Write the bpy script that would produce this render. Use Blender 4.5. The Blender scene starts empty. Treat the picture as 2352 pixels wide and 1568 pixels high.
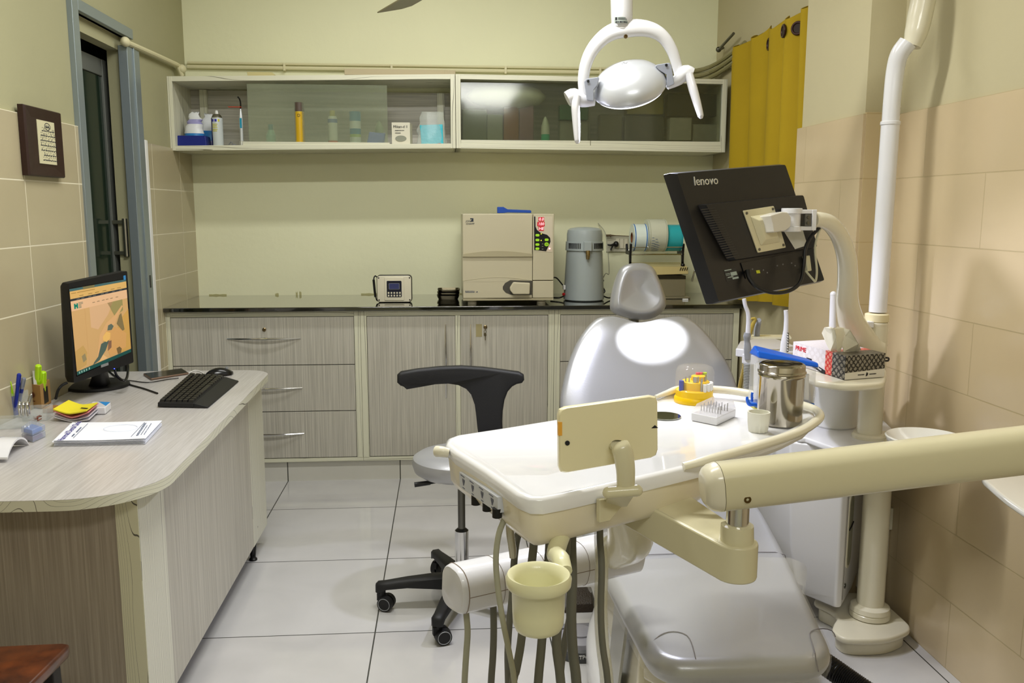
import bpy, math, random
from math import sin, cos, pi, radians, atan2
from mathutils import Vector as V, Matrix
random.seed(7)
sc = bpy.context.scene
col = sc.collection
# ------------------------------------------------------------ camera model (real pinhole, metres)
F = 2000.0; YAW, PITCH, ROLL, CH = .0764, .1509, -.0017, 1.45
fwd = V((sin(YAW)*cos(PITCH), cos(YAW)*cos(PITCH), -sin(PITCH)))
rgt = V((cos(YAW), -sin(YAW), 0)); dwn = fwd.cross(rgt)
r2 = rgt*cos(ROLL)+dwn*sin(ROLL); d2 = dwn*cos(ROLL)-rgt*sin(ROLL)
CAM = V((0, 0, CH))
def ray(x, y): return r2*((x-1176)/F)+d2*((y-784)/F)+fwd
def at(x, y, Y): d = ray(x, y); return CAM+d*(Y/d.y)        # point of the plane Y = const
def atz(x, y, z): d = ray(x, y); return CAM+d*((z-CH)/d.z)  # point of the level z
def atx(x, y, X): d = ray(x, y); return CAM+d*(X/d.x)       # point of the plane X = const
cd = bpy.data.cameras.new('camera'); cam = bpy.data.objects.new('camera', cd); col.objects.link(cam)
cd.sensor_width = 36; cd.lens = F/2352*36; cd.clip_start = .02; cd.clip_end = 50
cam.matrix_world = Matrix.Translation(CAM) @ Matrix((r2, -d2, -fwd)).transposed().to_4x4()
sc.camera = cam
# ------------------------------------------------------------ materials
def lin(c):
    if isinstance(c, str): c = [int(c[i:i+2], 16)/255 for i in (0, 2, 4)]
    return tuple(((u+.055)/1.055)**2.4 if u > .04045 else u/12.92 for u in c[:3])+(1,)
MATS = {}
def newmat(name):
    m = bpy.data.materials.new(name); m.use_nodes = True
    nt = m.node_tree; b = nt.nodes['Principled BSDF']; MATS[name] = m
    return m, nt, b
def setin(b, **k):
    for n, v in k.items():
        n = n.replace('_', ' ')
        if n in b.inputs: b.inputs[n].default_value = v
def pm(name, c, rough=.4, metal=0, trans=0, emis=0, alpha=1, coat=0, var=0, vs=8, bump=0, bs=60, ior=1.45, spec=.5):
    """plain principled surface, with optional slow colour variation and fine bump"""
    if name in MATS: return MATS[name]
    m, nt, b = newmat(name); L = lin(c)
    setin(b, Base_Color=L, Roughness=rough, Metallic=metal, Transmission_Weight=trans, Alpha=alpha, Coat_Weight=coat, IOR=ior, Specular_IOR_Level=spec)
    if emis: setin(b, Emission_Color=L, Emission_Strength=emis)
    if var or bump:
        tc = nt.nodes.new('ShaderNodeTexCoord')
    if var:
        n = nt.nodes.new('ShaderNodeTexNoise'); n.inputs['Scale'].default_value = vs; n.inputs['Detail'].default_value = 4
        nt.links.new(tc.outputs['Object'], n.inputs['Vector'])
        r = nt.nodes.new('ShaderNodeMixRGB'); r.blend_type = 'MIX'
        r.inputs[1].default_value = tuple(max(0, u*(1-var)) for u in L[:3])+(1,); r.inputs[2].default_value = tuple(min(1, u*(1+var)) for u in L[:3])+(1,)
        nt.links.new(n.outputs['Fac'], r.inputs[0]); nt.links.new(r.outputs[0], b.inputs['Base Color'])
    if bump:
        n = nt.nodes.new('ShaderNodeTexNoise'); n.inputs['Scale'].default_value = bs; n.inputs['Detail'].default_value = 3
        nt.links.new(tc.outputs['Object'], n.inputs['Vector'])
        bp = nt.nodes.new('ShaderNodeBump'); bp.inputs['Strength'].default_value = bump; bp.inputs['Distance'].default_value = .01
        nt.links.new(n.outputs['Fac'], bp.inputs['Height']); nt.links.new(bp.outputs[0], b.inputs['Normal'])
    return m
def mathn(nt, op, a, b=None, c=None):
    n = nt.nodes.new('ShaderNodeMath'); n.operation = op
    for i, v in enumerate((a, b, c)):
        if v is None: continue
        if isinstance(v, (int, float)): n.inputs[i].default_value = v
        else: nt.links.new(v, n.inputs[i])
    return n.outputs[0]
def worldpos(nt):
    g = nt.nodes.new('ShaderNodeNewGeometry'); s = nt.nodes.new('ShaderNodeSeparateXYZ')
    nt.links.new(g.outputs['Position'], s.inputs[0]); return g.outputs['Position'], s
def tilemat(name, c1, c2, grout, axes, w, h, x0, y0, offset=0, rough=.25, mortar=.002, cvar=.05, coat=0, nscale=2.5):
    """laid tiles: world position -> brick pattern, soft clouding inside each tile, recessed grout"""
    m, nt, b = newmat(name); P, s = worldpos(nt)
    a = mathn(nt, 'SUBTRACT', s.outputs[axes[0]], x0); d = mathn(nt, 'SUBTRACT', s.outputs[axes[1]], y0)
    cx = nt.nodes.new('ShaderNodeCombineXYZ'); nt.links.new(a, cx.inputs[0]); nt.links.new(d, cx.inputs[1])
    br = nt.nodes.new('ShaderNodeTexBrick'); br.offset = offset; br.squash = 1; br.offset_frequency = 2
    nt.links.new(cx.outputs[0], br.inputs['Vector'])
    br.inputs['Scale'].default_value = 1; br.inputs['Mortar Size'].default_value = mortar; br.inputs['Mortar Smooth'].default_value = .2
    br.inputs['Brick Width'].default_value = w; br.inputs['Row Height'].default_value = h
    br.inputs['Color1'].default_value = lin(c1); br.inputs['Color2'].default_value = lin(c2); br.inputs['Mortar'].default_value = lin(grout); br.inputs['Bias'].default_value = 0
    n = nt.nodes.new('ShaderNodeTexNoise'); n.inputs['Scale'].default_value = nscale; n.inputs['Detail'].default_value = 5; n.inputs['Distortion'].default_value = .6
    nt.links.new(P, n.inputs['Vector'])
    mr = nt.nodes.new('ShaderNodeMapRange'); mr.inputs[1].default_value = .3; mr.inputs[2].default_value = .7; mr.inputs[3].default_value = 1-cvar; mr.inputs[4].default_value = 1+cvar*.4
    nt.links.new(n.outputs['Fac'], mr.inputs[0])
    mx = nt.nodes.new('ShaderNodeVectorMath'); mx.operation = 'SCALE'; nt.links.new(br.outputs['Color'], mx.inputs[0]); nt.links.new(mr.outputs[0], mx.inputs['Scale'])
    nt.links.new(mx.outputs[0], b.inputs['Base Color'])
    rr = nt.nodes.new('ShaderNodeMapRange'); rr.inputs[3].default_value = rough; rr.inputs[4].default_value = .8; nt.links.new(br.outputs['Fac'], rr.inputs[0]); nt.links.new(rr.outputs[0], b.inputs['Roughness'])
    bp = nt.nodes.new('ShaderNodeBump'); bp.invert = True; bp.inputs['Strength'].default_value = .5; bp.inputs['Distance'].default_value = .002
    nt.links.new(br.outputs['Fac'], bp.inputs['Height']); nt.links.new(bp.outputs[0], b.inputs['Normal'])
    setin(b, Coat_Weight=coat)
    return m
def grainmat(name, c1, c2, scale=(160, 160, 3), rough=.35, lo=.35, hi=.65, coat=0, world=False):
    """fine streaks of printed laminate running along the axis with the small scale"""
    m, nt, b = newmat(name)
    tc = nt.nodes.new('ShaderNodeNewGeometry' if world else 'ShaderNodeTexCoord'); mp = nt.nodes.new('ShaderNodeMapping'); mp.inputs['Scale'].default_value = scale
    nt.links.new(tc.outputs['Position' if world else 'Object'], mp.inputs['Vector'])
    n = nt.nodes.new('ShaderNodeTexNoise'); n.inputs['Scale'].default_value = 1; n.inputs['Detail'].default_value = 6; n.inputs['Roughness'].default_value = .65
    nt.links.new(mp.outputs[0], n.inputs['Vector'])
    cr = nt.nodes.new('ShaderNodeValToRGB'); cr.color_ramp.elements[0].position = lo; cr.color_ramp.elements[1].position = hi
    cr.color_ramp.elements[0].color = lin(c1); cr.color_ramp.elements[1].color = lin(c2)
    nt.links.new(n.outputs['Fac'], cr.inputs[0]); nt.links.new(cr.outputs[0], b.inputs['Base Color'])
    setin(b, Roughness=rough, Coat_Weight=coat)
    return m
def linemat(name, c, line, axes=(0, 2), freq=55, rough=.35, thin=.06, warp=.35, stretch=.04, ns=18):
    """white foil edging with thin dark wandering grain lines"""
    m, nt, b = newmat(name)
    g = nt.nodes.new('ShaderNodeNewGeometry'); mp = nt.nodes.new('ShaderNodeMapping')
    s = [1, 1, 1]; s[axes[1]] = stretch; mp.inputs['Scale'].default_value = s
    nt.links.new(g.outputs['Position'], mp.inputs['Vector'])
    n = nt.nodes.new('ShaderNodeTexNoise'); n.inputs['Scale'].default_value = ns; n.inputs['Detail'].default_value = 1
    nt.links.new(mp.outputs[0], n.inputs['Vector'])
    sp = nt.nodes.new('ShaderNodeSeparateXYZ'); nt.links.new(g.outputs['Position'], sp.inputs[0])
    u = mathn(nt, 'ADD', mathn(nt, 'MULTIPLY', sp.outputs[axes[0]], freq), mathn(nt, 'MULTIPLY', n.outputs['Fac'], freq*warp*.3))
    f = mathn(nt, 'FRACT', u); k = mathn(nt, 'LESS_THAN', f, thin)
    mx = nt.nodes.new('ShaderNodeMixRGB'); mx.inputs[1].default_value = lin(c); mx.inputs[2].default_value = lin(line)
    nt.links.new(k, mx.inputs[0]); nt.links.new(mx.outputs[0], b.inputs['Base Color']); setin(b, Roughness=rough)
    return m
# ------------------------------------------------------------ mesh builder
class MB:
    def __init__(s, T=None): s.v = []; s.f = []; s.mi = []; s.T = T; s.k = 0
    def add(s, vs, fs, T=None, k=None):
        o = len(s.v); T = T if T is not None else s.T
        s.v += [(T @ V(p)) if T is not None else V(p) for p in vs]
        s.f += [tuple(i+o for i in f) for f in fs]; s.mi += [s.k if k is None else k]*len(fs)
        return s
    def box(s, x0, x1, y0, y1, z0, z1, T=None, k=None):
        vs = [(x, y, z) for z in (z0, z1) for y in (y0, y1) for x in (x0, x1)]
        return s.add(vs, [(0, 2, 3, 1), (4, 5, 7, 6), (0, 1, 5, 4), (2, 6, 7, 3), (0, 4, 6, 2), (1, 3, 7, 5)], T, k)
    def hexa(s, p, k=None):       # 8 corners: bottom ring 0-3, top ring 4-7
        return s.add(p, [(3, 2, 1, 0), (4, 5, 6, 7), (0, 1, 5, 4), (1, 2, 6, 5), (2, 3, 7, 6), (3, 0, 4, 7)], None, k)
    def loft(s, rings, caps=(1, 1), closed=True, T=None, k=None):
        n = len(rings[0]); vs = [p for r in rings for p in r]; fs = []
        for i in range(len(rings)-1):
            for j in range(n if closed else n-1):
                a = i*n+j; b = i*n+(j+1) % n; fs.append((a, b, b+n, a+n))
        if caps[0]: fs.append(tuple(reversed(range(n))))
        if caps[1]: fs.append(tuple(range((len(rings)-1)*n, len(rings)*n)))
        return s.add(vs, fs, T, k)
    def cyl(s, p0, p1, r0, r1=None, n=24, T=None, k=None, caps=(1, 1)):
        p0, p1 = V(p0), V(p1); r1 = r0 if r1 is None else r1
        q = (p1-p0).to_track_quat('Z', 'Y')
        R = [[p+q @ V((r*cos(2*pi*i/n), r*sin(2*pi*i/n), 0)) for i in range(n)] for p, r in ((p0, r0), (p1, r1))]
        return s.loft(R, caps, T=T, k=k)
    def lathe(s, prof, c=(0, 0, 0), axis=None, n=32, caps=(1, 1), T=None, k=None, sx=1, sy=1):
        c = V(c); q = V(axis).to_track_quat('Z', 'Y') if axis is not None else None; R = []
        for r, z in prof:
            ring = [V((r*sx*cos(2*pi*i/n), r*sy*sin(2*pi*i/n), z)) for i in range(n)]
            R.append([c+(q @ p if q else p) for p in ring])
        return s.loft(R, caps, T=T, k=k)
    def tube(s, pts, r, n=10, sm=6, caps=(1, 1), T=None, k=None, closed=False, flat=1, up=None):
        P = [V(p) for p in pts]; rs = r if isinstance(r, (list, tuple)) else [r]*len(P)
        if sm > 1 and len(P) > 2:
            Q = []; RR = []; m = len(P)
            for i in range(m if closed else m-1):
                a = P[(i-1) % m] if (closed or i > 0) else P[0]*2-P[1]; b = P[i]; c = P[(i+1) % m]
                d = P[(i+2) % m] if (closed or i+2 < m) else P[-1]*2-P[-2]
                for j in range(sm):
                    t = j/sm
                    Q.append(.5*((2*b)+(c-a)*t+(2*a-5*b+4*c-d)*t*t+(3*b-a-3*c+d)*t**3)); RR.append(rs[i]*(1-t)+rs[(i+1) % m]*t)
            if not closed: Q.append(P[-1]); RR.append(rs[-1])
            P, rs = Q, RR
        R = []; m = len(P); up = V(up) if up else None; N = None
        for i, p in enumerate(P):
            t = (P[(i+1) % m]-P[i-1] if closed else P[min(i+1, m-1)]-P[max(i-1, 0)]).normalized()
            if up is not None: N = (up-t*up.dot(t)).normalized()
            elif N is None:
                a = V((0, 0, 1)) if abs(t.z) < .9 else V((1, 0, 0)); N = (a-t*a.dot(t)).normalized()
            else: N = (N-t*N.dot(t)).normalized()
            B = t.cross(N)
            R.append([p+(B*cos(2*pi*j/n)+N*sin(2*pi*j/n)*flat)*rs[i] for j in range(n)])
        if closed: R.append(R[0]); caps = (0, 0)
        return s.loft(R, caps, T=T, k=k)
    def prism(s, out, z0, z1, T=None, k=None, top=None):
        """closed 2D outline pulled from z0 to z1; top = optional other outline"""
        top = top or out
        return s.loft([[(x, y, z0) for x, y in out], [(x, y, z1) for x, y in top]], T=T, k=k)
    def pillow(s, out, hf, hb, T=None, k=None, lv=7, dish=0, e=2.4, cen=None):
        """upholstered pad over a 2D outline: +z face bulges hf, back face hb, centre dished by dish"""
        n = len(out); cx = cen[0] if cen else sum(p[0] for p in out)/n; cy = cen[1] if cen else sum(p[1] for p in out)/n
        R = []
        ks = [i/lv for i in range(lv+1)]
        def ring(q, z): return [(cx+(x-cx)*q, cy+(y-cy)*q, z) for x, y in out]
        for t in ks:                                   # back, centre outwards
            q = max(.02, 1-(1-t)**1.6) if t < 1 else 1; R.append(ring(q, -hb*(1-q**e)**(1/e)))
        for t in ks[::-1][1:]:
            q = max(.02, 1-(1-t)**1.6); z = hf*(1-q**e)**(1/e); z -= dish*max(0, 1-(q/.75)**2); R.append(ring(q, z))
        return s.loft(R, T=T, k=k)
    def ball(s, c, r, n=16, m=10, T=None, k=None, R3=None):
        r = r if isinstance(r, (tuple, list)) else (r, r, r); R = []
        for i in range(m+1):
            a = -pi/2+pi*i/m; a = max(-pi/2+.02, min(pi/2-.02, a))
            ring = [V((r[0]*cos(a)*cos(2*pi*j/n), r[1]*cos(a)*sin(2*pi*j/n), r[2]*sin(a))) for j in range(n)]
            R.append([V(c)+(R3 @ p if R3 else p) for p in ring])
        return s.loft(R, T=T, k=k)
    def text(s, txt, size, T, ex=.0004, k=None, al='CENTER', shear=0, sx=1):
        c = bpy.data.curves.new('t', 'FONT'); c.body = txt; c.size = size; c.extrude = ex; c.align_x = al; c.align_y = 'CENTER'; c.resolution_u = 2; c.shear = shear
        o = bpy.data.objects.new('t', c); col.objects.link(o)
        dg = bpy.context.evaluated_depsgraph_get(); me = bpy.data.meshes.new_from_object(o.evaluated_get(dg))
        S = Matrix.Diagonal((sx, 1, 1, 1))
        s.add([S @ v.co for v in me.vertices], [tuple(p.vertices) for p in me.polygons], T, k)
        bpy.data.objects.remove(o); bpy.data.curves.remove(c); bpy.data.meshes.remove(me); return s
    def build(s, name, mats, parent=None, bevel=0, seg=2, smooth=35, sub=0, origin=None, label=None, bang=30):
        inv = None; loc = None
        if parent is not None: inv = parent['_M'].inverted() if False else MW[parent.name].inverted()
        else:
            if origin is None:
                xs = [p.x for p in s.v]; ys = [p.y for p in s.v]; zs = [p.z for p in s.v]
                origin = V(((min(xs)+max(xs))/2, (min(ys)+max(ys))/2, min(zs)))
            inv = Matrix.Translation(-V(origin))
        me = bpy.data.meshes.new(name)
        me.from_pydata([tuple(inv @ p) for p in s.v], [], s.f)
        mats = mats if isinstance(mats, (list, tuple)) else [mats]
        for m in mats: me.materials.append(m)
        for p, i in zip(me.polygons, s.mi): p.material_index = i
        import bmesh
        bm = bmesh.new(); bm.from_mesh(me)
        bmesh.ops.recalc_face_normals(bm, faces=bm.faces[:])
        for f in bm.faces: f.smooth = smooth > 0
        if smooth > 0 and not bevel:
            for e in bm.edges:
                if len(e.link_faces) == 2 and e.calc_face_angle(0) > radians(smooth): e.smooth = False
        bm.to_mesh(me); bm.free()
        o = bpy.data.objects.new(name, me); col.objects.link(o)
        if parent is not None:
            o.parent = parent; MW[o.name] = MW[parent.name].copy()
        else:
            o.location = origin; MW[o.name] = Matrix.Translation(V(origin))
        if bevel:
            b = o.modifiers.new('bevel', 'BEVEL'); b.width = bevel; b.segments = seg; b.limit_method = 'ANGLE'; b.angle_limit = radians(bang); b.harden_normals = True
        if sub:
            b = o.modifiers.new('sub', 'SUBSURF'); b.levels = sub; b.render_levels = sub
        if label: o['label'] = label
        return o
MW = {}
def tag(o, label, cat, group=None, kind=None):
    o['label'] = label; o['category'] = cat
    if group: o['group'] = group
    if kind: o['kind'] = kind
    return o
def thing(name, label, cat, loc, group=None, T=None):
    o = bpy.data.objects.new(name, None); col.objects.link(o); o.empty_display_size = .05
    M = T.copy() if T is not None else Matrix.Translation(V(loc))
    o.matrix_world = M; MW[o.name] = M
    return tag(o, label, cat, group)
def struct(mb, name, m, parent=None, **kw):
    o = mb.build(name, m, parent, **kw)
    if parent is None: o['kind'] = 'structure'
    return o
def dup(o, delta=None, parent=None, label=None, mat=None):
    """copy of a thing or part with copies of its parts"""
    c = o.copy(); col.objects.link(c)
    if parent is not None: c.parent = parent
    if delta is not None: c.location = o.location+V(delta)
    if mat is not None: c.matrix_world = mat
    MW[c.name] = Matrix.Translation(V(delta or (0, 0, 0))) @ MW[o.name]
    if label: c['label'] = label
    for ch in list(o.children): dup(ch, parent=c)
    return c
def frame(o, x, y):
    """matrix with origin o, x axis along x, z axis = x cross y"""
    x = V(x).normalized(); z = x.cross(V(y)).normalized(); y = z.cross(x)
    return Matrix.Translation(V(o)) @ Matrix((x, y, z)).transposed().to_4x4()
FRONT = lambda p: frame(p, (1, 0, 0), (0, 0, 1))      # upright, facing the room (-Y)
def rr(w, h, r, n=5, cx=0, cy=0):
    """rounded rectangle outline"""
    r = min(r, w/2-1e-5, h/2-1e-5); P = []
    for qx, qy, a0 in ((1, 1, 0), (-1, 1, 90), (-1, -1, 180), (1, -1, 270)):
        for i in range(n+1):
            a = radians(a0+90*i/n); P.append((cx+qx*(w/2-r)+r*cos(a), cy+qy*(h/2-r)+r*sin(a)))
    return P
def smooth2(P, n=4, closed=True):
    Q = []; m = len(P)
    for i in range(m):
        a, b, c, d = [V(P[(i+j) % m]) for j in (-1, 0, 1, 2)]
        for j in range(n):
            t = j/n; Q.append(tuple(.5*((2*b)+(c-a)*t+(2*a-5*b+4*c-d)*t*t+(3*b-a-3*c+d)*t**3)))
    return Q
def rings_round(out, z0, z1, r, n=4):
    """rings of a slab with rounded top and bottom rims (outline shrinks by r)"""
    cx = sum(p[0] for p in out)/len(out); cy = sum(p[1] for p in out)/len(out); R = []
    def ins(d):
        Q = []; m = len(out)
        for i in range(m):
            a, b, c = V(out[i-1]), V(out[i]), V(out[(i+1) % m]); t = (c-a).normalized(); nn = V((-t.y, t.x))
            if nn.dot(V((cx, cy))-b) < 0: nn = -nn
            Q.append(b+nn*d)
        return Q
    for i in range(n+1):
        a = pi/2*i/n; R.append([(p.x, p.y, z0+r*(1-sin(a))) for p in ins(r*(1-cos(a)))][:])
    R = R[::1]; R0 = []
    for i in range(n+1):
        a = pi/2*(n-i)/n; R0.append([(p.x, p.y, z0+r-r*sin(a)) for p in ins(r-r*cos(a))])
    R1 = []
    for i in range(n+1):
        a = pi/2*i/n; R1.append([(p.x, p.y, z1-r+r*sin(a)) for p in ins(r-r*cos(a))])
    return R0+R1
def bars(m, T, w, h, n=1, gap=.35, k=None, d=.0006):
    """rows of tiny broken strokes where print is too small to read"""
    for j in range(n):
        y = h/2-h*(j+.5)/n; x = -w/2; q = h/n*(1-gap)/2
        while x < w/2:
            l = min(random.uniform(.03, .12)*w, w/2-x); m.prism([(x, y-q), (x+l, y-q), (x+l, y+q), (x, y+q)], 0, d, T=T, k=k); x += l+.03*w
    return m
def each(name, mats, parent, boxes, **kw):
    """one part per box"""
    return [MB().box(*b).build(name, mats, parent, **kw) for b in boxes]
# shared materials
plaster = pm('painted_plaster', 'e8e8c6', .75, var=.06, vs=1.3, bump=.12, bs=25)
rightplaster = pm('painted_plaster_shaded', 'bdb492', .75, var=.07, vs=1.4, bump=.12, bs=25)  # same paint as the back wall, shade put into a darker colour
greenplaster = pm('painted_plaster_olive', 'a5a280', .75, var=.09, vs=1.6, bump=.12, bs=25)  # darker, greener plaster for the left wall and door lining
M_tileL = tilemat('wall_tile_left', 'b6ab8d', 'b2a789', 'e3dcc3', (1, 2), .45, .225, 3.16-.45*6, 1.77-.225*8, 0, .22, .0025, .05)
M_tileR = tilemat('wall_tile_right', 'cdba98', 'c9b694', 'b5a47f', (1, 2), .676, .2225, 2.484-.676*6-.338, 1.78-.2225*8, .5, .2, .002, .05)
M_tileX = tilemat('wall_tile_front', 'cdba92', 'c9b68e', 'bfa97c', (0, 2), .6, .2225, 1.3, 1.78-.2225*8, 0, .2, .002, .05)
M_floor = tilemat('floor_tile', 'c2c1c1', 'bfbdbc', '3a3a34', (0, 1), .6, .645, -.255-6, 2.858-6.45, 0, .09, .0026, .09, coat=.2, nscale=3.2)
M_kick = tilemat('kick_tile', 'dcdad2', 'd6d4cb', '4a4a42', (0, 2), .6, .3, -.255-6, -.19, 0, .12, .003, .06)
lam = grainmat('ash_laminate', 'a5a196', 'cac6ba', (170, 170, 2.2), .38, .33, .66, world=True)
lamH = grainmat('ash_laminate_cross', 'a5a196', 'cac6ba', (2.2, 170, 170), .38, .33, .66, world=True)
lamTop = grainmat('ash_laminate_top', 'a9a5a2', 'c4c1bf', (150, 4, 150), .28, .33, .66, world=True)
lamShade = grainmat('ash_laminate_shaded', '84796a', 'a89c8a', (170, 170, 2.2), .45, .33, .66, world=True)  # same ash laminate, the near panel's shadow put into its colours
edgeV = linemat('foil_edge_upright', 'd9d8c2', '6f6c5e', (0, 2), 38, thin=.05)
edgeH = linemat('foil_edge_level', 'd9d8c2', '77745f', (2, 0), 45, thin=.05)
edgeY = linemat('foil_edge_depth', 'd9d8c4', '6a675b', (2, 1), 55, thin=.05, warp=1.0, stretch=.35, ns=5)
edgeS = linemat('foil_edge_side', 'd9d8c8', '8f8d80', (1, 2), 95, thin=.1, warp=.2)
edgeD = linemat('foil_edge_front', 'cfcbae', '5b584d', (0, 2), 80, thin=.055, warp=.8, stretch=.12, ns=9)
granite = pm('black_granite', '17170f', .07, var=.5, vs=160, spec=1.0, coat=1)
chrome = pm('chrome', 'd8d8d8', .12, 1)
steel = pm('brushed_steel', 'b9b7b0', .28, 1)
dsteel = pm('dark_steel', '6d6c66', .3, 1)
alu = pm('grey_aluminium', '8f9a9f', .4, .55)
cream = pm('cream_plastic', 'd3ccab', .25, coat=.3)
cream2 = pm('cream_plastic_pale', 'dcd6c0', .25, coat=.3)
white = pm('white_plastic', 'dddde1', .25, coat=.3)
whitem = pm('white_matt', 'e6e6e4', .6)
black = pm('black_plastic', '0d0d0f', .38)
blackg = pm('black_gloss', '0a0a0c', .12)
blacks = pm('black_soft', '141416', .55, bump=.05, bs=300)
grey = pm('grey_plastic', '8f9194', .35)
hosed = pm('grey_hose', '6b6a5e', .5)
hosep = pm('pale_hose', 'a5a48f', .45)
silverv = pm('silver_vinyl', 'afb0b4', .33, .45, coat=.15, bump=.02, bs=200)
silverd = pm('silver_vinyl_side', '9da1a7', .3, .5)
blue = pm('bright_blue_plastic', '0c62e0', .3)
navy = pm('navy_plastic', '0e1f78', .4)
yel = pm('yellow_plastic', 'f2c500', .35)
red = pm('red_plastic', 'b51d20', .4)
clear = pm('clear_plastic', 'f2f4f4', .06, trans=.0, alpha=.22, coat=.5)
clearm = pm('cloudy_plastic', 'e4e8ea', .25, alpha=.35)
ink = pm('black_ink', '15151a', .6)
# ============================================================ THE ROOM
XL, XR, YB, XP, XC = -1.45, 1.59, 5.2, 1.46, 1.60
ZC = 3.05; YN = -1.3
m = MB(); m.box(-2.6, 2.0, YN, YB+.1, -.1, 0); struct(m, 'floor', M_floor)
m = MB(); m.box(-2.6, 2.0, YN, YB+.1, ZC, ZC+.1); struct(m, 'ceiling', pm('ceiling_paint', 'e6e2cc', .8))
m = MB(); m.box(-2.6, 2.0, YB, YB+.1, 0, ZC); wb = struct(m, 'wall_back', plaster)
m = MB(); m.box(-2.6, 2.0, YN-.1, YN, 0, ZC); struct(m, 'wall_front', plaster)
# left wall with a doorway
DY0, DY1, DZ = 3.68, 4.25, 2.22
m = MB(); m.box(XL-.08, XL, YN, DY0, 0, ZC); m.box(XL-.08, XL, DY1, YB, 0, ZC); m.box(XL-.08, XL, DY0, DY1, DZ, ZC)
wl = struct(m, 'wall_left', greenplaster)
m = MB(); m.box(XL, XL+.012, YN, DY0-.02, 0, 1.77); struct(m, 'tile_cladding', M_tileL, wl)
m = MB(); m.box(XL, XL+.012, DY1+.17, YB, 0, 1.765); struct(m, 'tile_cladding', M_tileL, wl)
m = MB(); m.box(-2.6, -2.5, YN, YB, 0, ZC); struct(m, 'wall_corridor', pm('dark_corridor', '33352f', .8))
# right wall, column, window bay
m = MB(); m.box(XR, XR+.3, YN, 3.02, 0, ZC); m.box(XP+.006, XR+.3, 3.02, 3.565, 0, ZC)
m.box(XC, XC+.2, 3.565, YB, 0, 1.0); m.box(XC, XC+.2, 3.565, YB, 2.18, ZC); m.box(XC, XC+.2, 4.75, YB, 1.0, 2.18)
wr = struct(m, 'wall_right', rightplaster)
m = MB(); m.box(XR-.008, XR, YN, 3.012, 0, 1.78); struct(m, 'tile_cladding', M_tileR, wr)
m = MB(); m.box(XP-.004, XP+.006, 3.012, 3.59, 0, 1.78); struct(m, 'tile_cladding', M_tileR, wr)
m = MB(); m.box(XP+.006, XR-.008, 3.008, 3.02, 0, 1.785); struct(m, 'tile_cladding', M_tileX, wr)
m = MB(); m.box(XC+.1, XC+.11, 3.565, 4.75, 1.0, 2.18); w1 = struct(m, 'window_1', pm('night_glass', '0b0d0c', .1))
m = MB()
for y0, y1, z0, z1 in ((3.565, 4.75, 1.0, 1.04), (3.565, 4.75, 2.14, 2.18), (3.565, 3.6, 1, 2.18), (4.71, 4.75, 1, 2.18), (4.14, 4.17, 1, 2.18)): m.box(XC+.07, XC+.12, y0, y1, z0, z1)
struct(m, 'window_frame', pm('brown_wood', '3a1d10', .5), w1)
# toe kick below the cabinets
m = MB(); m.box(XL+.012, 1.58, 4.6, 4.62, 0, .116); struct(m, 'trim_1', M_kick)
# white plastic corner strip by the door
m = MB(); m.box(XL, XL+.022, DY1+.14, DY1+.175, .0, 1.775); struct(m, 'trim_2', whitem, bevel=.003)
# ---- door: aluminium frame set in the opening, glazed leaf standing back
dr = bpy.data.objects.new('door_1', None); col.objects.link(dr); dr.location = (XL, 4.0, 0); MW[dr.name] = Matrix.Translation(V((XL, 4.0, 0))); dr['kind'] = 'structure'
m = MB()
m.box(XL-.02, XL+.022, DY0-.04, DY0+.02, 0, DZ+.045); m.build('frame_post', alu, dr, bevel=.003)
m = MB(); m.box(XL-.02, XL+.022, DY1-.03, DY1+.13, 0, DZ-.04); m.box(XL-.005, XL+.03, DY1+.035, DY1+.045, 0, DZ-.04); m.build('frame_post', alu, dr, bevel=.003)
m = MB(); m.box(XL-.02, XL+.022, DY0+.02, DY1+.06, DZ, DZ+.045); m.build('frame_head', alu, dr, bevel=.003)
m = MB(); m.box(XL-.078, XL-.02, DY0+.0, DY1, DZ-.06, DZ-.0); m.build('door_lining', greenplaster, dr)
xl = -1.55
m = MB(); m.box(xl-.02, xl, DY0+.0, 4.235, 2.045, 2.12); m.build('leaf_rail', pm('dull_aluminium', '6a6d68', .5, .3), dr, bevel=.002)
m = MB(); m.box(xl-.02, xl+.002, 4.235, 4.3, 0, 2.12); m.build('leaf_stile', pm('dull_aluminium', '6a6d68', .5, .3), dr, bevel=.002)
m = MB(); m.box(xl-.014, xl-.008, DY0, 4.235, .02, 2.045); m.build('door_glass', pm('dark_green_glass', '1d2b22', .12, spec=.6), dr)
hy = 4.24
m = MB(); m.tube([(-1.495, hy, atx(281, 590, -1.495).z), (-1.495, hy, atx(281, 502, -1.495).z)], .012, n=12)
for py in (582, 510): z_ = atx(281, py, -1.495).z; m.box(xl, -1.495, hy-.006, hy+.006, z_-.008, z_+.008)
m.build('door_handle', steel, dr)
m = MB(); m.box(XL+.021, XL+.024, DY1+.085, DY1+.1, 1.07, 1.13); m.build('latch_plate', black, dr)
# conduit pipe from the door head to the corner
m = MB(); p0 = atx(288, 96, XL+.025); p1 = atx(405, 148, XL+.03)
m.tube([p0, p1, p1+V((0, .1, -.01))], .0125, n=10, sm=2); m.ball(p0, (.02, .03, .022)); m.ball(p1+V((.015, .05, -.015)), (.02, .03, .024))
m.tube([p1+V((.0, .02, 0)), p1+V((.012, .05, -.05))], .012)
tag(m.build('conduit_pipe', pm('painted_pipe', 'd5cfaa', .5)), 'cream painted conduit pipe running from the door head to the corner', 'pipe')
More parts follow.
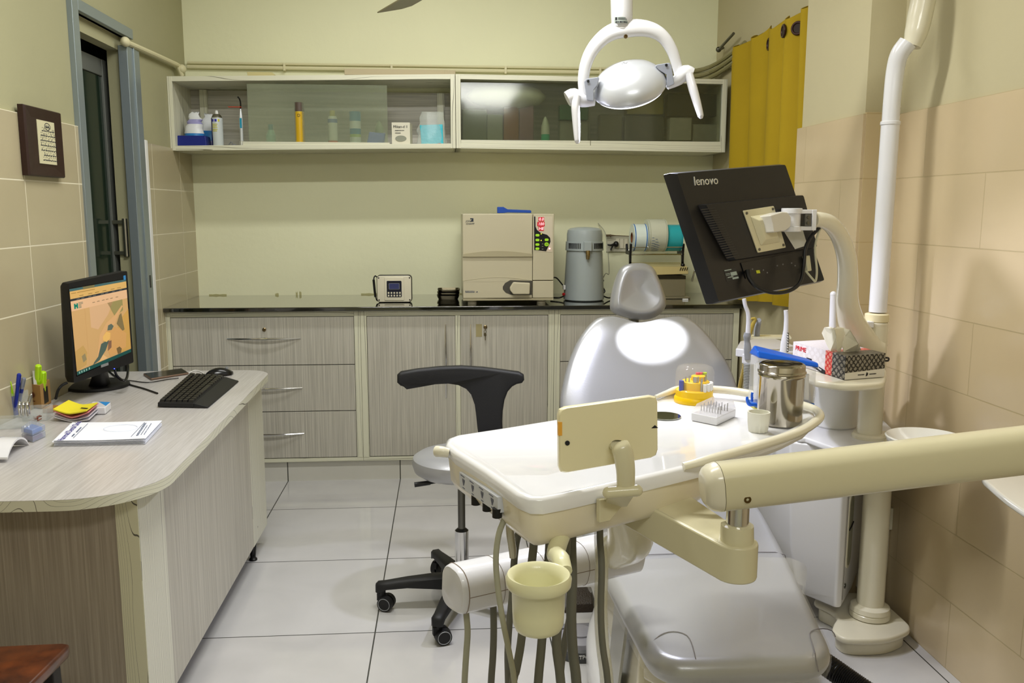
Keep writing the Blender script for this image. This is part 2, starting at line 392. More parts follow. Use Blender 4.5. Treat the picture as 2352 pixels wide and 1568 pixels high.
# conduits along the back wall above the wall cabinets
m = MB()
for dz, r in ((0, .011), (.022, .007)):
    m.tube([(XL+.02, YB-.02, 2.235+dz), (1.42, YB-.02, 2.235+dz)], r, n=8)
for x in (-.9, -.3, .35, .9, 1.3): m.box(x, x+.012, YB-.035, YB, 2.22, 2.262)
tag(m.build('conduit_pipe', pm('painted_pipe', 'd5cfaa', .5)), 'thin cream conduit running along the back wall above the wall cabinets', 'pipe')
m = MB()
for dz, r in ((0, .013), (.03, .013), (.06, .012)):
    m.tube([(1.3, YB-.03, 2.19+dz), (1.47, YB-.03, 2.19+dz), (XC-.03, YB-.12, 2.22+dz), (XC-.03, 4.62, 2.25+dz)], r, n=8, sm=3)
m.box(1.34, 1.35, YB-.05, YB, 2.17, 2.28)
tag(m.build('cable_bundle', pm('dusty_cable', '8d875f', .6)), 'bundle of dusty cables turning the corner beside the yellow curtain', 'cables')
m = MB(); m.tube([(XC-.01, 5.05, 2.36), (XC-.045, 5.0, 2.345), (XC-.05, 4.75, 2.38)], .008, n=8); m.ball((XC-.045, 5.02, 2.345), .016)
tag(m.build('wall_bracket', dsteel), 'small grey metal curtain bracket on the wall left of the curtain', 'bracket')
# stains and scars of the plaster above the worktop
m = MB()
for x, w, hh in ((-1.38, .1, .007), (-.86, .012, .03), (-.88, .01, .02), (-.5, .12, .006), (-1.0, .02, .012), (.0, .1, .006)):
    P = [(x+w*t, .95+hh*(.4+.6*random.random())) for t in (0, .2, .4, .6, .8, 1)]
    m.prism([(x, .945)]+P+[(x+w, .945)], -.0015, 0, T=Matrix(((1, 0, 0, 0), (0, 0, 1, YB-.0005), (0, 1, 0, 0), (0, 0, 0, 1))))
m.build('plaster_scar', pm('scarred_plaster', 'b3af7e', .9), wb)
# ============================================================ BASE CABINETS
YF = 4.57
def prop(name, label, cat, mb, mats, group=None, **kw): return tag(mb.build(name, mats, **kw), label, cat, group)
def bow_handle(parent, c, L, horiz=True, bow=.022, name='handle'):
    m = MB(); c = V(c); ax = V((1, 0, 0)) if horiz else V((0, 0, 1)); P = []; R = []
    for i in range(9):
        t = -1+i/4; P.append(c+ax*(L/2*t)+V((0, -bow*(1-t*t)-.002, 0))); R.append(.0055-.003*abs(t))
    m.tube(P, R, n=8, sm=2, flat=1.2)
    return m.build(name, chrome, parent)
def lock(parent, c):
    m = MB(); m.lathe([(.010, 0), (.010, .004), (.006, .006), (.006, .003)], c, (0, -1, 0), n=16); return m.build('lock', pm('lock_brass', '8a7a5a', .3, 1), parent)
def carcass(root, x0, x1, div=None, mid=None):
    m = MB()
    m.box(x0, x1, YF+.02, 5.18, .116, .13); m.box(x0, x0+.018, YF+.02, 5.18, .13, .922); m.box(x1-.018, x1, YF+.02, 5.18, .13, .922); m.box(x0+.018, x1-.018, 5.17, 5.18, .13, .922)
    m.build('carcass', lam, root)
    each('stile', edgeV, root, [(x0, x0+.032, YF-.002, YF+.02, .134, .922), (x1-.032, x1, YF-.002, YF+.02, .134, .922)]+([(div-.013, div+.013, YF-.002, YF+.02, .134, .895)] if div else []), bevel=.0015)
    each('rail', edgeH, root, [(x0+.032, x1-.032, YF, YF+.02, .895, .922), (x0, x1, YF, YF+.02, .114, .134)], bevel=.001)
# drawer unit
A0, A1 = -1.448, -.448
root = thing('drawer_cabinet', 'ash laminate base cabinet with three wide drawers, left end under the black worktop', 'cabinet', ((A0+A1)/2, 4.88, .116)); carcass(root, A0, A1)
for z0, z1, hz, k in ((.641, .892, .782, 0), (.392, .637, .518, 0), (.138, .388, .271, 0)):
    m = MB(); m.box(A0+.034, A1-.034, YF, YF+.018, z0, z1); d = m.build('drawer', lam, root, bevel=.0015)
    bow_handle(d, (-.945, YF, hz), .375)
    if z0 > .6: lock(d, (-.942, YF, .829))
# two door cabinet
B0, B1 = -.447, .575
root = thing('door_cabinet', 'ash laminate base cabinet with two doors behind the black stool', 'cabinet', ((B0+B1)/2, 4.88, .116)); carcass(root, B0, B1, div=.062)
for x0, x1, hx in ((B0+.034, .048, -.003), (.076, B1-.034, .129)):
    m = MB(); m.box(x0, x1, YF, YF+.018, .138, .892); d = m.build('door', lam, root, bevel=.0015)
    bow_handle(d, (hx, YF, .65), .395, False)
lock(d, (.208, YF, .832))
m = MB(); m.box(.158, .190, YF-.001, YF, .78, .848); m.build('tape_patch', pm('aged_tape', 'a69b72', .4), d)
m = MB(); m.box(.205, .2065, YF-.03, YF-.006, .818, .832); m.tube([(.206, YF-.02, .822), (.2, YF-.02, .81), (.206, YF-.02, .8), (.212, YF-.02, .81), (.206, YF-.02, .822)], .0012, n=6)
m.prism([(.199, .803), (.211, .803), (.213, .79), (.209, .784), (.209, .764), (.2045, .764), (.2045, .784), (.199, .79)], -.003, 0, T=Matrix(((1, 0, 0, 0), (0, 0, 1, YF-.018), (0, 1, 0, 0), (0, 0, 0, 1))))
prop('door_key', 'small key hanging from the lock of the right cabinet door', 'key', m, pm('key_metal', '7a7058', .35, 1))
# right drawer unit
C0, C1 = .576, 1.583
root = thing('drawer_cabinet', 'ash laminate base cabinet behind the silver dental chair, right end under the worktop', 'cabinet', ((C0+C1)/2, 4.88, .116)); carcass(root, C0, C1)
for z0, z1 in ((.643, .892), (.392, .639), (.138, .388)):
    m = MB(); m.box(C0+.034, C1-.034, YF, YF+.018, z0, z1); d = m.build('drawer', lam, root, bevel=.0015); bow_handle(d, (1.08, YF, z0+.14), .375)
# worktop
m = MB(); m.box(XL+.012, 1.598, 4.535, YB, .925, .947); prop('worktop', 'long black granite worktop along the back wall', 'worktop', m, granite, bevel=.004)
# ============================================================ WALL CABINETS
YW = 4.85; WD = YB-.002
def wallcab(root, x0, x1, zb0, zb1, zt0, zt1, t=.026):
    m = MB()
    for (xa, xb, za, zb) in ((0, 1, 0, 'b'), (0, 1, 1, 't')):
        pass
    lo = lambda u: zb0+(zb1-zb0)*u; hi = lambda u: zt0+(zt1-zt0)*u
    w = x1-x0
    def slab(u0, u1, f0, f1, y0, y1):
        xs = (x0+w*u0, x0+w*u1); m.hexa([(xs[0], y0, f0[0]), (xs[1], y0, f0[1]), (xs[1], y1, f0[1]), (xs[0], y1, f0[0]), (xs[0], y0, f1[0]), (xs[1], y0, f1[1]), (xs[1], y1, f1[1]), (xs[0], y1, f1[0])])
    slab(0, 1, (lo(0), lo(1)), (lo(0)+t, lo(1)+t), YW, WD); m.build('bottom_board', edgeH, root, bevel=.0015)
    m = MB(); slab(0, 1, (hi(0)-t, hi(1)-t), (hi(0), hi(1)), YW, WD); m.build('top_board', edgeH, root, bevel=.0015)
    for u0 in (0, 1-t/w):
        m = MB(); u1 = u0+t/w; m.hexa([(x0+w*u0, YW-.001, lo(u0)), (x0+w*u1, YW-.001, lo(u1)), (x0+w*u1, WD, lo(u1)), (x0+w*u0, WD, lo(u0)), (x0+w*u0, YW-.001, hi(u0)), (x0+w*u1, YW-.001, hi(u1)), (x0+w*u1, WD, hi(u1)), (x0+w*u0, WD, hi(u0))])
        m.build('side_panel', edgeV, root, bevel=.0015)
    m = MB(); m.box(x0+t, x1-t, WD-.012, WD, lo(0)+t, hi(0)-t); m.build('back_panel', lamH, root)
def frosted(name, tint, rough, clearf, difc, diff):
    """etched pane: part clear, part blurred, part milky, with a faint reflection"""
    m, nt, b = newmat(name); nt.nodes.remove(b); out = nt.nodes['Material Output']
    r = nt.nodes.new('ShaderNodeBsdfRefraction'); r.inputs['Color'].default_value = lin(tint); r.inputs['Roughness'].default_value = rough; r.inputs['IOR'].default_value = 1.12
    t = nt.nodes.new('ShaderNodeBsdfTransparent'); t.inputs['Color'].default_value = lin(tint)
    d = nt.nodes.new('ShaderNodeBsdfDiffuse'); d.inputs['Color'].default_value = lin(difc)
    g = nt.nodes.new('ShaderNodeBsdfGlossy'); g.inputs['Roughness'].default_value = .09
    def mix(f, p, q):
        x = nt.nodes.new('ShaderNodeMixShader'); x.inputs[0].default_value = f; nt.links.new(p.outputs[0], x.inputs[1]); nt.links.new(q.outputs[0], x.inputs[2]); return x
    nt.links.new(mix(.05, mix(diff, mix(clearf, r, t), d), g).outputs[0], out.inputs[0])
    return m
frostL = frosted('frosted_glass_pale', 'f6faf2', .1, .5, 'aab09c', .24)
frostR = frosted('frosted_glass_smoky', 'eceee4', .1, .5, '6a6e5e', .16)
L0, L1 = at(386, 240, YW).x, at(1046, 240, YW).x
R0, R1 = at(1047, 240, YW).x, 1.56
zb = (at(400, 346, YW).z, at(1040, 340.5, YW).z); zt = (at(388, 175, YW).z, at(1040, 170, YW).z)
root = thing('wall_cabinet', 'left wall cabinet with one frosted sliding pane and open ends of supplies', 'wall cabinet', ((L0+L1)/2, 5.02, zb[0])); WCL = root
wallcab(root, L0, L1, zb[0], zb[1], zt[0], zt[1])
m = MB(); xa, xb = at(565, 200, YW).x, at(888, 200, YW).x; m.box(xa, xb, YW+.02, YW+.025, at(600, 324, YW).z, zt[0]-.03); m.build('glass_door', frostL, root)
m = MB(); m.box(xa-.03, xb+.01, YW+.005, YW+.03, zb[0]+.03, at(600, 325, YW).z); m.build('door_track', edgeH, root)
each('batten', edgeV, root, [(L0+.08, L0+.12, WD-.035, WD-.012, zb[0]+.026, zt[0]-.026), (L1-.1, L1-.06, WD-.035, WD-.012, zb[0]+.03, zt[0]-.03)])
zb2 = (at(1055, 340.5, YW).z, at(1664, 350, YW).z); zt2 = (at(1055, 170, YW).z, at(1664, 182, YW).z)
root = thing('wall_cabinet', 'right wall cabinet with two smoky frosted sliding doors behind the operating lamp', 'wall cabinet', ((R0+R1)/2, 5.02, zb2[0])); WCR = root
wallcab(root, R0, R1, zb2[0], zb2[1], zt2[0], zt2[1])
xm = at(1357, 300, YW).x
m = MB(); m.box(R0+.028, xm, YW+.03, YW+.035, at(1100, 320, YW).z, zt2[1]-.03); m.build('glass_door', frostR, root)
m = MB(); m.box(xm-.01, R1-.028, YW+.018, YW+.023, at(1100, 323, YW).z, zt2[1]-.03); m.build('glass_door', frostR, root)
for a, b in ((R0+.026, xm-.0015), (xm+.0015, R1-.026)):
    m = MB(); m.box(a, b, YW+.004, YW+.03, zb2[1]+.024, at(1100, 321, YW).z); m.build('door_track', edgeH, root, bevel=.001)
SZ = zb[0]+.027     # shelf surface, left cabinet
# on top of the cabinets
m = MB(); p = at(572, 172, 5.0); w = at(640, 172, 5.0).x-p.x; z = zt[0]+.0005
m.hexa([(p.x, 4.98, z), (p.x+w, 4.98, z), (p.x+w, 5.12, z), (p.x, 5.12, z), (p.x-.006, 4.975, z+.045), (p.x+w-.03, 4.975, z+.045), (p.x+w-.03, 5.12, z+.045), (p.x-.006, 5.12, z+.045)])
prop('carton', 'small open cardboard carton lying on top of the left wall cabinet', 'box', m, pm('cardboard_pale', 'cfc48f', .8), bevel=.002)
m = MB(); a = at(792, 172, 4.95).x; b = at(1046, 172, 4.95).x; m.box(a, b, 4.93, 5.1, zt[1]+.001, zt[1]+.032); m.box(a+.9*(b-a), a+.93*(b-a), 4.929, 5.101, zt[1], zt[1]+.033)
prop('carton', 'long flat grey-brown carton on top of the left wall cabinet near its right end', 'box', m, pm('cardboard_grey', 'b5a88a', .8), bevel=.002)
# ---- supplies in the left cabinet
def rect_at(x0, x1, Y): return at(x0, 250, Y).x, at(x1, 250, Y).x
a, b = rect_at(405, 474, 4.92); m = MB(); m.hexa([(a, 4.89, SZ), (b, 4.89, SZ), (b, 5.0, SZ), (a, 5.0, SZ), (a+.004, 4.895, SZ+.056), (b-.006, 4.895, SZ+.056), (b-.006, 4.995, SZ+.056), (a+.004, 4.995, SZ+.056)])
prop('plastic_tray', 'navy blue plastic tray at the left end of the cabinet shelf', 'tray', m, navy, bevel=.004)
def sack(name, label, x0, x1, Y, z0, h, mats, bands, seed=1, grp=None):
    random.seed(seed); m = MB(); R = []; n = 20; cx = (x0+x1)/2; w = (x1-x0)/2
    N = 10
    for i in range(N+1):
        t = i/N; ww = w*(1-.6*t**1.8)*(1+.05*random.uniform(-1, 1)); dd = .035*(1-t**1.5)+.003; ox = .02*t*random.uniform(-.5, 1)
        R.append([(cx+ox+ww*cos(2*pi*j/n)*(1+.05*random.uniform(-1, 1)), Y+dd*sin(2*pi*j/n), z0+h*t*(1+.03*random.uniform(-1, 1)*(t > .8))) for j in range(n)])
    for i in range(N):
        m.loft(R[i:i+2], (i == 0, i == N-1), k=bands[min(len(bands)-1, int(i/N*len(bands)))])
    random.seed(11)
    return prop(name, label, 'bag', m, mats, smooth=50)
pkwhite = pm('foil_bag_white', 'dcdfe2', .35); pkblue = pm('foil_bag_blue', '2e7fc4', .35); pkred = pm('foil_bag_red', 'b5243c', .35); pklil = pm('foil_bag_lilac', '9a98c8', .35)
a, b = rect_at(421, 466, 4.94); sack('powder_bag', 'white crumpled foil powder bag with red and lilac band standing on the navy tray', a, b, 4.945, SZ+.057, .125, [pkwhite, pklil, pkblue, pkred], [2, 0, 0, 0, 0, 1, 1, 0, 0, 0, 0], 3)
a, b = rect_at(458, 496, 5.0); sack('powder_bag', 'white foil bag with blue lower half behind the spray can', a-.02, b, 5.04, SZ, .185, [pkwhite, pkblue, pklil], [2, 1, 1, 0, 0, 0, 0], 5)
# spray can
c = at(501, 333, 4.93); r = (at(513, 250, 4.93).x-at(487, 250, 4.93).x)/2
root = thing('spray_can', 'dark blue and white aerosol can with white nozzle on the open left shelf', 'spray can', (c.x, 4.93, SZ))
m = MB(); m.lathe([(r*.97, 0), (r, .004), (r, .148), (r*.97, .152)], (c.x, 4.93, SZ), n=28); m.build('can_body', pm('can_silver_white', 'c3cacb', .3), root)
m = MB(); n = 14
m.loft([[(c.x+(r+.0004)*cos(a_), 4.93+(r+.0004)*sin(a_), SZ+z) for a_ in [radians(150+6*i) for i in range(n)]] for z in (.002, .15)], (0, 0), False); m.build('can_back_label', pm('can_navy', '161a52', .35), root)
m = MB()
for z, hh, x0, x1, kk in ((.131, .013, -.75, -.4, 0), (.131, .013, -.2, .2, 0), (.131, .013, .4, .7, 1), (.115, .004, -.7, .3, 1), (.107, .004, -.7, .2, 1), (.099, .004, -.7, .3, 1), (.088, .004, -.7, .3, 1), (.08, .004, -.7, .2, 1)):
    A = [radians(270)+x0*.95+(x1-x0)*.95*i/6 for i in range(7)]
    m.loft([[(c.x+(r+.0006)*cos(q), 4.93+(r+.0006)*sin(q), SZ+zz) for q in A] for zz in (z, z+hh)], (0, 0), False, k=kk)
m.build('can_print', [pm('print_violet', '3a37a8', .5), pm('print_yellow', 'c9c136', .5)], root)
m = MB(); m.lathe([(r*.97, .152), (r*.75, .166), (r*.5, .172)], (c.x, 4.93, SZ), n=24); m.build('can_shoulder', steel, root)
m = MB(); m.lathe([(.009, .17), (.009, .178), (.007, .19), (.004, .192)], (c.x, 4.93, SZ), n=14); m.build('nozzle', whitem, root)
# curing light standing in its charger
c = at(556, 330, 4.91)
root = thing('curing_light', 'slim silver curing light with black tip and red shield, beside the frosted pane', 'dental tool', (c.x, 4.91, SZ))
m = MB(); m.lathe([(.02, 0), (.02, .006), (.013, .008), (.0125, .028), (.011, .03)], (c.x-.002, 4.91, SZ), n=20); m.build('charging_base', pm('champagne_metal', 'c9c8bd', .35, .6), root)
m = MB(); m.lathe([(.0085, .03), (.0085, .09), (.0095, .105), (.0095, .16), (.007, .175), (.0035, .2)], (c.x, 4.91, SZ), n=16); m.build('body', pm('satin_white_metal', 'd6dade', .3, .4), root)
m = MB(); m.box(c.x-.005, c.x+.005, 4.8995, 4.904, SZ+.098, SZ+.15); m.build('button_strip', pm('teal_strip', '1d8fae', .3), root)
m = MB(); m.tube([(c.x, 4.91, SZ+.2), (c.x+.001, 4.91, SZ+.23), (c.x-.003, 4.908, SZ+.25), (c.x-.012, 4.905, SZ+.262)], .0038, n=10); m.build('light_guide', blackg, root)
m = MB(); m.box(c.x-.062, c.x+.006, 4.895, 4.925, SZ+.206, SZ+.209); m.build('eye_shield', pm('orange_red_shield', 'c33a1a', .3), root)
m = MB(); m.tube([(c.x-.02, 4.95, SZ+.004), (c.x-.06, 4.98, SZ+.004), (c.x-.075, 4.99, SZ+.03), (c.x-.1, 5.0, SZ+.005)], .003, n=6); m.ball((c.x-.055, 4.97, SZ+.01), (.012, .01, .01))
prop('charger_cable', 'coiled grey charger cable behind the curing light', 'cable', m, grey)
# bottles behind the frosted pane
def bottle(label, px, w, prof, cols, Y=4.915, base=None, name='bottle', cat='bottle'):
    """prof: list of (radius factor, height, colour index) rings"""
    c = at(px, 250, Y); z = base if base is not None else SZ
    m = MB(); R = [(w*r_, h_, k_) for r_, h_, k_ in prof]
    for i in range(len(R)-1):
        m.lathe([(R[i][0], R[i][1]), (R[i+1][0], R[i+1][1])], (c.x, Y, z), n=20, caps=(i == 0, i == len(R)-2), k=R[i][2])
    return prop(name, label, cat, m, cols)
zz = lambda py, Y=4.915: at(600, py, Y).z-SZ
bottle('faint pale teal bottle deep behind the frosted pane, leftmost there', 620, .026, [(1, 0, 0), (1, .07, 0), (.55, .1, 1), (.5, .13, 1), (.1, .131, 1)], [pm('teal_pale', '9fd0bd', .4), pm('teal_dark', '4e8f96', .4)], 5.03)
root_c = bottle('tall yellow aerosol can with brown cap behind the frosted pane', 687, .026, [(1, 0, 0), (1, zz(258), 2), (1.02, zz(257), 1), (1.0, zz(236), 1), (.1, zz(236)+.001, 1)], [pm('can_gold', 'c9a21a', .35), pm('cap_brown', '54463c', .5), pm('can_gold2', 'd8c84e', .35)], 4.89)
m = MB(); c = at(687, 285, 4.863); m.text('D', .022, FRONT(V((c.x, 4.8635, at(687, 265, 4.863).z))), k=0)
mm = MB(); n = 8; c = at(687, 250, 4.89)
m.build('label_print', ink, root_c)
bottle('white aerosol bottle with cream cap and orange foot behind the frosted pane', 763, .026, [(1, 0, 0), (1, .035, 1), (1, .13, 2), (1, .15, 1), (.8, .165, 3), (.55, .168, 3), (.55, .195, 3), (.1, .196, 3)], [pm('orange_band', 'e0603a', .4), pm('bottle_white', 'e6e6dc', .4), pm('band_blue', '7f97c8', .4), pm('cap_cream', 'd9cd7a', .4)])
bottle('white aerosol can with bright blue cap behind the frosted pane', 815, .030, [(1, 0, 0), (1, .055, 1), (1, .07, 2), (1, .1, 0), (1, .14, 2), (1.02, .142, 2), (1, .19, 2), (.1, .191, 2)], [pm('can_white', 'e2e8e4', .35), pm('band_green', 'a8c46a', .4), pm('band_cyan', '1286ae', .35)])
a, b = rect_at(840, 884, 4.95); m = MB(); m.hexa([(a, 4.9, SZ), (b-.01, 4.9, SZ), (b-.01, 4.98, SZ), (a, 4.98, SZ), (a+.02, 4.91, SZ+.085), (b, 4.91, SZ+.075), (b, 4.98, SZ+.085), (a+.02, 4.98, SZ+.085)])
prop('plastic_box', 'periwinkle blue plastic packet behind the right end of the frosted pane', 'packet', m, pm('periwinkle', '6a80d8', .4), bevel=.004)
bottle('dim olive bottle behind the blue packet under glass', 870, .03, [(1, 0, 0), (.8, .12, 0), (.4, .15, 0), (.1, .16, 0)], [pm('olive_dim', '8f9d7c', .5)], 5.1)
# carton of cement
a, b = rect_at(899, 941, 4.9); s = at(950, 250, 4.95).x
root = thing('medicine_carton', 'small white carton with black lettering standing in the open bay', 'box', ((a+b)/2, 4.93, SZ+.002))
hh = at(900, 281, 4.89).z-SZ
m = MB(); m.hexa([(a, 4.89, SZ+.002), (b, 4.885, SZ+.002), (b+.01, 4.975, SZ+.002), (a+.01, 4.98, SZ+.002), (a, 4.89, SZ+hh), (b, 4.885, SZ+hh), (b+.01, 4.975, SZ+hh), (a+.01, 4.98, SZ+hh)]); m.build('carton', pm('carton_white', 'd9d5c2', .6), root, bevel=.001)
m = MB(); T = FRONT(V(((a+b)/2-.002, 4.8855, SZ+hh*.83))); m.text('Mikan-d II', .0195, T)
bars(m, FRONT(V(((a+b)/2-.006, 4.8865, SZ+hh*.68))), .05, .006); bars(m, FRONT(V(((a+b)/2-.016, 4.8865, SZ+hh*.58))), .03, .006)
m.build('print', ink, root)
m = MB(); out = [(.032*cos(t)*.95, .016*sin(t)) for t in [2*pi*i/20 for i in range(20)]]; m.prism(out, 0, .0008, T=FRONT(V(((a+b)/2, 4.886, SZ+hh*.36)))); m.build('oval_badge', pm('badge_grey', '8d8f80', .6), root)
m = MB(); m.box((a+b)/2-.008, (a+b)/2+.008, 4.8845, 4.886, SZ+.008, SZ+.019); m.build('badge', pm('badge_gold', 'c98a2a', .6), root)
# zip bag with teal packet
a, b = rect_at(962, 1018, 4.93)
root = thing('zip_bag', 'clear plastic bag holding a turquoise packet at the right end of the open shelf', 'bag', ((a+b)/2, 4.95, SZ+.002))
m = MB(); w_ = b-a; m.hexa([(a+.012, 4.925, SZ+.004), (b, 4.92, SZ+.004), (b, 4.945, SZ+.004), (a+.012, 4.945, SZ+.004), (a+.004, 4.935, SZ+.125), (b-.004, 4.93, SZ+.13), (b-.004, 4.945, SZ+.13), (a+.004, 4.945, SZ+.125)]); m.build('packet', pm('turquoise_pack', '2cb6c8', .4, bump=.4, bs=40), root, bevel=.003)
m = MB(); random.seed(4); R = []
for i in range(7):
    t = i/6; R.append([((a+b)/2+(w_*.62+.01*random.uniform(-1, 1))*(1-.3*t*t)*cos(2*pi*j/16)+.006*t, 4.945+(.032*(1-.8*t)+.004*random.random())*sin(2*pi*j/16), SZ+.003+.19*t+.006*random.random()) for j in range(16)])
m.loft(R); m.build('bag_film', pm('bag_film', 'dfe6e0', .18, alpha=.25), root, smooth=60)
m = MB(); m.tube([(b-.12, 4.88, SZ+.004), (b-.09, 4.89, SZ+.02), (b-.05, 4.89, SZ+.012), (b-.03, 4.885, SZ+.004)], .003, n=6); prop('rubber_tube', 'loop of pale yellow rubber tubing beside the turquoise packet', 'tube', m, pm('latex', 'c9bf72', .5))
m = MB(); m.ball((b-.022, 4.89, SZ+.013), (.024, .018, .012), n=12, m=6); m.ball((b-.0, 4.885, SZ+.01), (.014, .012, .01), n=10, m=6); prop('balloon_bag', 'small crumpled red bag at the foot of the turquoise packet', 'bag', m, red)
m = MB(); m.ball((b-.09, 4.88, SZ+.006), (.025, .01, .006), n=12, m=5); prop('tissue_wad', 'small white paper wad on the shelf right of the carton', 'paper', m, whitem)
# ---- contents of the right cabinet
SZ2 = zb2[0]+.028
a, b = rect_at(1072, 1254, 4.97); root = None
m = MB(); random.seed(9); R = []
for i in range(13):
    t = -1+i/6; ww = (1-abs(t)**3)**.5 if abs(t) < 1 else .08
    R.append([((a+b)/2+(b-a)/2*t, 4.98+.085*max(.1, ww)*cos(2*pi*j/14), zt2[0]-.1+.06*max(.1, ww)*sin(2*pi*j/14)*(1+.12*random.uniform(-1, 1))) for j in range(14)])
m.loft(R); prop('gauze_bundle', 'big white wrapped bundle lying on top of the packets behind smoky glass', 'bundle', m, pm('gauze', 'dfe3cf', .6), smooth=70)
def block(label, x0, x1, y0, y1, Y, col_, cat='box', name='supply_box', dpt=.08):
    a, b = rect_at(x0, x1, Y); m = MB(); m.box(a, b, Y, Y+dpt, max(SZ2, at(x0, y1, Y).z), at(x0, y0, Y).z)
    return prop(name, label, cat, m, pm('paper_'+col_, col_, .6, var=.15, vs=30), bevel=.004)
block('grey-green box under the white bundle, leftmost behind smoky glass', 1062, 1118, 250, 330, 4.96, '6f7a66')
block('pale grey packet second from the left under the white bundle', 1119, 1155, 262, 330, 4.95, '8d9484')
block('brown-orange carton under the middle of the white bundle', 1157, 1192, 238, 330, 4.96, '8f5f3c')
block('dull mauve carton under the right end of the white bundle', 1193, 1226, 236, 330, 4.96, '8d6a72')
bottle('white bottle with green foot behind the smoky left door', 1253, .024, [(1, 0, 0), (1, .055, 1), (.95, .1, 1), (.5, .135, 1), (.2, .15, 1), (.1, .151, 1)], [pm('mint_green', '23b58a', .4), pm('bottle_white2', 'd8e0cf', .4)], 4.92, SZ2)
block('dark green carton hanging over the grey boxes left of the door joint', 1286, 1352, 240, 275, 4.93, '1c5a35')
block('grey carton below the dark green one', 1286, 1352, 277, 330, 4.95, '8f9080')
block('olive brown pack under the operating lamp, right of the door joint', 1378, 1430, 262, 330, 4.96, '5d5a40')
block('dull yellow carton high behind the lamp in the smoky cabinet', 1440, 1524, 205, 262, 4.97, '8a7d2e')
block('dark taupe pack below the dull yellow carton', 1436, 1526, 266, 330, 4.96, '54503f')
block('white carton at the right end behind smoky glass', 1540, 1590, 270, 322, 4.93, 'b5b3a6')
block('grey folded pack at the far right end behind smoky glass', 1594, 1650, 285, 325, 4.93, '9a998d')
block('black wrapped pack on the white carton at the right end', 1534, 1650, 215, 266, 4.95, '34342e')
# ============================================================ THINGS ON THE WORKTOP
WZ = .9475
# instrument meter with folded strap
c = at(905, 692, 4.74); x0, x1 = at(865, 660, 4.74).x, at(946, 660, 4.74).x; ztop = at(905, 632, 4.74).z; w = x1-x0; h = ztop-WZ
T = FRONT(V(((x0+x1)/2, 4.74, WZ+h/2)))
root = thing('digital_meter', 'white handheld digital instrument with dark keypad standing on the worktop', 'instrument', ((x0+x1)/2, 4.76, WZ))
m = MB(T); m.loft(rings_round(rr(w, h, .018), -.06, -.008, .004)); m.build('back_shell', black, root)
m = MB(T); m.loft(rings_round(rr(w-.006, h-.006, .016), -.012, .002, .003)); m.build('front_shell', cream2, root)
m = MB(T); m.loft(rings_round(rr(w*.56, h*.84, .004), .001, .006, .002)); m.build('raised_panel', cream2, root)
m = MB(T); m.prism(rr(w*.42, h*.6, .005), .006, .0068); kp = m.build('keypad', pm('keypad_navy', '101228', .3), root)
m = MB(T); m.prism(rr(w*.3, h*.22, .002, cy=h*.1), .0068, .0072, k=0); m.prism(rr(w*.28, h*.2, .002, cy=h*.1), .0072, .0075, k=1); m.build('display', [grey, pm('lcd_blue', '3a3f6e', .2)], kp)
for i in range(5):
    for j in range(2):
        m = MB(T); m.prism(rr(w*.045, h*.065, .002, 3, cx=(i-2)*w*.08, cy=-h*(.14+.1*j)), .0068, .0085); m.build('key', cream2, kp)
for sx in (-1, 1):
    for sy in (-1, 1): m = MB(T); m.cyl((sx*(w/2-.012), sy*(h/2-.014), .0), (sx*(w/2-.012), sy*(h/2-.014), .0025), .004, n=10); m.build('screw', black, root)
m = MB(); m.tube([(x0, 4.76, WZ+h*.93), (x0-.008, 4.755, WZ+h*.97), (x0-.015, 4.75, WZ+h*.85), (x0-.012, 4.75, WZ+h*.5), (x0-.004, 4.75, WZ+.02), (x0+.002, 4.76, WZ+.008)], .0035, n=8); m.tube([(x0-.016, 4.75, WZ+h*.84), (x0-.012, 4.748, WZ+h*.5), (x0-.008, 4.748, WZ+h*.2)], .0065, n=8); m.build('wrist_strap', black, root)
# stack of steel trays
a, b = at(1004, 670, 4.88).x, at(1056, 670, 4.88).x
for i in range(3):
    m = MB(); z = WZ+.017*i; cx = (a+b)/2+.002*(i-1); W = (b-a)/2
    o1 = rr(W*1.7, .11, .02); o2 = rr(W*2, .135, .025); mv = lambda o, zz_: [(cx+x, 4.93+y, zz_) for x, y in o]
    m.loft([mv(o1, z), mv(o2, z+.022), mv([(x*.97, y*.97) for x, y in o2], z+.0225), mv([(x*.95, y*.95) for x, y in o1], z+.003)], (1, 1))
    prop('steel_tray', ['lowest', 'middle', 'topmost'][i]+' of the three dark steel trays stacked left of the steriliser', 'tray', m, pm('tarnished_steel', '5c5645', .22, 1), 'stacked steel trays')
# steriliser
YA = 4.6; x0, x1 = at(1063, 600, YA).x, at(1272, 600, YA).x; z1 = at(1160, 491, YA).z; z0 = WZ+.022; w = x1-x0; h = z1-z0
AX = lambda px: at(px, 600, YA).x
AZ = lambda py: at(1160, py, YA).z
root = thing('autoclave', 'large beige bench steriliser with red digits and side control panel', 'steriliser', ((x0+x1)/2, 4.85, WZ))
beige = pm('beige_enamel', 'c9c1a6', .35, coat=.1); beige2 = pm('beige_enamel_dark', 'b3aa8c', .4)
m = MB(); m.box(x0, x1, YA+.03, YA+.5, z0, z1); m.build('casing', beige, root, bevel=.006)
xs = AX(1224)
m = MB(); m.box(x0, xs-.003, YA, YA+.03, AZ(589), z1); m.box(x0, xs-.003, YA, YA+.03, z0+.012, AZ(645)); m.build('door', beige, root, bevel=.004)
def wave(xa, xb, zl, amp, n=14, mid=.5): return [(xa+(xb-xa)*i/n, zl+amp*sin(pi*i/n)) for i in range(n+1)]
Ty = Matrix(((1, 0, 0, 0), (0, 0, 1, 0), (0, 1, 0, 0), (0, 0, 0, 1)))
dd = root.children[1]
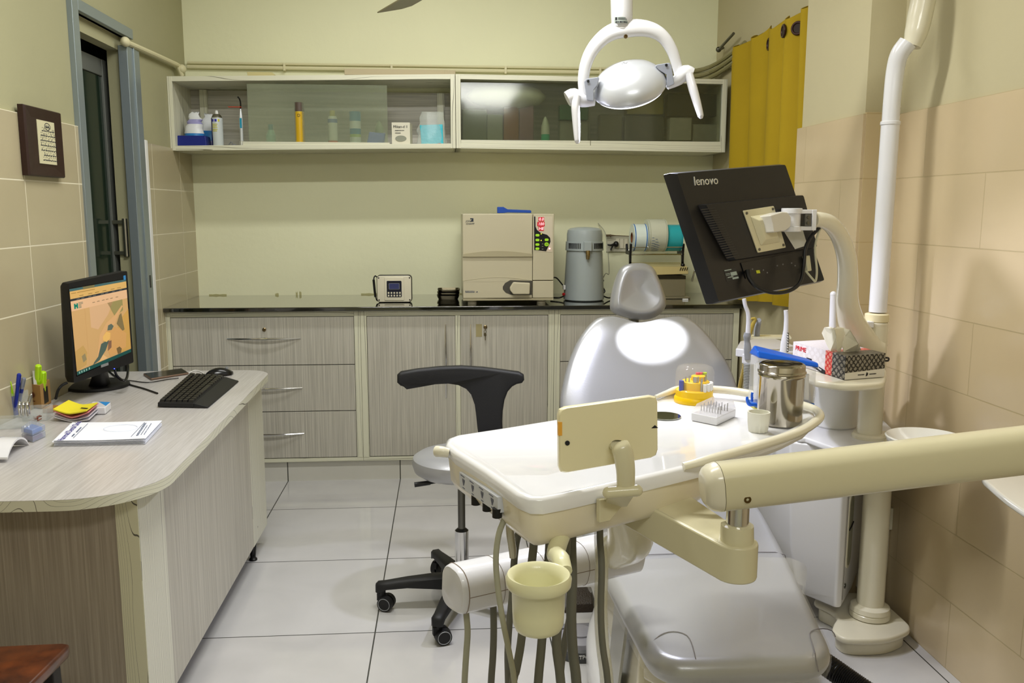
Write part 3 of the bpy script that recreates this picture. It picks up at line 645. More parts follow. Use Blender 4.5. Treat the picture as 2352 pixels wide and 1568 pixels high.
m = MB(Ty); m.prism([(x0, AZ(589))]+wave(x0, xs-.003, AZ(583), .016)+[(xs-.003, AZ(589))], YA-.006, YA+.01, k=0)
m.build('door_groove', beige2, dd)
m = MB(Ty); U = wave(x0, xs-.003, AZ(645), .018); m.prism([(x0, AZ(589)), (xs-.003, AZ(589))]+U[::-1], YA+.004, YA+.03); m.build('door_band', beige, dd)
m = MB(Ty); lo_ = [(x, z-.001) for x, z in wave(x0+.001, xs-.005, AZ(645), .018)]; m.prism(lo_+[(xs-.005, AZ(647)+.0), (x0+.001, AZ(647))], YA+.0, YA+.004); m.build('door_ridge', beige, dd)
m = MB(); m.box(xs, x1, YA, YA+.03, AZ(644), z1); m.box(xs, x1, YA, YA+.03, z0+.012, AZ(645.5)); m.build('control_side', beige, root, bevel=.004)
m = MB(Ty); m.prism([(x0, z0), (x1, z0), (x1, z0+.015)]+[(x1-(x1-x0)*i/12, z0+.015-.006*sin(pi*i/12)) for i in range(13)], YA+.003, YA+.03); m.build('skirt', beige2, root)
for X in (x0+.05, x1-.06):
    for Y in (4.66, 5.02):
        m = MB(); m.lathe([(.024, 0), (.024, .009), (.02, .011), (.025, .013), (.023, .023)], (X, Y, WZ), n=20); m.build('foot', cream2, root)
# door grip recess
m = MB(Ty); gx = [AX(v) for v in (1154, 1165, 1222)]; 
m.prism([(AX(1155), AZ(658)), (AX(1160), AZ(650)), (AX(1172), AZ(643)), (AX(1222), AZ(645)), (AX(1222), AZ(677)), (AX(1176), AZ(677)), (AX(1162), AZ(672)), (AX(1155), AZ(664))], YA-.002, YA+.0); m.build('grip_recess', pm('recess_dark', '4d4a42', .4), dd)
m = MB(Ty); m.prism([(AX(1170), AZ(660)), (AX(1178), AZ(647)), (AX(1217), AZ(649)), (AX(1216), AZ(675)), (AX(1178), AZ(675)), (AX(1171), AZ(666))], YA-.03, YA-.002); m.build('grip', beige, dd, bevel=.006)
# control panel
m = MB(Ty); m.prism([(AX(1229), AZ(496)), (AX(1268), AZ(497)), (AX(1268), AZ(579)), (AX(1229), AZ(577))], YA-.0012, YA); cp = m.build('control_panel', pm('panel_ivory', 'd6cbb5', .3), root)
m = MB(Ty); P = [(1226, 497), (1229, 497), (1229.5, 520), (1233, 528), (1242, 535), (1256, 539), (1263, 546), (1264, 555), (1261, 562), (1254, 577), (1227, 574)]
m.prism([(AX(x), AZ(y)) for x, y in P], YA-.002, YA-.0012); m.build('black_swoosh', pm('panel_black', '17171b', .3), cp)
ledr = pm('led_red_field', 'c00a22', .4, emis=.3); ledw = pm('led_digits', 'ffe6ec', .4, emis=.9)
for (px, py, wd, txt) in ((1242.5, 503.5, 13, '0.0'), (1242, 514.5, 17, '100'), (1242.5, 525, 12, 'HE')):
    m = MB(Ty); m.prism([(AX(px-wd/2), AZ(py-5)), (AX(px+wd/2), AZ(py-5)), (AX(px+wd/2), AZ(py+5)), (AX(px-wd/2), AZ(py+5))], YA-.0022, YA-.0012); d = m.build('red_display', ledr, cp)
    m = MB(); m.text(txt, .021, FRONT(V((AX(px), YA-.0026, AZ(py)))), shear=.15); m.build('digits', ledw, d)
lime = pm('lime_button', '9fd62a', .4, emis=.25)
for i, (px, py) in enumerate(((1234, 540), (1234, 551), (1234, 561.5), (1234, 571), (1255, 550.5))):
    m = MB(FRONT(V((AX(px), YA-.002, AZ(py))))); m.prism(rr(.021, .013, .006), 0, .002); m.build('button', lime, cp)
m = MB(FRONT(V((AX(1255), YA-.002, AZ(561))))); m.prism([(.0115*cos(t), .0085*sin(t)*1.2) for t in [2*pi*i/20 for i in range(20)]], 0, .002); okb = m.build('button', lime, cp)
m = MB(); m.text('OK', .011, FRONT(V((AX(1255), YA-.0045, AZ(561))))); m.build('print', ink, okb)
m = MB()
for px, py in ((1242.5, 537), (1242.5, 552)): m.ball((AX(px), YA-.002, AZ(py)), .0028, 8, 6)
m.ball((AX(1262), YA-.002, AZ(571)), .004, 8, 6, k=1); m.build('indicator_light', [pm('led_yellow', 'd8d83a', .4, emis=2), pm('led_pink', 'ff9aa8', .4, emis=4)], cp)
m = MB()
for py in (560, 566, 572): bars(m, FRONT(V((AX(1246), YA-.002, AZ(py)))), .008, .003)
m.build('small_print', cream2, cp)
m = MB(); T = FRONT(V((AX(1080), YA-.0008, AZ(510)))); m.text('JOIN', .013, FRONT(V((AX(1076), YA-.0008, AZ(508)))), shear=.2); m.text('CHAMP', .013, FRONT(V((AX(1080), YA-.0008, AZ(514)))), shear=.2)
m.prism([(-.0, -.0), (.018, 0), (.018, .018), (.001, .018), (.001, .012), (.011, .012)], 0, .0006, T=FRONT(V((AX(1080), YA-.0004, AZ(509))))); m.build('maker_mark', pm('mark_blue', '26303f', .5), dd)
m = MB(); bars(m, FRONT(V((AX(1079), YA, AZ(669.5)))), .05, .012, 2)
m.prism([(0, 0), (.009, 0), (.007, .007), (.003, .004)], 0, .0006, T=FRONT(V((AX(1093), YA-.0004, AZ(671))))); m.build('print', pm('mark_blue2', '2c3a5a', .5), dd)
# blue scraper on the steriliser
m = MB(); U = lambda px, py: (at(px, py, 4.68).x, at(px, py, 4.68).z)
m.T = Ty; m.prism([U(*p) for p in ((1142, 475), (1156, 475), (1163, 479), (1166, 480.5), (1218, 482.5), (1220, 484), (1220, 489), (1166, 488), (1158, 489), (1142, 489.5))], 4.67, 4.695)
prop('plastic_scraper', 'blue plastic scraper lying on top of the beige steriliser', 'tool', m, pm('scraper_blue', '1548a8', .45), bevel=.003)
# water distiller
YD = 4.82; c = at(1342, 600, YD); k = YD/F*1.0
DZ_ = lambda py: at(1342, py, YD-.1).z
sc_ = lambda w_: w_/2*(YD)/F
root = thing('water_distiller', 'pale grey barrel shaped water distiller with vented collar beside the steriliser', 'distiller', (c.x, YD, WZ))
dg = pm('distiller_grey', 'a4adae', .3, coat=.2)
zt_ = DZ_(524); zc1 = DZ_(556); zc0 = DZ_(577)
m = MB(); m.lathe([(sc_(86), 0), (sc_(94), .006), (sc_(94), .02), (sc_(92), .06), (sc_(84), zc0-WZ-.02), (sc_(82), zc0-WZ)], (c.x, YD, WZ), n=40); m.build('tank', dg, root)
m = MB(); m.lathe([(sc_(84), zc0-WZ), (sc_(88), zc0-WZ+.002), (sc_(86), zc1-WZ), (sc_(82), zc1-WZ+.001)], (c.x, YD, WZ), n=40); m.build('vent_collar', dg, root)
m = MB()
for a_ in list(range(-62, -18, 5))+list(range(22, 66, 5)):
    a_ = radians(a_-90); r_ = sc_(87.6); p = V((c.x+r_*cos(a_), YD+r_*sin(a_), (zc0+zc1)/2+.003)); T = Matrix.Translation(p) @ Matrix.Rotation(a_+pi/2, 4, 'Z'); m.box(-.0022, .0022, -.0015, .002, -.015, .015, T=T)
m.build('vent_slots', black, root)
m = MB(); m.lathe([(sc_(82), zc1-WZ), (sc_(82), zt_-WZ-.035), (sc_(78), zt_-WZ-.012), (sc_(66), zt_-WZ-.002), (sc_(30), zt_-WZ+.004), (.002, zt_-WZ+.005)], (c.x, YD, WZ), n=40); m.build('lid', dg, root)
m = MB(); r_ = sc_(84); m.box(c.x-.022, c.x+.022, YD-r_-.02, YD-r_+.03, zc0+.0, zc1+.004); sp = m.build('spout_housing', dg, root, bevel=.005)
m = MB(); m.tube([(c.x, YD-r_-.016, zc0+.004), (c.x, YD-r_-.018, zc0-.02), (c.x, YD-r_-.016, zc0-.042)], [.012, .0115, .009], n=14); m.build('spout', pm('amber_steel', 'a8946a', .25, .9), sp)
m = MB(); m.box(c.x-sc_(100), c.x-sc_(90), YD-.04, YD-.0, WZ+.06, WZ+.085); m.build('switch', whitem, root, bevel=.003)
m = MB(); m.cyl((c.x-sc_(95), YD-.03, WZ+.035), (c.x-sc_(101), YD-.035, WZ+.035), .008, n=12); m.build('indicator', red, root)
m = MB(); m.tube([(c.x-sc_(96), YD+.02, WZ+.08), (c.x-.15, YD+.05, WZ+.12), (x1+.012, YD, WZ+.12), (x1+.01, YD+.1, WZ+.1)], .004, n=8); m.tube([(c.x-sc_(90), YD+.02, WZ+.02), (c.x-.14, YD, WZ+.012), (x1+.015, YD+.03, WZ+.01)], .0045, n=8)
prop('power_cable', 'black power cables between the steriliser and the distiller', 'cable', m, black)
m = MB(); m.tube([(c.x+.1, YD+.1, WZ+.05), (c.x+.13, YD+.06, WZ+.14), (c.x+.16, YD+.1, WZ+.15), (c.x+.17, 5.1, WZ+.35), (c.x+.14, 5.19, WZ+.42)], .0022, n=6); m.tube([(c.x+.11, YD, WZ+.11), (c.x+.1, YD-.02, WZ+.08), (c.x+.115, YD-.02, WZ+.05), (c.x+.1, YD-.03, WZ+.03), (c.x+.14, YD, WZ+.01), (c.x+.2, YD+.1, WZ+.01)], .004, n=6, k=1)
prop('power_cable', 'thin looping white and black cables right of the distiller', 'cable', m, [pm('cable_grey', '9a9a8a', .5), black])
# wall socket
a = at(1392, 570, YB).x; b = at(1450, 570, YB).x; zA = at(1400, 578, YB).z; zB = at(1400, 542, YB).z
root = thing('wall_socket', 'white socket and switch plate on the back wall right of the distiller', 'socket', ((a+b)/2, YB, zA))
m = MB(); m.box(a, b, YB-.012, YB, zA, zB); m.build('plate', pm('aged_white', 'c9c6b2', .4), root, bevel=.002)
for i in range(3):
    m = MB(); m.box(a+.055+.026*i, a+.077+.026*i, YB-.018, YB-.011, zA+.02, zB-.015); m.build('switch_key', cream2, root, bevel=.002)
m = MB(); p = V((at(1415, 560, YB).x-.006, YB-.03, at(1415, 560, YB).z)); m.ball(p, (.017, .02, .018)); m.tube([p, p+V((-.03, -.012, -.006)), p+V((-.055, -.01, -.003))], [.012, .007, .005], n=10); m.tube([p+V((-.02, 0, -.01)), p+V((-.032, 0, -.035))], .005, n=8)
prop('power_plug', 'black round plug in the wall socket', 'plug', m, black)
m = MB(); p = at(1391, 541, 5.17); m.tube([p, p+V((.022, 0, .001)), p+V((.06, 0, .0)), p+V((.16, 0, -.004))], [.007, .0065, .003, .002], n=8, sm=1); m.lathe([(.008, -.003), (.008, .003)], p+V((.03, 0, 0)), (1, 0, 0), n=10)
prop('probe_rod', 'thin dark rod resting on the top edge of the wall socket', 'rod', m, pm('rod_brown', '5a4a30', .5))
# ---- pouch sealer with roll holder
YS = 4.93
root = thing('roll_dispenser', 'black metal stand with two chrome bars holding sterilisation pouch rolls', 'dispenser', (at(1505, 600, YS).x, YS, WZ))
sx0, sx1 = at(1443, 600, YS).x, at(1562, 600, YS).x
for X in (sx0, sx1):
    m = MB(); T = Matrix(((0, 0, 1, X-.006), (1, 0, 0, YS), (0, 1, 0, 0), (0, 0, 0, 1)))
    z_ = lambda py: at(1505, py, YS).z
    m.T = T; m.prism([(-.06, z_(606)), (-.045, z_(606)), (-.035, z_(584)), (.05, z_(584)), (.06, z_(562)), (.05, z_(560)), (.03, z_(575)), (-.045, z_(575)), (-.06, z_(558)), (-.07, z_(560)), (-.06, z_(580))], 0, .012); m.build('end_bracket', black, root, bevel=.002)
for yy, py in ((-.055, 566), (-.05, 583)):
    m = MB(); p = at(1505, py, YS); m.tube([(sx0, YS+yy, p.z), (sx1+.008, YS+yy, p.z)], .0045, n=10); m.build('bar', chrome, root)
for yy in (.045,):
    m = MB(); m.tube([(sx0, YS+yy, z_(575)), (sx1, YS+yy, z_(575))], .0045, n=10); m.build('bar', chrome, root)
m = MB(); m.box(sx0-.006, sx0+.006, YS-.06, YS-.045, z_(640), z_(600)); m.box(sx1-.006, sx1+.006, YS-.06, YS-.045, z_(618), z_(600)); m.ball((sx1, YS-.06, z_(607)), .012); m.build('leg', black, root)
rolls = [(1450, 1481, .078, 'e0ece6', '78b9b4', 'left pouch roll, pale aqua with blue dashed edges, in the dispenser'),
         (1482, 1524, .092, 'cfd2bf', 'b9bda8', 'middle pouch roll, widest and cream white with printing, in the dispenser'),
         (1524, 1560, .076, '2fb0bb', '1b98a6', 'right pouch roll, bright turquoise, in the dispenser')]
for i, (a, b, r, c1, c2, lb) in enumerate(rolls):
    a, b = at(a, 600, YS).x, at(b, 600, YS).x; zc = at(1505, 543, YS).z; m = MB(); n_ = 40
    body = [(r*.999, 0), (r, .002), (r, b-a-.002), (r*.999, b-a)]
    cc = (a, YS, zc-.0*r+(r-.085)*.9)
    m.lathe([(.03, -.0)]+body+[(.03, b-a), (.03, 0)], cc, (1, 0, 0), n=n_, caps=(0, 0), k=0)
    ro = thing('pouch_roll', lb, 'roll', (cc[0], cc[1], cc[2]-r), 'pouch rolls in the dispenser')
    m.build('film', [pm('film_'+c1, c1, .2, coat=.4)], ro)
    m = MB(); m.lathe([(.03, -.001), (.03, b-a+.001), (.025, b-a+.001), (.025, -.001), (.03, -.001)], cc, (1, 0, 0), n=24, caps=(0, 0)); m.build('core', pm('cardboard_core', '7a4a28', .7), ro)
    m = MB()
    for e_ in (.004, b-a-.01):
        m.lathe([(r+.0003, e_), (r+.0006, e_+.001), (r+.0006, e_+.005), (r+.0003, e_+.006)], cc, (1, 0, 0), n=n_, caps=(0, 0))
    m.build('edge_print', pm('film_edge_'+c2, c2 if i else '3f73b8', .3), ro)
    if i == 1:
        m = MB()
        for q, s_ in ((-.45, 10), (-.1, 12), (.35, 9)):
            for j in range(s_):
                aa = radians(200+j*5+q*30); P = V((a+.03+.02*q+.02*(j % 2), YS+(r+.0008)*cos(aa), cc[2]+(r+.0008)*sin(aa)*1)); m.box(-.006, .006, -.0004, .0004, -.0012, .0012, T=Matrix.Translation(P) @ Matrix.Rotation(aa+pi/2, 4, 'X') @ Matrix.Rotation(pi/2, 4, 'X'))
        m.build('print', pm('print_bluegrey', '6a7fa0', .6), ro)
# sealer
root = thing('pouch_sealer', 'beige metal pouch sealer with slotted top right of the silver headrest', 'sealer', (at(1530, 640, 4.86).x, 4.9, WZ))
a, b = at(1460, 610, 4.86).x, at(1580, 610, 4.86).x; zs = lambda py: at(1530, py, 4.86).z
gold = pm('sealer_beige', 'c9bb86', .35, .35); 
m = MB(); m.hexa([(a, 4.84, zs(632)), (b, 4.84, zs(629)), (b-.01, 5.0, zs(632)), (a, 5.0, zs(632)), (a, 4.86, zs(611)), (b, 4.86, zs(612)), (b-.01, 5.0, zs(605)), (a, 5.0, zs(605))]); hd = m.build('head', gold, root, bevel=.004)
m = MB()
for i in range(4):
    X = b-.05+.0125*i; m.hexa([(X, 4.846, zs(621)), (X+.004, 4.846, zs(621)), (X+.004, 4.853, zs(621)), (X, 4.853, zs(621)), (X+.008, 4.851, zs(614)), (X+.012, 4.851, zs(614)), (X+.012, 4.86, zs(614)), (X+.008, 4.86, zs(614))])
m.build('slots', black, hd)
m = MB(); m.box(a, b-.01, 4.86, 5.0, zs(641), zs(633)); m.box(a, b-.02, 4.85, 4.98, zs(634.5), zs(632)); m.build('jaw', pm('sealer_dark', '4a4638', .35, .6), root)
m = MB(); m.box(a-.05, b+.012, 4.83, 5.03, WZ, WZ+.012); m.box(a-.04, b-.01, 4.86, 5.0, WZ+.012, zs(641)); m.build('base', pm('sealer_base', 'a9a48e', .3, .7), root, bevel=.003)
m = MB(); p = at(1589, 660, 4.9); q = at(1597, 618, 4.9); m.tube([(p.x, 4.9, zs(648)), (q.x-.006, 4.9, zs(626)), (q.x+.002, 4.9, zs(620)), (q.x+.02, 4.9, zs(619)), (q.x+.08, 4.9, zs(620))], .005, n=8, sm=3); m.build('lever', chrome, root)
m = MB(); p = atz(1574, 689, WZ); m.box(p.x-.015, p.x+.015, p.y-.006, p.y+.006, WZ, WZ+.008); prop('eraser', 'tiny white strip lying near the front edge of the worktop', 'strip', m, whitem)
def hit(px, py, T, dz=0):
    """where the sight line of a photo point meets the local plane z = dz of frame T (local x, y)"""
    Ti = T.inverted(); o = Ti @ CAM; d = Ti.to_3x3() @ ray(px, py); t = (dz-o.z)/d.z; p = o+d*t; return (p.x, p.y)
def quad(a, b, c, d):
    """bilinear patch a(0,0) b(1,0) c(1,1) d(0,1)"""
    a, b, c, d = map(V, (a, b, c, d)); return lambda u, v, z=0: (a*(1-u)+b*u)*(1-v)+(d*(1-u)+c*u)*v+V((0, 0, z))
def qbox(m, Q, u0, u1, v0, v1, z0, z1, k=None, ins=0):
    m.hexa([Q(u0, v0, z0), Q(u1, v0, z0), Q(u1, v1, z0), Q(u0, v1, z0), Q(u0+ins, v0+ins, z1), Q(u1-ins, v0+ins, z1), Q(u1-ins, v1-ins, z1), Q(u0+ins, v1-ins, z1)], k)
# ============================================================ DESK
ZD = .76
root = thing('desk', 'ash laminate desk with rounded top edges at the left wall', 'desk', (-1.1, 2.95, 0))
def arc(cx, cy, r, a0, a1, n=10): return [(cx+r*cos(radians(a0+(a1-a0)*i/n)), cy+r*sin(radians(a0+(a1-a0)*i/n))) for i in range(n+1)]
out = [(-1.432, 2.08)]+arc(-.935, 2.29, .21, -90, 0, 12)+arc(-.87, 3.66, .12, 2, 90, 8)+[(-1.432, 3.78)]
m = MB(); m.prism(out, ZD-.001, ZD); m.build('desktop', lamTop, root)
m = MB(); m.prism(out, ZD-.028, ZD-.001); m.build('desktop_edge', edgeY, root, smooth=20)
m = MB(); m.box(-1.43, -.79, 2.2, 2.218, .086, ZD-.028); m.build('front_panel', lamShade, root)
m = MB(); m.box(-.808, -.79, 2.218, 3.46, .086, ZD-.028); m.build('side_panel', lam, root)
each('corner_strip', edgeS, root, [(-.808, -.789, 2.2, 2.40, .085, ZD-.028), (-.808, -.789, 3.46, 3.72, .085, ZD-.028)])
m = MB(); m.box(-.845, -.79, 2.198, 2.2, .085, ZD-.028); m.build('corner_edging', edgeD, root)
m = MB(); m.box(-1.43, -.79, 3.7, 3.718, .086, ZD-.028); m.build('back_panel', lamShade, root)
for X, Y in ((-.812, 3.53), (-.84, 2.28), (-1.37, 2.28), (-1.37, 3.6)):
    m = MB(); m.lathe([(.017, 0), (.017, .006), (.011, .012), (.016, .085)], (X, Y, 0), n=16); 
    if Y > 3.5 and X > -1: m.hexa([(X-.003, Y-.012, .02), (X+.01, Y-.012, .02), (X+.01, Y+.012, .02), (X-.003, Y+.012, .02), (X+.022, Y+.005, .145), (X+.024, Y+.005, .145), (X+.024, Y+.008, .145), (X+.022, Y+.008, .145)])
    m.build('leg', black, root)
# ---- desktop computer screen
TLc, TRc, BRc, BLc = at(158, 650, 3.12), at(292, 622, 3.42), at(307, 832, 3.44), at(170, 880, 3.14)
T = frame((TLc+TRc+BRc+BLc)/4, (TRc+BRc)-(TLc+BLc), (TLc+TRc)-(BLc+BRc))
H = lambda px, py, dz=0: hit(px, py, T, dz)
pb = atz(226, 888, ZD)
root = thing('computer_monitor', 'black desktop monitor showing a web page, on an oval foot at the left wall', 'monitor', (pb.x, pb.y, ZD))
o_ = [H(158, 650), H(292, 622), H(307, 832), H(170, 880)]
cx = sum(p[0] for p in o_)/4; cy = sum(p[1] for p in o_)/4
def outl(P, r=.006):
    """corner-rounded quad"""
    Q = []
    for i in range(4):
        a, b, c = V(P[i-1]), V(P[i]), V(P[(i+1) % 4]); u = (a-b).normalized()*r; w = (c-b).normalized()*r
        for t in (0, .5, 1): Q.append(tuple(b+u*(1-t)**2+w*t**2))
    return Q
m = MB(T); m.loft([[(x, y, -.045) for x, y in outl([(cx+(a-cx)*.93, cy+(b-cy)*.93) for a, b in o_])], [(x, y, -.028) for x, y in outl(o_)], [(x, y, 0) for x, y in outl(o_)]]); m.build('housing', blacks, root)
scr = [H(159, 664), H(289, 641), H(301, 808), H(177, 862)]
so = [H(157.5, 662), H(290.5, 639), H(302.5, 809), H(175.5, 865)]
m = MB(T); m.prism(outl(so, .002), 0, .0004); m.build('screen_edge', blackg, root)
# screen picture: web page with a photo of hands holding a handpiece
def S(u, v): # u right, v down, 0..1
    a, b, c, d = map(V, scr); return ((a*(1-u)+b*u)*(1-v)+(d*(1-u)+c*u)*v)
def emi(name, c, s=.9, rough=.5): return pm('screen_'+name, c, rough, emis=s, spec=.2)
scm = []; scn = {}
def sk(c, s=.14):
    if c not in scn: scn[c] = len(scm); scm.append(emi(c, c, s))
    return scn[c]
m = MB(T)
def poly(P, z, c, s=.42): m.loft([[(*S(u, v), z) for u, v in P], [(*S(u, v), z+.00012) for u, v in P]], k=sk(c, s))
def rectS(u0, v0, u1, v1, z, c): poly([(u0, v0), (u1, v0), (u1, v1), (u0, v1)], z, c)
z = .0005
rectS(0, 0, 1, 1, z, 'c09a68'); z += .0002
rectS(0, 0, 1, .028, z, '3f5f62'); rectS(0, .028, 1, .115, z, 'c9a262'); rectS(0, .115, 1, .14, z, '2c3036'); rectS(0, .14, 1, .255, z, 'd3ab86'); rectS(0, .955, 1, 1, z, '1d4a46')
rectS(.22, .0, .42, .03, z+.0001, '6f6a4a'); rectS(.12, .05, .42, .056, z+.0002, '8f6c34'); rectS(.02, .05, .1, .056, z+.0002, '8f6c34')
for u in (.15, .3, .42, .55, .7, .82): rectS(u, .092, u+.07, .097, z+.0002, '6b5226')
for u in (.36, .44, .53, .6, .68, .78): rectS(u, .205, u+.045, .211, z+.0002, '6e5a44')
for u in (.1, .18, .3, .38, .52, .6, .72, .86): rectS(u, .126, u+.05, .13, z+.0002, '8a8a80')
rectS(.05, .175, .075, .235, z+.0002, '147d68'); rectS(.09, .175, .115, .235, z+.0002, '147d68'); rectS(.06, .19, .105, .215, z+.0002, '147d68')
for v in (.172, .187, .202, .217, .23): rectS(.125, v, .2 if v < .2 else .17, v+.006, z+.0002, '5d6a5c')
z += .0003
poly([(.22, .255), (.55, .255), (.5, .5), (.35, .95), (.22, .95)], z, 'c09a68'); poly([(.3, .255), (.72, .255), (.62, .4), (.42, .55), (.3, .5)], z+.0001, 'c8a27c')
poly([(.62, .255), (.9, .255), (.9, .4), (.74, .45)], z+.0001, '8f8455'); poly([(0, .72), (.14, .68), (.2, .78), (.17, .92), (0, .95)], z+.0001, 'b59258'); poly([(.1, .8), (.16, .78), (.18, .86), (.12, .88)], z+.0002, '8a7d5c')
poly([(.85, .5), (1, .4), (1, .95), (.8, .95), (.7, .7)], z+.0001, 'be9450')
z += .0003
poly([(.44, .62), (.58, .5), (.73, .44), (.88, .33), (.9, .345), (.78, .47), (.72, .55), (.62, .58), (.54, .66), (.46, .74), (.38, .92), (.355, .915)], z, 'c99e6e')
poly([(.52, .63), (.6, .58), (.7, .58), (.8, .62), (.93, .72), (.9, .9), (.6, .95), (.55, .8)], z+.0001, 'c4955c')
poly([(.49, .66), (.56, .61), (.63, .64), (.62, .71), (.55, .74), (.49, .71)], z+.0003, 'd8ac62'); poly([(.6, .54), (.66, .53), (.7, .57), (.66, .61), (.58, .6)], z+.0002, '5a6458')
poly([(.45, .74), (.51, .73), (.6, .73), (.52, .84), (.4, .93), (.28, .955), (.3, .93), (.38, .88)], z+.0002, '4c5c54'); poly([(.58, .74), (.64, .74), (.63, .83), (.56, .86)], z+.0003, '7d5c48')
poly([(.76, .55), (.82, .45), (.86, .43), (.9, .66), (.86, .67)], z+.0002, '7a6a48'); poly([(.72, .87), (.78, .86), (.82, .9), (.8, .95), (.74, .95)], z+.0002, '6f5a3a'); poly([(.38, .95), (.47, .88), (.55, .95)], z+.0002, 'd4ab76')
for u in (.03, .07, .11, .15, .2): rectS(u, .965, u+.02, .99, z, '7fa39a')
m.build('screen_picture', scm, root, smooth=0)
m = MB(T); a = H(240, 838); m.box(a[0]-.02, a[0]+.02, a[1]-.005, a[1]+.005, 0, .0015); b_ = H(262, 843); m.ball((b_[0], b_[1]-.006, .001), .002, 8, 6, k=1); b_ = H(288, 632); m.box(b_[0]-.012, b_[0]+.0, b_[1]-.016, b_[1]-.0, 0, .001, k=2)
m.build('logo_strip', [grey, pm('blue_led', '3a4aff', .4, emis=6), pm('blue_sticker', '3d8fd0', .4)], root)
m = MB(); tb = T @ V((cx+.01, min(p[1] for p in o_)+.012, -.03)); m.loft([[(pb.x*.6+tb.x*.4+x, pb.y*.6+tb.y*.4+y, ZD+.02) for x, y in rr(.07, .07, .02)], [(tb.x+x*.6, tb.y+y*.8, tb.z) for x, y in rr(.05, .06, .012)]]); m.build('neck', black, root)
m = MB(); m.lathe([(.112, 0), (.115, .004), (.113, .012), (.09, .02), (.03, .026), (.002, .027)], (pb.x, pb.y, ZD), n=48, sy=1.0, sx=1.0); m.build('foot', blacks, root)
# keyboard
Q = quad(atz(362, 936, ZD), atz(478, 938, ZD), atz(549, 877, ZD), atz(437, 868, ZD))
root = thing('keyboard', 'black keyboard with wrist rest lying on the desk', 'keyboard', Q(.5, .5))
m = MB(); qbox(m, Q, 0, .72, 0, 1, .003, .018, ins=.004); bd = m.build('body', blacks, root, bevel=.002)
m = MB(); m.hexa([Q(.72, 0, .002), Q(1, 0, .002), Q(1, 1, .002), Q(.72, 1, .002), Q(.72, 0, .018), Q(.99, .003, .006), Q(.99, .997, .006), Q(.72, 1, .018)]); m.build('wrist_rest', blacks, root, bevel=.002)
km = pm('key_black', '121214', .35)
for r_ in range(6):
    u0 = .03+.112*r_+(.01 if r_ else 0)
    for c_ in range(15):
        v0 = .02+.064*c_
        if r_ == 5 and 3 < c_ < 9 and c_ != 4: continue
        m = MB(); v1 = v0+.057 if not (r_ == 5 and c_ == 4) else v0+.057+.064*4
        qbox(m, Q, u0, u0+.095, v0, min(v1, .985), .018, .026, ins=.006); m.build('key', km, root)
# mouse
p = atz(505, 862, ZD); m = MB(); Tm = Matrix.Translation(p) @ Matrix.Rotation(radians(-62), 4, 'Z')
R = []
for i in range(9):
    t = i/8; y = -.055+.11*t; w = .03*(1-abs(2*t-1)**3)**.5+.003; h = .034*(sin(pi*min(1, .12+.8*t)))**.8
    R.append([(w*cos(a)*1.0, y, max(.002, h*sin(a))) for a in [pi*j/10 for j in range(11)]]+[(-w*.9, y, .001), (w*.9, y, .001)])
m.T = Tm; m.loft(R)
root = thing('computer_mouse', 'black computer mouse behind the keyboard', 'mouse', p); m.build('shell', pm('mouse_black', '101013', .22), root, smooth=60)
m = MB(Tm); m.cyl((-.003, .03, .03), (.003, .03, .03), .006, n=12); m.build('scroll_wheel', grey, root)
# phone
Q = quad(atz(347, 874, ZD), atz(434, 860, ZD), atz(418, 850, ZD), atz(329, 862, ZD)); root = thing('smartphone', 'bronze edged black smartphone lying on the desk beside the monitor', 'phone', Q(.5, .5))
m = MB(); qbox(m, Q, 0, 1, 0, 1, .001, .009); m.build('body', pm('bronze_edge', '7d6656', .35, .5), root, bevel=.003)
m = MB(); qbox(m, Q, .02, .98, .03, .97, .009, .0095); m.build('screen', blackg, root)
# cables on the desk
def zp(pts, z): return [atz(x, y, z) for x, y in pts]
m = MB(); m.tube(zp([(243, 845), (262, 862), (290, 880), (330, 892), (362, 903)], ZD+.004), .0032, n=6)
prop('keyboard_cable', 'black keyboard cable running from the monitor foot to the keyboard', 'cable', m, black)
m = MB(); m.tube(zp([(240, 868), (300, 874), (340, 878), (385, 871), (410, 868)], ZD+.004), .0022, n=6)
prop('mouse_cable', 'thin black mouse cable passing behind the phone', 'cable', m, black)
m = MB(); m.tube([at(262, 842, 3.36), at(268, 862, 3.33), at(283, 874, 3.3), at(291, 868, 3.34), at(294, 850, 3.42), at(294, 838, 3.46)], .005, n=8)
prop('video_cable', 'thick black video cable looping beside the monitor foot', 'cable', m, black)
m = MB(); m.tube([at(155, 878, 3.2), at(142, 885, 3.19), at(133, 897, 3.17), at(128, 915, 3.13)], .005, n=8)
prop('power_cable', 'black power cable dropping from the left rear of the monitor', 'cable', m, black)
m = MB(); m.tube(zp([(433, 857), (445, 851), (455, 851), (468, 857)], ZD+.003), .0018, n=6)
prop('charging_cable', 'short white charging cable between phone and mouse', 'cable', m, whitem)
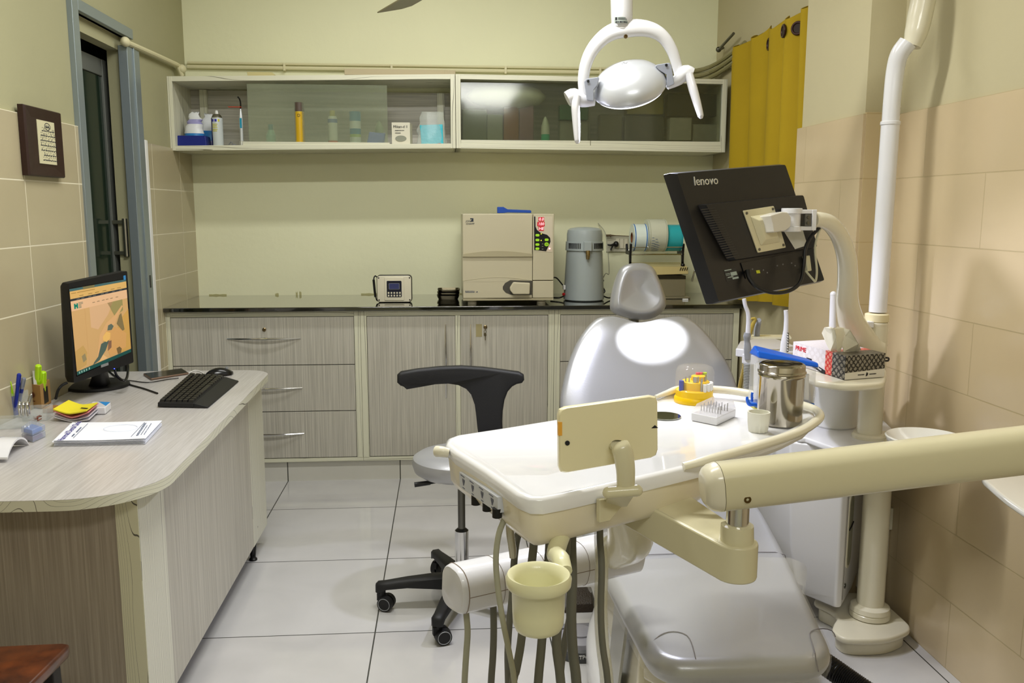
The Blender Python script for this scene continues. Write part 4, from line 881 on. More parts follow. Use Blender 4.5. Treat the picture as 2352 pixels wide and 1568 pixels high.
# prescription pad
Q = quad(atz(122, 1026, ZD), atz(333, 1021, ZD), atz(371, 979, ZD), atz(165, 983, ZD))
root = thing('paper_pad', 'stack of printed white letterheads on the near part of the desk', 'paper', Q(.5, .5))
random.seed(5)
for i in range(5):
    m = MB(); dx = .012*random.uniform(-1, 1); dy = .012*random.uniform(-1, 1); n_ = 8; z0 = .0015+i*.0035; L0_ = []; L1_ = []
    for j in range(n_+1):
        u = j/n_; zc_ = z0+.005*(i/5)*abs(u-.45)*(1.2); L0_.append(Q(u+dx, dy, zc_)); L1_.append(Q(u+dx, 1+dy, zc_))
    lo_ = [p for p in L0_]; 
    m.loft([L0_+[p+V((0, 0, .0012)) for p in L0_[::-1]], L1_+[p+V((0, 0, .0012)) for p in L1_[::-1]]]); m.build('sheet', pm('paper_sheet', 'e8ebf4', .7), root)
lt = Q(0, 1)-Q(0, 0); rt_ = Q(1, 0)-Q(0, 0); ZP = .0225
Tp = frame(Q(.09, .46, ZP), lt, -rt_); Tp2 = Tp.copy()
def pad(u, v, T_=None): f = frame(Q(u, v, .0188+.004*abs(u-.45)), lt, -rt_); return f
m = MB(); m.text('Hammad Dental Clinic', .026, pad(.085, .5), ex=.0002, sx=.98); m.build('heading', pm('ink_violet', '3b2f8f', .6), root)
m = MB(); 
for u, v, w_, h_, n_ in ((.17, .55, .06, .006, 1), (.17, .25, .03, .006, 1), (.87, .5, .16, .007, 2), (.91, .45, .12, .003, 1), (.94, .5, .14, .003, 1)): bars(m, pad(u, v), w_, h_, n_, d=.0003)
for u in (.83, .2): qbox(m, Q, u, u+.003, .1, .9, .0196, .0204)
m.build('small_print', pm('ink_blue', '4a5878', .6), root)
m = MB(); c_ = Q(.62, .6, .0196); m.tube([c_+lt.normalized()*.045*cos(t)+rt_.normalized()*.05*sin(t) for t in [2*pi*i/20 for i in range(20)]], .0007, n=4, sm=1, closed=True); m.build('watermark_ring', pm('ink_pale', 'd6dcee', .7), root)
# sticky notes
def sheet(Q, curl, z, th=.0012, n_=8, k=0, m=None):
    L0_ = []; L1_ = []
    for j in range(n_+1):
        u = j/n_; zc_ = z+curl(u); L0_.append(Q(u, 0, zc_)); L1_.append(Q(u, 1, zc_))
    m.loft([L0_+[p-V((0, 0, th)) for p in L0_[::-1]], L1_+[p-V((0, 0, th)) for p in L1_[::-1]]], k=k)
Q = quad(atz(125, 968, ZD), atz(205, 972, ZD), atz(228, 950, ZD), atz(150, 948, ZD))
root = thing('sticky_notes', 'curled block of sticky notes, yellow on top, in front of the monitor', 'notes', Q(.5, .5))
m = MB(); sheet(Q, lambda u: .03*abs(u-.55)**1.4+.0, .004, .003, m=m); sheet(Q, lambda u: .04*abs(u-.5)**1.4, .009, .002, m=m); m.build('white_notes', pm('note_white', 'd9d6dc', .7), root)
m = MB(); sheet(Q, lambda u: .05*abs(u-.5)**1.3, .018, .004, m=m); m.build('pink_notes', pm('note_pink', 'e48f92', .6), root)
Q2 = quad(atz(124, 968, ZD)+V((-.0, 0, 0)), atz(200, 974, ZD), atz(226, 954, ZD), atz(160, 946, ZD))
m = MB(); sheet(Q2, lambda u: .03*abs(u-.45)**1.3, .032, .004, m=m); m.build('yellow_notes', pm('note_yellow', 'e8da2e', .6), root)
m = MB(); 
for v in (.2, .27): qbox(m, Q2, .75, .97, v, v+.02, .044, .0455)
m.build('note_print', ink, root)
# white and blue little box
Q = quad(atz(197, 953, ZD), atz(243, 952, ZD), atz(256, 940, ZD), atz(214, 938, ZD)); root = thing('floss_box', 'small white box with a blue triangle behind the yellow notes', 'box', Q(.5, .5))
m = MB(); qbox(m, Q, 0, 1, 0, 1, .001, .026); m.build('box', white, root, bevel=.004)
m = MB(); m.loft([[Q(.35, .97, zz_), Q(.97, .97, zz_), Q(.95, .25, zz_)] for zz_ in (.026, .0266)]); m.build('blue_triangle', pm('print_azure', '1c86d0', .4), root)
m = MB(); p = Q(.3, 0, .014); m.cyl(p+V((0, .001, 0)), p+V((0, -.001, 0)), .0022, n=10); m.build('hole', black, root)
# kraft holder with highlighters
pk = atz(90, 938, ZD); root = thing('cardboard_pen_holder', 'brown cardboard pen holder with a cut window, at the wall left of the monitor', 'pen holder', pk)
Qk = quad(atz(60, 934, ZD), atz(96, 940, ZD), atz(118, 925, ZD), atz(84, 921, ZD)); hk = .085
kraft = pm('kraft_board', 'a9824c', .75)
m = MB()
for a, b, c, d in ((0, 1, 0, .06), (0, 1, .94, 1), (0, .06, .06, .94), (.94, 1, .06, .94)): qbox(m, Qk, a, b, c, d, .001, hk)
qbox(m, Qk, 0, 1, 0, 1, .001, .004); m.build('box', kraft, root)
m = MB(); e0, e1 = Qk(1.005, .3), Qk(1.005, .75); m.hexa([e0+V((0, 0, .012)), e1+V((0, 0, .012)), e1+V((-.002, 0, .012)), e0+V((-.002, 0, .012)), e0+V((0, 0, .068)), e1+V((0, 0, .068)), e1+V((-.002, 0, .068)), e0+V((-.002, 0, .068))]); m.build('window', pm('window_dark', '2a2418', .6), root)
m = MB(); p = (Qk(.45, -.01)+V((0, -.001, .048))); m.prism([(.017*cos(t), .011*sin(t)) for t in [2*pi*i/20 for i in range(20)]], 0, .001, T=frame(p, Qk(1, 0)-Qk(0, 0), (0, 0, 1))); bars(m, frame(p+V((0, 0, -.022)), Qk(1, 0)-Qk(0, 0), (0, 0, 1)), .03, .005); m.build('brown_stamp', pm('stamp_brown', '5a2f14', .7), root)
lime2 = pm('highlighter_lime', 'b4e020', .4, emis=.05)
def penstick(label, a, b, r, mats, name='pen', cat='pen', cap=.3, group=None):
    a, b = V(a), V(b); d = b-a; root = thing(name, label, cat, a, group)
    m = MB(); m.tube([a, a+d*(1-cap)], r, n=12, sm=1); m.build('barrel', mats[0], root)
    m = MB(); m.tube([a+d*(1-cap), b-d*.02, b], [r*1.12, r*1.12, r*.8], n=12, sm=1); m.build('cap', mats[1], root)
    m = MB(); s_ = V((r*1.3, -r*.6, 0)); m.tube([a+d*(1-cap*.9)+s_, b-d*.03+s_], r*.25, n=6, sm=1); m.build('clip', mats[2] if len(mats) > 2 else mats[1], root)
    return root
k0 = Qk(.6, .4, .004)
penstick('lime highlighter leaning highest in the cardboard holder', Qk(.5, .3, .006), at(88, 838, pk.y+.0), .009, (lime2, lime2), 'highlighter', 'highlighter', .4)
penstick('shorter lime highlighter at the right of the cardboard holder', Qk(.75, .5, .006), at(99, 853, pk.y+.02), .009, (lime2, lime2), 'highlighter', 'highlighter', .4)
m = MB(); p = at(51, 853, pk.y+.03); q = at(75, 853, pk.y+.03); m.box(p.x, q.x, p.y, p.y+.003, ZD+.01, p.z); prop('green_card', 'bright green card standing in the cardboard pen holder', 'card', m, pm('card_green', '4fae1c', .6))
m = MB(); a = at(78, 875, pk.y); b = at(76, 852, pk.y); m.box(a.x-.004, a.x+.006, a.y+.004, a.y+.007, ZD+.01, b.z); prop('white_ruler', 'white strip standing beside the green card in the holder', 'ruler', m, whitem)
m = MB(); p = atz(118, 946, ZD); m.box(p.x-.02, p.x+.012, p.y-.02, p.y+.03, ZD+.0005, ZD+.018); prop('wood_block', 'small brown wooden block in front of the cardboard holder', 'block', m, pm('wood_block', '9a6c34', .6), bevel=.002)
# acrylic pen cup
pc_ = atz(38, 962, ZD); root = thing('acrylic_organiser', 'clear acrylic desk organiser with square compartments at the left edge', 'organiser', pc_)
acr = pm('acrylic', 'dfe6e6', .08, alpha=.2, coat=.5)
def abox(px, py, w, d, h, ang=0):
    p = atz(px, py, ZD); m = MB(Matrix.Translation(p+V((0, 0, .0008))) @ Matrix.Rotation(radians(ang), 4, 'Z')); t = .0025
    m.box(-w/2, w/2, -d/2, d/2, 0, t); m.box(-w/2, w/2, -d/2, -d/2+t, t, h); m.box(-w/2, w/2, d/2-t, d/2, t, h); m.box(-w/2, -w/2+t, -d/2+t, d/2-t, t, h); m.box(w/2-t, w/2, -d/2+t, d/2-t, t, h)
    return m.build('compartment', acr, root)
abox(40, 955, .06, .06, .082, 8); abox(4, 960, .06, .06, .1, 8); abox(88, 962, .075, .07, .04, 8); abox(25, 982, .14, .05, .034, 8)
bp = pm('pen_blue', '1b2e9c', .35); clip_m = pm('pen_clip', '9aa0b4', .3, .7)
penstick('yellow highlighter with blue grip leaning left in the acrylic cup', atz(38, 958, ZD)+V((0, 0, .008)), at(18, 873, pc_.y+.02), .0075, (bp, lime2), 'highlighter', 'highlighter', .45)
penstick('dark blue capped pen standing tallest in the acrylic cup', atz(34, 958, ZD)+V((0, 0, .008)), at(44, 858, pc_.y), .006, (bp, bp))
penstick('blue ball pen with silver tip leaning right in the acrylic cup', atz(40, 952, ZD)+V((0, 0, .008)), at(55, 868, pc_.y), .006, (bp, clip_m), cap=.28)
penstick('thin white marker lying low in the leftmost acrylic compartment', atz(8, 962, ZD)+V((0, 0, .008)), at(6, 925, pc_.y), .006, (whitem, whitem), 'marker', 'marker')
m = MB(); p = atz(66, 962, ZD); m.tube([p+V((0, 0, .004)), at(64, 935, p.y), at(70, 910, p.y), at(73, 908, p.y)], [.003, .005, .006, .004], n=8); prop('nail_clipper', 'small steel clippers leaning in the front acrylic compartment', 'clippers', m, steel)
m = MB()
for i in range(9):
    p = atz(82+3*random.uniform(-1, 3), 962+4*random.uniform(-1, 1), ZD+.006+.002*i); q = p+V((.02*random.uniform(-1, 1), .02*random.uniform(-1, 1), .004)); m.tube([p, q], .002, n=5, sm=1)
prop('paper_clips', 'small heap of brown and red clips in the acrylic compartment', 'clips', m, pm('clip_brown', '6e3520', .5))['kind'] = 'stuff'
# two acrylic boxes
for i, lb in enumerate(('lower', 'upper')):
    Q = quad(atz(50, 1010-0, ZD), atz(76, 1017, ZD), atz(106, 1003, ZD), atz(74, 993, ZD)); z0 = .001+.02*i
    root = thing('acrylic_box', lb+' of the two clear acrylic boxes of pins beside the white stand', 'box', Q(.5, .5, z0))
    m = MB(); qbox(m, Q, 0, 1, 0, 1, z0, z0+.019); m.build('box', pm('acrylic_thick', 'b9c2d6', .08, alpha=.45, coat=.5), root, bevel=.003)
    m = MB(); qbox(m, Q, .1, .9, .1, .9, z0+.003, z0+.012, ins=.05); m.build('pins', pm('pins_mixed'+str(i), ('7d5a78', '3f74c8')[i], .5, var=.5, vs=80), root)
for dx in (0, .015, .03):
    pass
m = MB(); p = atz(58, 985, ZD); 
for dx, w_ in ((-.012, 'left'), (0, 'middle'), (.012, 'right')): m = MB(); m.tube([p+V((dx, 0, .042)), p+V((dx, 0, .07)), p+V((dx, .006, .085)), p+V((dx, .012, .07)), p+V((dx, .012, .045))], .0035, n=8); prop('binder_clip', w_+' one of the three shiny steel loops standing behind the acrylic boxes', 'clip', m, chrome, 'steel clips behind the acrylic boxes')
# white arched stand at the left frame edge
root = thing('white_stand', 'white arched plastic stand cut by the left frame edge on the desk', 'stand', atz(10, 1040, ZD))
m = MB(); a = atz(18, 1062, ZD); b = atz(67, 1022, ZD); d_ = (b-a); L = d_.length; ux = d_.normalized(); uy = V((-ux.y, ux.x, 0))
A_ = []; B_ = []
for i in range(13):
    t = i/12; zt__ = .052*sin(pi*(.08+.92*t))**.55 if t < .99 else .0; A_.append((t, .05*(1-(1-t)**2)*0+.045*sin(pi*min(1, t*.95+.05))**.6))
W = .2
R = []
for t, h_ in A_:
    p = a+ux*(L*t); R.append([p+V((0, 0, h_)), p+uy*W+V((0, 0, h_+.012)), p+uy*W+V((0, 0, h_+.008)), p+V((0, 0, max(.0, h_-.006)))])
m.loft(R); m.build('shell', white, root, smooth=50)
m = MB(); R = []
for t, h_ in A_[2:-1]:
    p = a+ux*(L*t)+uy*.045; R.append([p+V((0, 0, h_+.0035)), p+uy*.035+V((0, 0, h_+.0055)), p+uy*.035+V((0, 0, h_+.003)), p+V((0, 0, h_+.001))])
m.loft(R); m.build('grey_stripe', pm('stripe_grey', 'a9a9b0', .4), root, smooth=50)
# ---- wooden stool at the lower left
root = thing('wooden_stool', 'dark brown worn wooden stool cut by the lower left corner', 'stool', (-.95, 1.75, 0))
wood = grainmat('dark_wood', '2c0f05', '6a3413', (14, 14, 3), .35, .3, .7, coat=.3)
ZS = .46; o0 = atz(165, 1474, ZS); o1 = atz(70, 1568, ZS); 
dirx = V((o1.x-o0.x, o1.y-o0.y)).normalized(); 
P = [(o0.x-.5, o0.y-.012), (o0.x-.02, o0.y), (o0.x-.004, o0.y-.006), (o0.x, o0.y-.022), (o0.x+dirx.x*.45, o0.y+dirx.y*.45), (o0.x-.5, o0.y-.4)]
m = MB(); m.loft(rings_round(P, ZS-.03, ZS, .008)); m.build('seat', wood, root)
for fx, fy in ((.035, -.03), (.46, -.06), (.2, -.34), (.47, -.36)):
    X, Y = o0.x-fx, o0.y+fy; m = MB(); m.hexa([(X-.018, Y-.018, 0), (X+.022, Y-.018, 0), (X+.022, Y+.018, 0), (X-.018, Y+.018, 0), (X-.03, Y-.02, ZS-.03), (X+.01, Y-.02, ZS-.03), (X+.01, Y+.02, ZS-.03), (X-.03, Y+.02, ZS-.03)]); m.build('leg', pm('dark_leg', '160c0a', .5), root, bevel=.003)
# ---- framed script on the left wall
X = XL+.014; c4 = [atx(x, y, X+.02) for x, y in ((55, 240), (140, 259), (147, 409), (64, 402))]
root = thing('picture_frame', 'dark wood framed panel of dark script on the left wall above the desk', 'picture', (X, c4[0].y, c4[3].z))
y0 = (c4[0].y+c4[3].y)/2; y1 = (c4[1].y+c4[2].y)/2; z1 = (c4[0].z+c4[1].z)/2; z0 = (c4[2].z+c4[3].z)/2
Tf = frame((X, (y0+y1)/2, (z0+z1)/2), (0, 1, 0), (0, 0, 1)); w = y1-y0; h = z1-z0
m = MB(Tf); m.loft([[(x, y, 0) for x, y in rr(w, h, .001, 1)], [(x, y, .018) for x, y in rr(w, h, .001, 1)], [(x, y, .024) for x, y in rr(w*.96, h*.97, .001, 1)], [(x, y, .014) for x, y in rr(w*.55, h*.7, .001, 1)]]); m.build('frame', pm('walnut', '2a130c', .45), root, smooth=20)
pc = [hit(x, y, Tf, .016) for x, y in ((84.5, 273.5), (130, 284), (135.5, 380), (91.5, 374.5))]; px0 = (pc[0][0]+pc[3][0])/2; px1 = (pc[1][0]+pc[2][0])/2; py0 = (pc[2][1]+pc[3][1])/2; py1 = (pc[0][1]+pc[1][1])/2
m = MB(Tf); m.prism([(px0, py0), (px1, py0), (px1, py1), (px0, py1)], .0145, .0165); m.build('plaque', pm('plaque_ivory', 'cfc9a6', .5), root)
random.seed(12); m = MB(Tf); W = px1-px0; Hh = py1-py0
for i in range(7):
    yy = py1-Hh*(.235+.113*i); fw = (.66, .8, .86, .86, .84, .62, .72)[i]; x = px0+W*(1-fw)/2+W*.03
    while x < px0+W*(1+fw)/2-W*.02:
        l = W*random.uniform(.05, .13); up = Hh*random.uniform(.004, .03); k = random.random()
        m.tube([(x, yy+up*.4, .0167), (x+l*.35, yy-.0012, .0167), (x+l*.7, yy+.0008, .0167), (x+l, yy+(up if k > .4 else 0), .0167)], [.0008, .0019, .0017, .0009], n=6, sm=3, flat=.3, up=(0, 0, 1))
        if k > .35: m.box(x+l*.3, x+l*.3+.0025, yy+.009, yy+.0115, .0165, .0172)
        if k < .4: m.tube([(x+l*.5, yy-.001, .0167), (x+l*.5+.0012, yy+.009, .0167)], .0009, n=5, sm=1)
        x += l*1.02
m.tube([(px0+W*.5+.022*cos(t), py1-Hh*.125+.012*sin(t), .0167) for t in [2*pi*i/12 for i in range(12)]], .0012, n=5, sm=2, closed=True)
for dx in (-.012, -.004, .005, .012): m.tube([(px0+W*.5+dx, py1-Hh*.1, .0167), (px0+W*.5+dx-.003, py1-Hh*.13, .0167), (px0+W*.5+dx+.004, py1-Hh*.15, .0167)], .0015, n=5, sm=2)
m.build('script', pm('script_ink', '1d2430', .6), root)
# ============================================================ BLACK DOCTOR'S STOOL
SX, SY = .05, 3.04
root = thing('doctor_stool', 'rolling stool with silver round seat and black curved backrest', 'stool', (SX, SY, 0))
zs_ = at(1052, 1040, SY).z
m = MB(); m.lathe([(.02, -.075), (.15, -.072), (.168, -.06), (.176, -.035), (.172, -.014), (.155, -.003), (.1, .002), (.002, .003)], (SX, SY, zs_), n=56); m.build('seat', silverv, root)
m = MB(); m.box(SX-.07, SX+.07, SY-.07, SY+.07, zs_-.083, zs_-.075); m.box(SX-.02, SX+.02, SY, SY+.24, zs_-.09, zs_-.08); m.box(SX+.04, SX+.09, SY+.18, SY+.24, zs_-.1, zs_-.06); m.build('seat_plate', black, root)
m = MB(); m.tube([(SX, SY, zs_-.085), at(1005, 1106, SY-.05), at(985, 1110, SY-.06)], .004, n=8); m.tube([at(988, 1108, SY-.06), at(952, 1113, SY-.07)], [.008, .009], n=10, sm=1, flat=1.0); m.build('lever', black, root)
zr1 = zs_-.08; zr0 = at(1055, 1215, SY).z
m = MB(); m.cyl((SX, SY, zr0), (SX, SY, zr1), .0135, n=24); m.build('piston', dsteel, root)
m = MB(); m.cyl((SX, SY, .1), (SX, SY, zr0-.004), .025, n=32); m.cyl((SX, SY, zr0-.004), (SX, SY, zr0+.004), .024, .016, n=32, k=1); m.build('gas_cylinder', [chrome, black], root)
m = MB(); m.lathe([(.045, .07), (.05, .085), (.048, .12), (.03, .135)], (SX, SY, 0), n=24); m.build('hub', blacks, root)
for i in range(5):
    a = radians(180+72*i+1); d = V((cos(a), sin(a), 0)); sd = V((-sin(a), cos(a), 0)); c = V((SX, SY, 0)); R = []
    for t, w, z0_, z1_ in ((.02, .03, .075, .13), (.1, .028, .082, .127), (.2, .024, .088, .118), (.275, .02, .082, .108), (.305, .02, .07, .106), (.315, .012, .072, .098)):
        p = c+d*t; R.append([p+sd*w+V((0, 0, z0_)), p-sd*w+V((0, 0, z0_)), p-sd*w+V((0, 0, z1_-.008)), p-sd*w*.6+V((0, 0, z1_)), p+sd*w*.6+V((0, 0, z1_)), p+sd*w+V((0, 0, z1_-.008))])
    m = MB(); m.loft(R); m.build('base_arm', blacks, root, smooth=50)
    cc = c+d*.29; q = radians((250, 285, 60, 20, 330)[i]); ax = V((cos(q), sin(q), 0)); fw_ = V((-sin(q), cos(q), 0)); cw = cc+fw_*.014
    m = MB(); m.cyl(cc+V((0, 0, .055)), cc+V((0, 0, .08)), .011, n=12)
    R = []
    for s_ in (-1, 1):
        m.cyl(cw+ax*(.004*s_)+V((0, 0, .029)), cw+ax*(.024*s_)+V((0, 0, .029)), .029, .027, n=24)
    m.box(-.008, .008, -.02, .02, .035, .062, T=Matrix.Translation(cc) @ Matrix.Rotation(q, 4, 'Z'))
    cs = m.build('caster', blacks, root, smooth=30)
    m = MB()
    for s_ in (-1, 1):
        p = cw+ax*(.0242*s_)+V((0, 0, .029)); m.tube([p+fw_*.022*cos(t)+V((0, 0, .022*sin(t))) for t in [2*pi*j/20 for j in range(20)]], .0014, n=5, sm=1, closed=True)
    m.build('caster_ring', grey, cs)
# backrest drawn from its outline
YBk = 3.3; Tb = FRONT(V((SX, YBk, 0)))
P = [(914, 855), (922, 848), (960, 843), (1010, 839.5), (1060, 839), (1110, 842), (1150, 846), (1190, 850), (1201, 856), (1202, 868), (1197, 875), (1185, 878), (1175, 884), (1165, 896), (1158, 915), (1154, 940), (1153, 965), (1154, 990), (1156, 1040), (1112, 1040), (1107, 1000), (1104, 985), (1101, 955), (1097, 925), (1088, 900), (1075, 885), (1055, 875), (1030, 870.5), (1000, 871), (965, 876), (935, 880), (922, 880), (914, 872)]
hh = [hit(x, y, Tb) for x, y in P]; 
m = MB(Tb); 
def bend(x): return .0-.10*(x-.02)**2*3
R = rings_round(hh, -.02, .02, .012, 4); R = [[(x, y, z+.06*max(0, (abs(x-.04)-.03))**1.2*4) for x, y, z in r_] for r_ in R]
m.loft(R); m.build('backrest', blacks, root, smooth=50)
m = MB(); a = Tb @ V((*hit(1134, 1030, Tb), 0)); m.tube([a+V((0, 0, .03)), a+V((0, .01, -.02)), (a.x, a.y-.02, zs_-.085), (SX+.05, SY+.2, zs_-.09)], .012, n=10); m.build('back_bar', dsteel, root)
# ============================================================ CURTAIN
root = thing('curtain', 'yellow eyelet curtain hanging over the window right of the wall cabinets', 'curtain', (1.53, 4.2, 1.03))
def cpt(f, px_, X=1.53): return atx(px_, 300, X).y
Y0c, Y1c = 4.80, 3.56     # far (left) and near (right)
nU, nV = 120, 16; R = []
for j in range(nV+1):
    t = j/nV; row = []
    for i in range(nU+1):
        u = i/nU; yy = Y0c+(Y1c-Y0c)*u; amp = .03*(1-.35*t)+.012*sin(u*9+2*t)
        xx = 1.545-.0+amp*sin(2*pi*5.5*u**1.15+.5*sin(3*t+u*4)*t+.6)
        zz_ = 2.30-.018*cos(2*pi*5.5*u**1.15+.6+1.2)*(1-t)-(2.30-.995)*t
        if t > .9: zz_ -= .03*sin(u*7)*(t-.9)*10*.6
        row.append(V((xx, yy, zz_)))
    R.append(row)
m = MB(); th = V((.004, 0, 0))
m.loft([r_+[p+th for p in r_[::-1]] for r_ in R]); ctn = m.build('cloth', pm('mustard_cloth', 'a58a08', .85, var=.07, vs=6), root, smooth=70)
def topx(u): amp_ = .03+.012*sin(u*9); k_ = 2*pi*5.5*u**1.15+.6; return 1.545+amp_*sin(k_), amp_*cos(k_)*2*pi*5.5*1.15*max(u, .001)**.15
for ex in (1700, 1742, 1778, 1803, 1832):
    best = min((abs(1176+F*((V((topx(i/400)[0], Y0c+(Y1c-Y0c)*i/400, 2.235))-CAM).dot(r2))/((V((topx(i/400)[0], Y0c+(Y1c-Y0c)*i/400, 2.235))-CAM).dot(fwd))-ex)+25*abs(topx(i/400)[1]-(.9 if ex > 1825 else -.12)), i/400) for i in range(1, 400))
    u = best[1]; x_, dx_ = topx(u); c_ = V((x_, Y0c+(Y1c-Y0c)*u, 2.235)); tan = V((dx_, Y1c-Y0c, 0)).normalized(); nrm = V((tan.y, -tan.x, 0))
    if nrm.x > 0: nrm = -nrm
    m = MB(frame(c_+nrm*.005, tan, (0, 0, 1))); m.tube([(.025*cos(t), .025*sin(t), 0) for t in [2*pi*j/20 for j in range(20)]], .006, n=6, sm=1, closed=True); m.prism([(.022*cos(t), .022*sin(t)) for t in [2*pi*j/16 for j in range(16)]], -.002, .001, k=1)
    m.build('eyelet', [pm('eyelet_bronze', '3a2420', .35, .5), pm('eyelet_hole', '2a1c12', .7)], root)
m = MB(); m.tube([(1.588, 4.95, 2.235), (1.588, 3.58, 2.235)], .009, n=12, sm=1); m.ball((1.585, 4.97, 2.235), .014); m.box(1.588, XC, 4.9, 4.915, 2.225, 2.245)
prop('curtain_rod', 'pale curtain rod above the window bay', 'rod', m, pm('rod_cream', 'd0c9a8', .3, .4))
# ============================================================ CEILING FAN (one blade tip reaches the frame)
root = thing('ceiling_fan', 'brown-grey ceiling fan whose blade tip shows at the top edge', 'fan', (.15, 3.0, ZC-.02)) 
tip = at(886, 27, 3.5); fz = tip.z
hub = V((tip.x+.27, 2.93, fz+.03)); d = (V((tip.x, tip.y, 0))-V((hub.x, hub.y, 0))); L = d.length; a0 = atan2(d.y, d.x)
root.location = (hub.x, hub.y, ZC); MW[root.name] = Matrix.Translation(V((hub.x, hub.y, ZC)))
m = MB(); m.cyl((hub.x, hub.y, fz+.08), (hub.x, hub.y, ZC), .012, n=12); m.lathe([(.05, ZC-.06), (.055, ZC-.001)], (hub.x, hub.y, 0), n=20); m.build('rod', pm('fan_cream', 'cfc8ae', .4), root)
m = MB(); m.lathe([(.04, -.03), (.11, -.02), (.13, .02), (.1, .07), (.03, .09)], (hub.x, hub.y, fz), n=32); m.build('motor', pm('fan_cream', 'cfc8ae', .4), root)
for i in range(3):
    a = a0+2*pi*i/3; Tm = Matrix.Translation((hub.x, hub.y, fz)) @ Matrix.Rotation(a, 4, 'Z') @ Matrix.Rotation(radians(-11), 4, 'X')
    m = MB(Tm); m.prism([(.1, -.02), (.22, -.03), (.3, -.055), (L-.09, -.07), (L-.04, -.05), (L, .035), (L-.1, .04), (.3, .05), (.22, .03), (.1, .02)], -.002, .002); m.build('blade', pm('fan_blade', '8b8463', .4), root)
# ============================================================ DENTAL CHAIR
root = thing('dental_chair', 'silver grey upholstered dental chair with headrest in the middle of the room', 'dental chair', (.75, 2.6, 0))
# seat: centre line drifts to the right with depth
def cl(Y): return .655+.083*(Y-1.8)
def hw(Y): return min(.32, .215+.13*(Y-1.8)**.85) if Y > 1.8 else .215
ZSe = .475
lp = [(1.725, .10), (1.735, .16), (1.765, .197), (1.81, .215), (1.9, .226), (2.1, .25), (2.3, .272), (2.5, .292), (2.75, .31), (3.0, .3), (3.06, .26)]
out = [(cl(Y)-w, Y) for Y, w in lp]+[(cl(Y)+w, Y) for Y, w in lp[::-1]]
out = smooth2(out, 3)
R = rings_round(out, ZSe-.065, ZSe, .032, 6)
m = MB(); m.loft(R); m.build('seat', silverv, root, smooth=60)
# seams of the clear foot cover
m = MB()
for P_ in (((1490, 1489), (1499, 1474), (1515, 1459), (1535, 1451), (1558, 1451), (1578, 1459), (1588, 1475), (1594, 1495), (1597, 1508)), ((1919, 1462), (1911, 1448), (1890, 1443), (1868, 1447), (1860, 1455), (1864, 1472), (1870, 1492), (1872, 1500))):
    pts = [atz(x, y, ZSe+.0015-(.012 if i in (0,) else 0)-(.004 if i in (1,) else 0)) for i, (x, y) in enumerate(P_)]; e_ = pts[-1]; pts += [V((e_.x, 1.745, ZSe-.008)), V((e_.x, 1.728, ZSe-.03))]
    m.tube(pts, .0013, n=5, sm=2)
m.tube([V((cl(2.32)-.27, 2.32, ZSe-.02)), V((cl(2.32)-.24, 2.32, ZSe+.001)), V((cl(2.32), 2.33, ZSe+.001)), V((cl(2.32)+.24, 2.32, ZSe+.001)), V((cl(2.32)+.272, 2.32, ZSe-.02))], .001, n=5, sm=2)
m.build('cover_seam', pm('seam_grey', '6f6a70', .4), root)
lp2 = [(Y, w+.004) for Y, w in lp if Y < 2.35]; 
o2 = smooth2([(cl(Y)-w, Y-(.004 if Y < 1.75 else 0)) for Y, w in lp2]+[(cl(Y)+w, Y-(.004 if Y < 1.75 else 0)) for Y, w in lp2[::-1]], 3)
m = MB(); R = rings_round(o2, ZSe-.08, ZSe+.003, .032, 6); m.loft(R[3:], (0, 1)); m.build('clear_foot_cover', pm('clear_film', 'e9e6d6', .12, alpha=.14, coat=.6), root, smooth=60)
# under structure
m = MB(); m.loft(rings_round([(x, y) for x, y in smooth2([(cl(Y)-w*.86, Y) for Y, w in lp if Y > 1.77]+[(cl(Y)+w*.86, Y) for Y, w in lp[::-1] if Y > 1.77], 2)], ZSe-.1, ZSe-.062, .01)); m.build('seat_pan', cream2, root, smooth=50)
m = MB(); m.hexa([(.47, 2.02, .1), (.88, 2.02, .1), (.92, 2.75, .1), (.52, 2.75, .1), (.50, 2.1, ZSe-.11), (.86, 2.1, ZSe-.11), (.98, 2.85, ZSe-.11), (.56, 2.85, ZSe-.11)]); m.build('lift_cover', cream2, root, bevel=.02)
m = MB(); m.hexa([(.462, 2.2, .09), (.47, 2.35, .09), (.49, 2.35, ZSe-.1), (.482, 2.16, ZSe-.1), (.455, 2.2, .09), (.462, 2.35, .09), (.482, 2.35, ZSe-.1), (.474, 2.16, ZSe-.1)]); m.build('side_strip', pm('pan_grey', 'a9a8a0', .3, .3), root)
o3 = smooth2([(.40, 1.72), (.42, 1.66), (.5, 1.62), (.7, 1.61), (.9, 1.64), (.97, 1.72), (1.0, 2.2), (.98, 2.9), (.6, 2.95), (.44, 2.6), (.41, 2.1)], 4)
m = MB(); m.loft(rings_round(o3, 0, .11, .035, 5)); m.build('base', white, root, smooth=60)
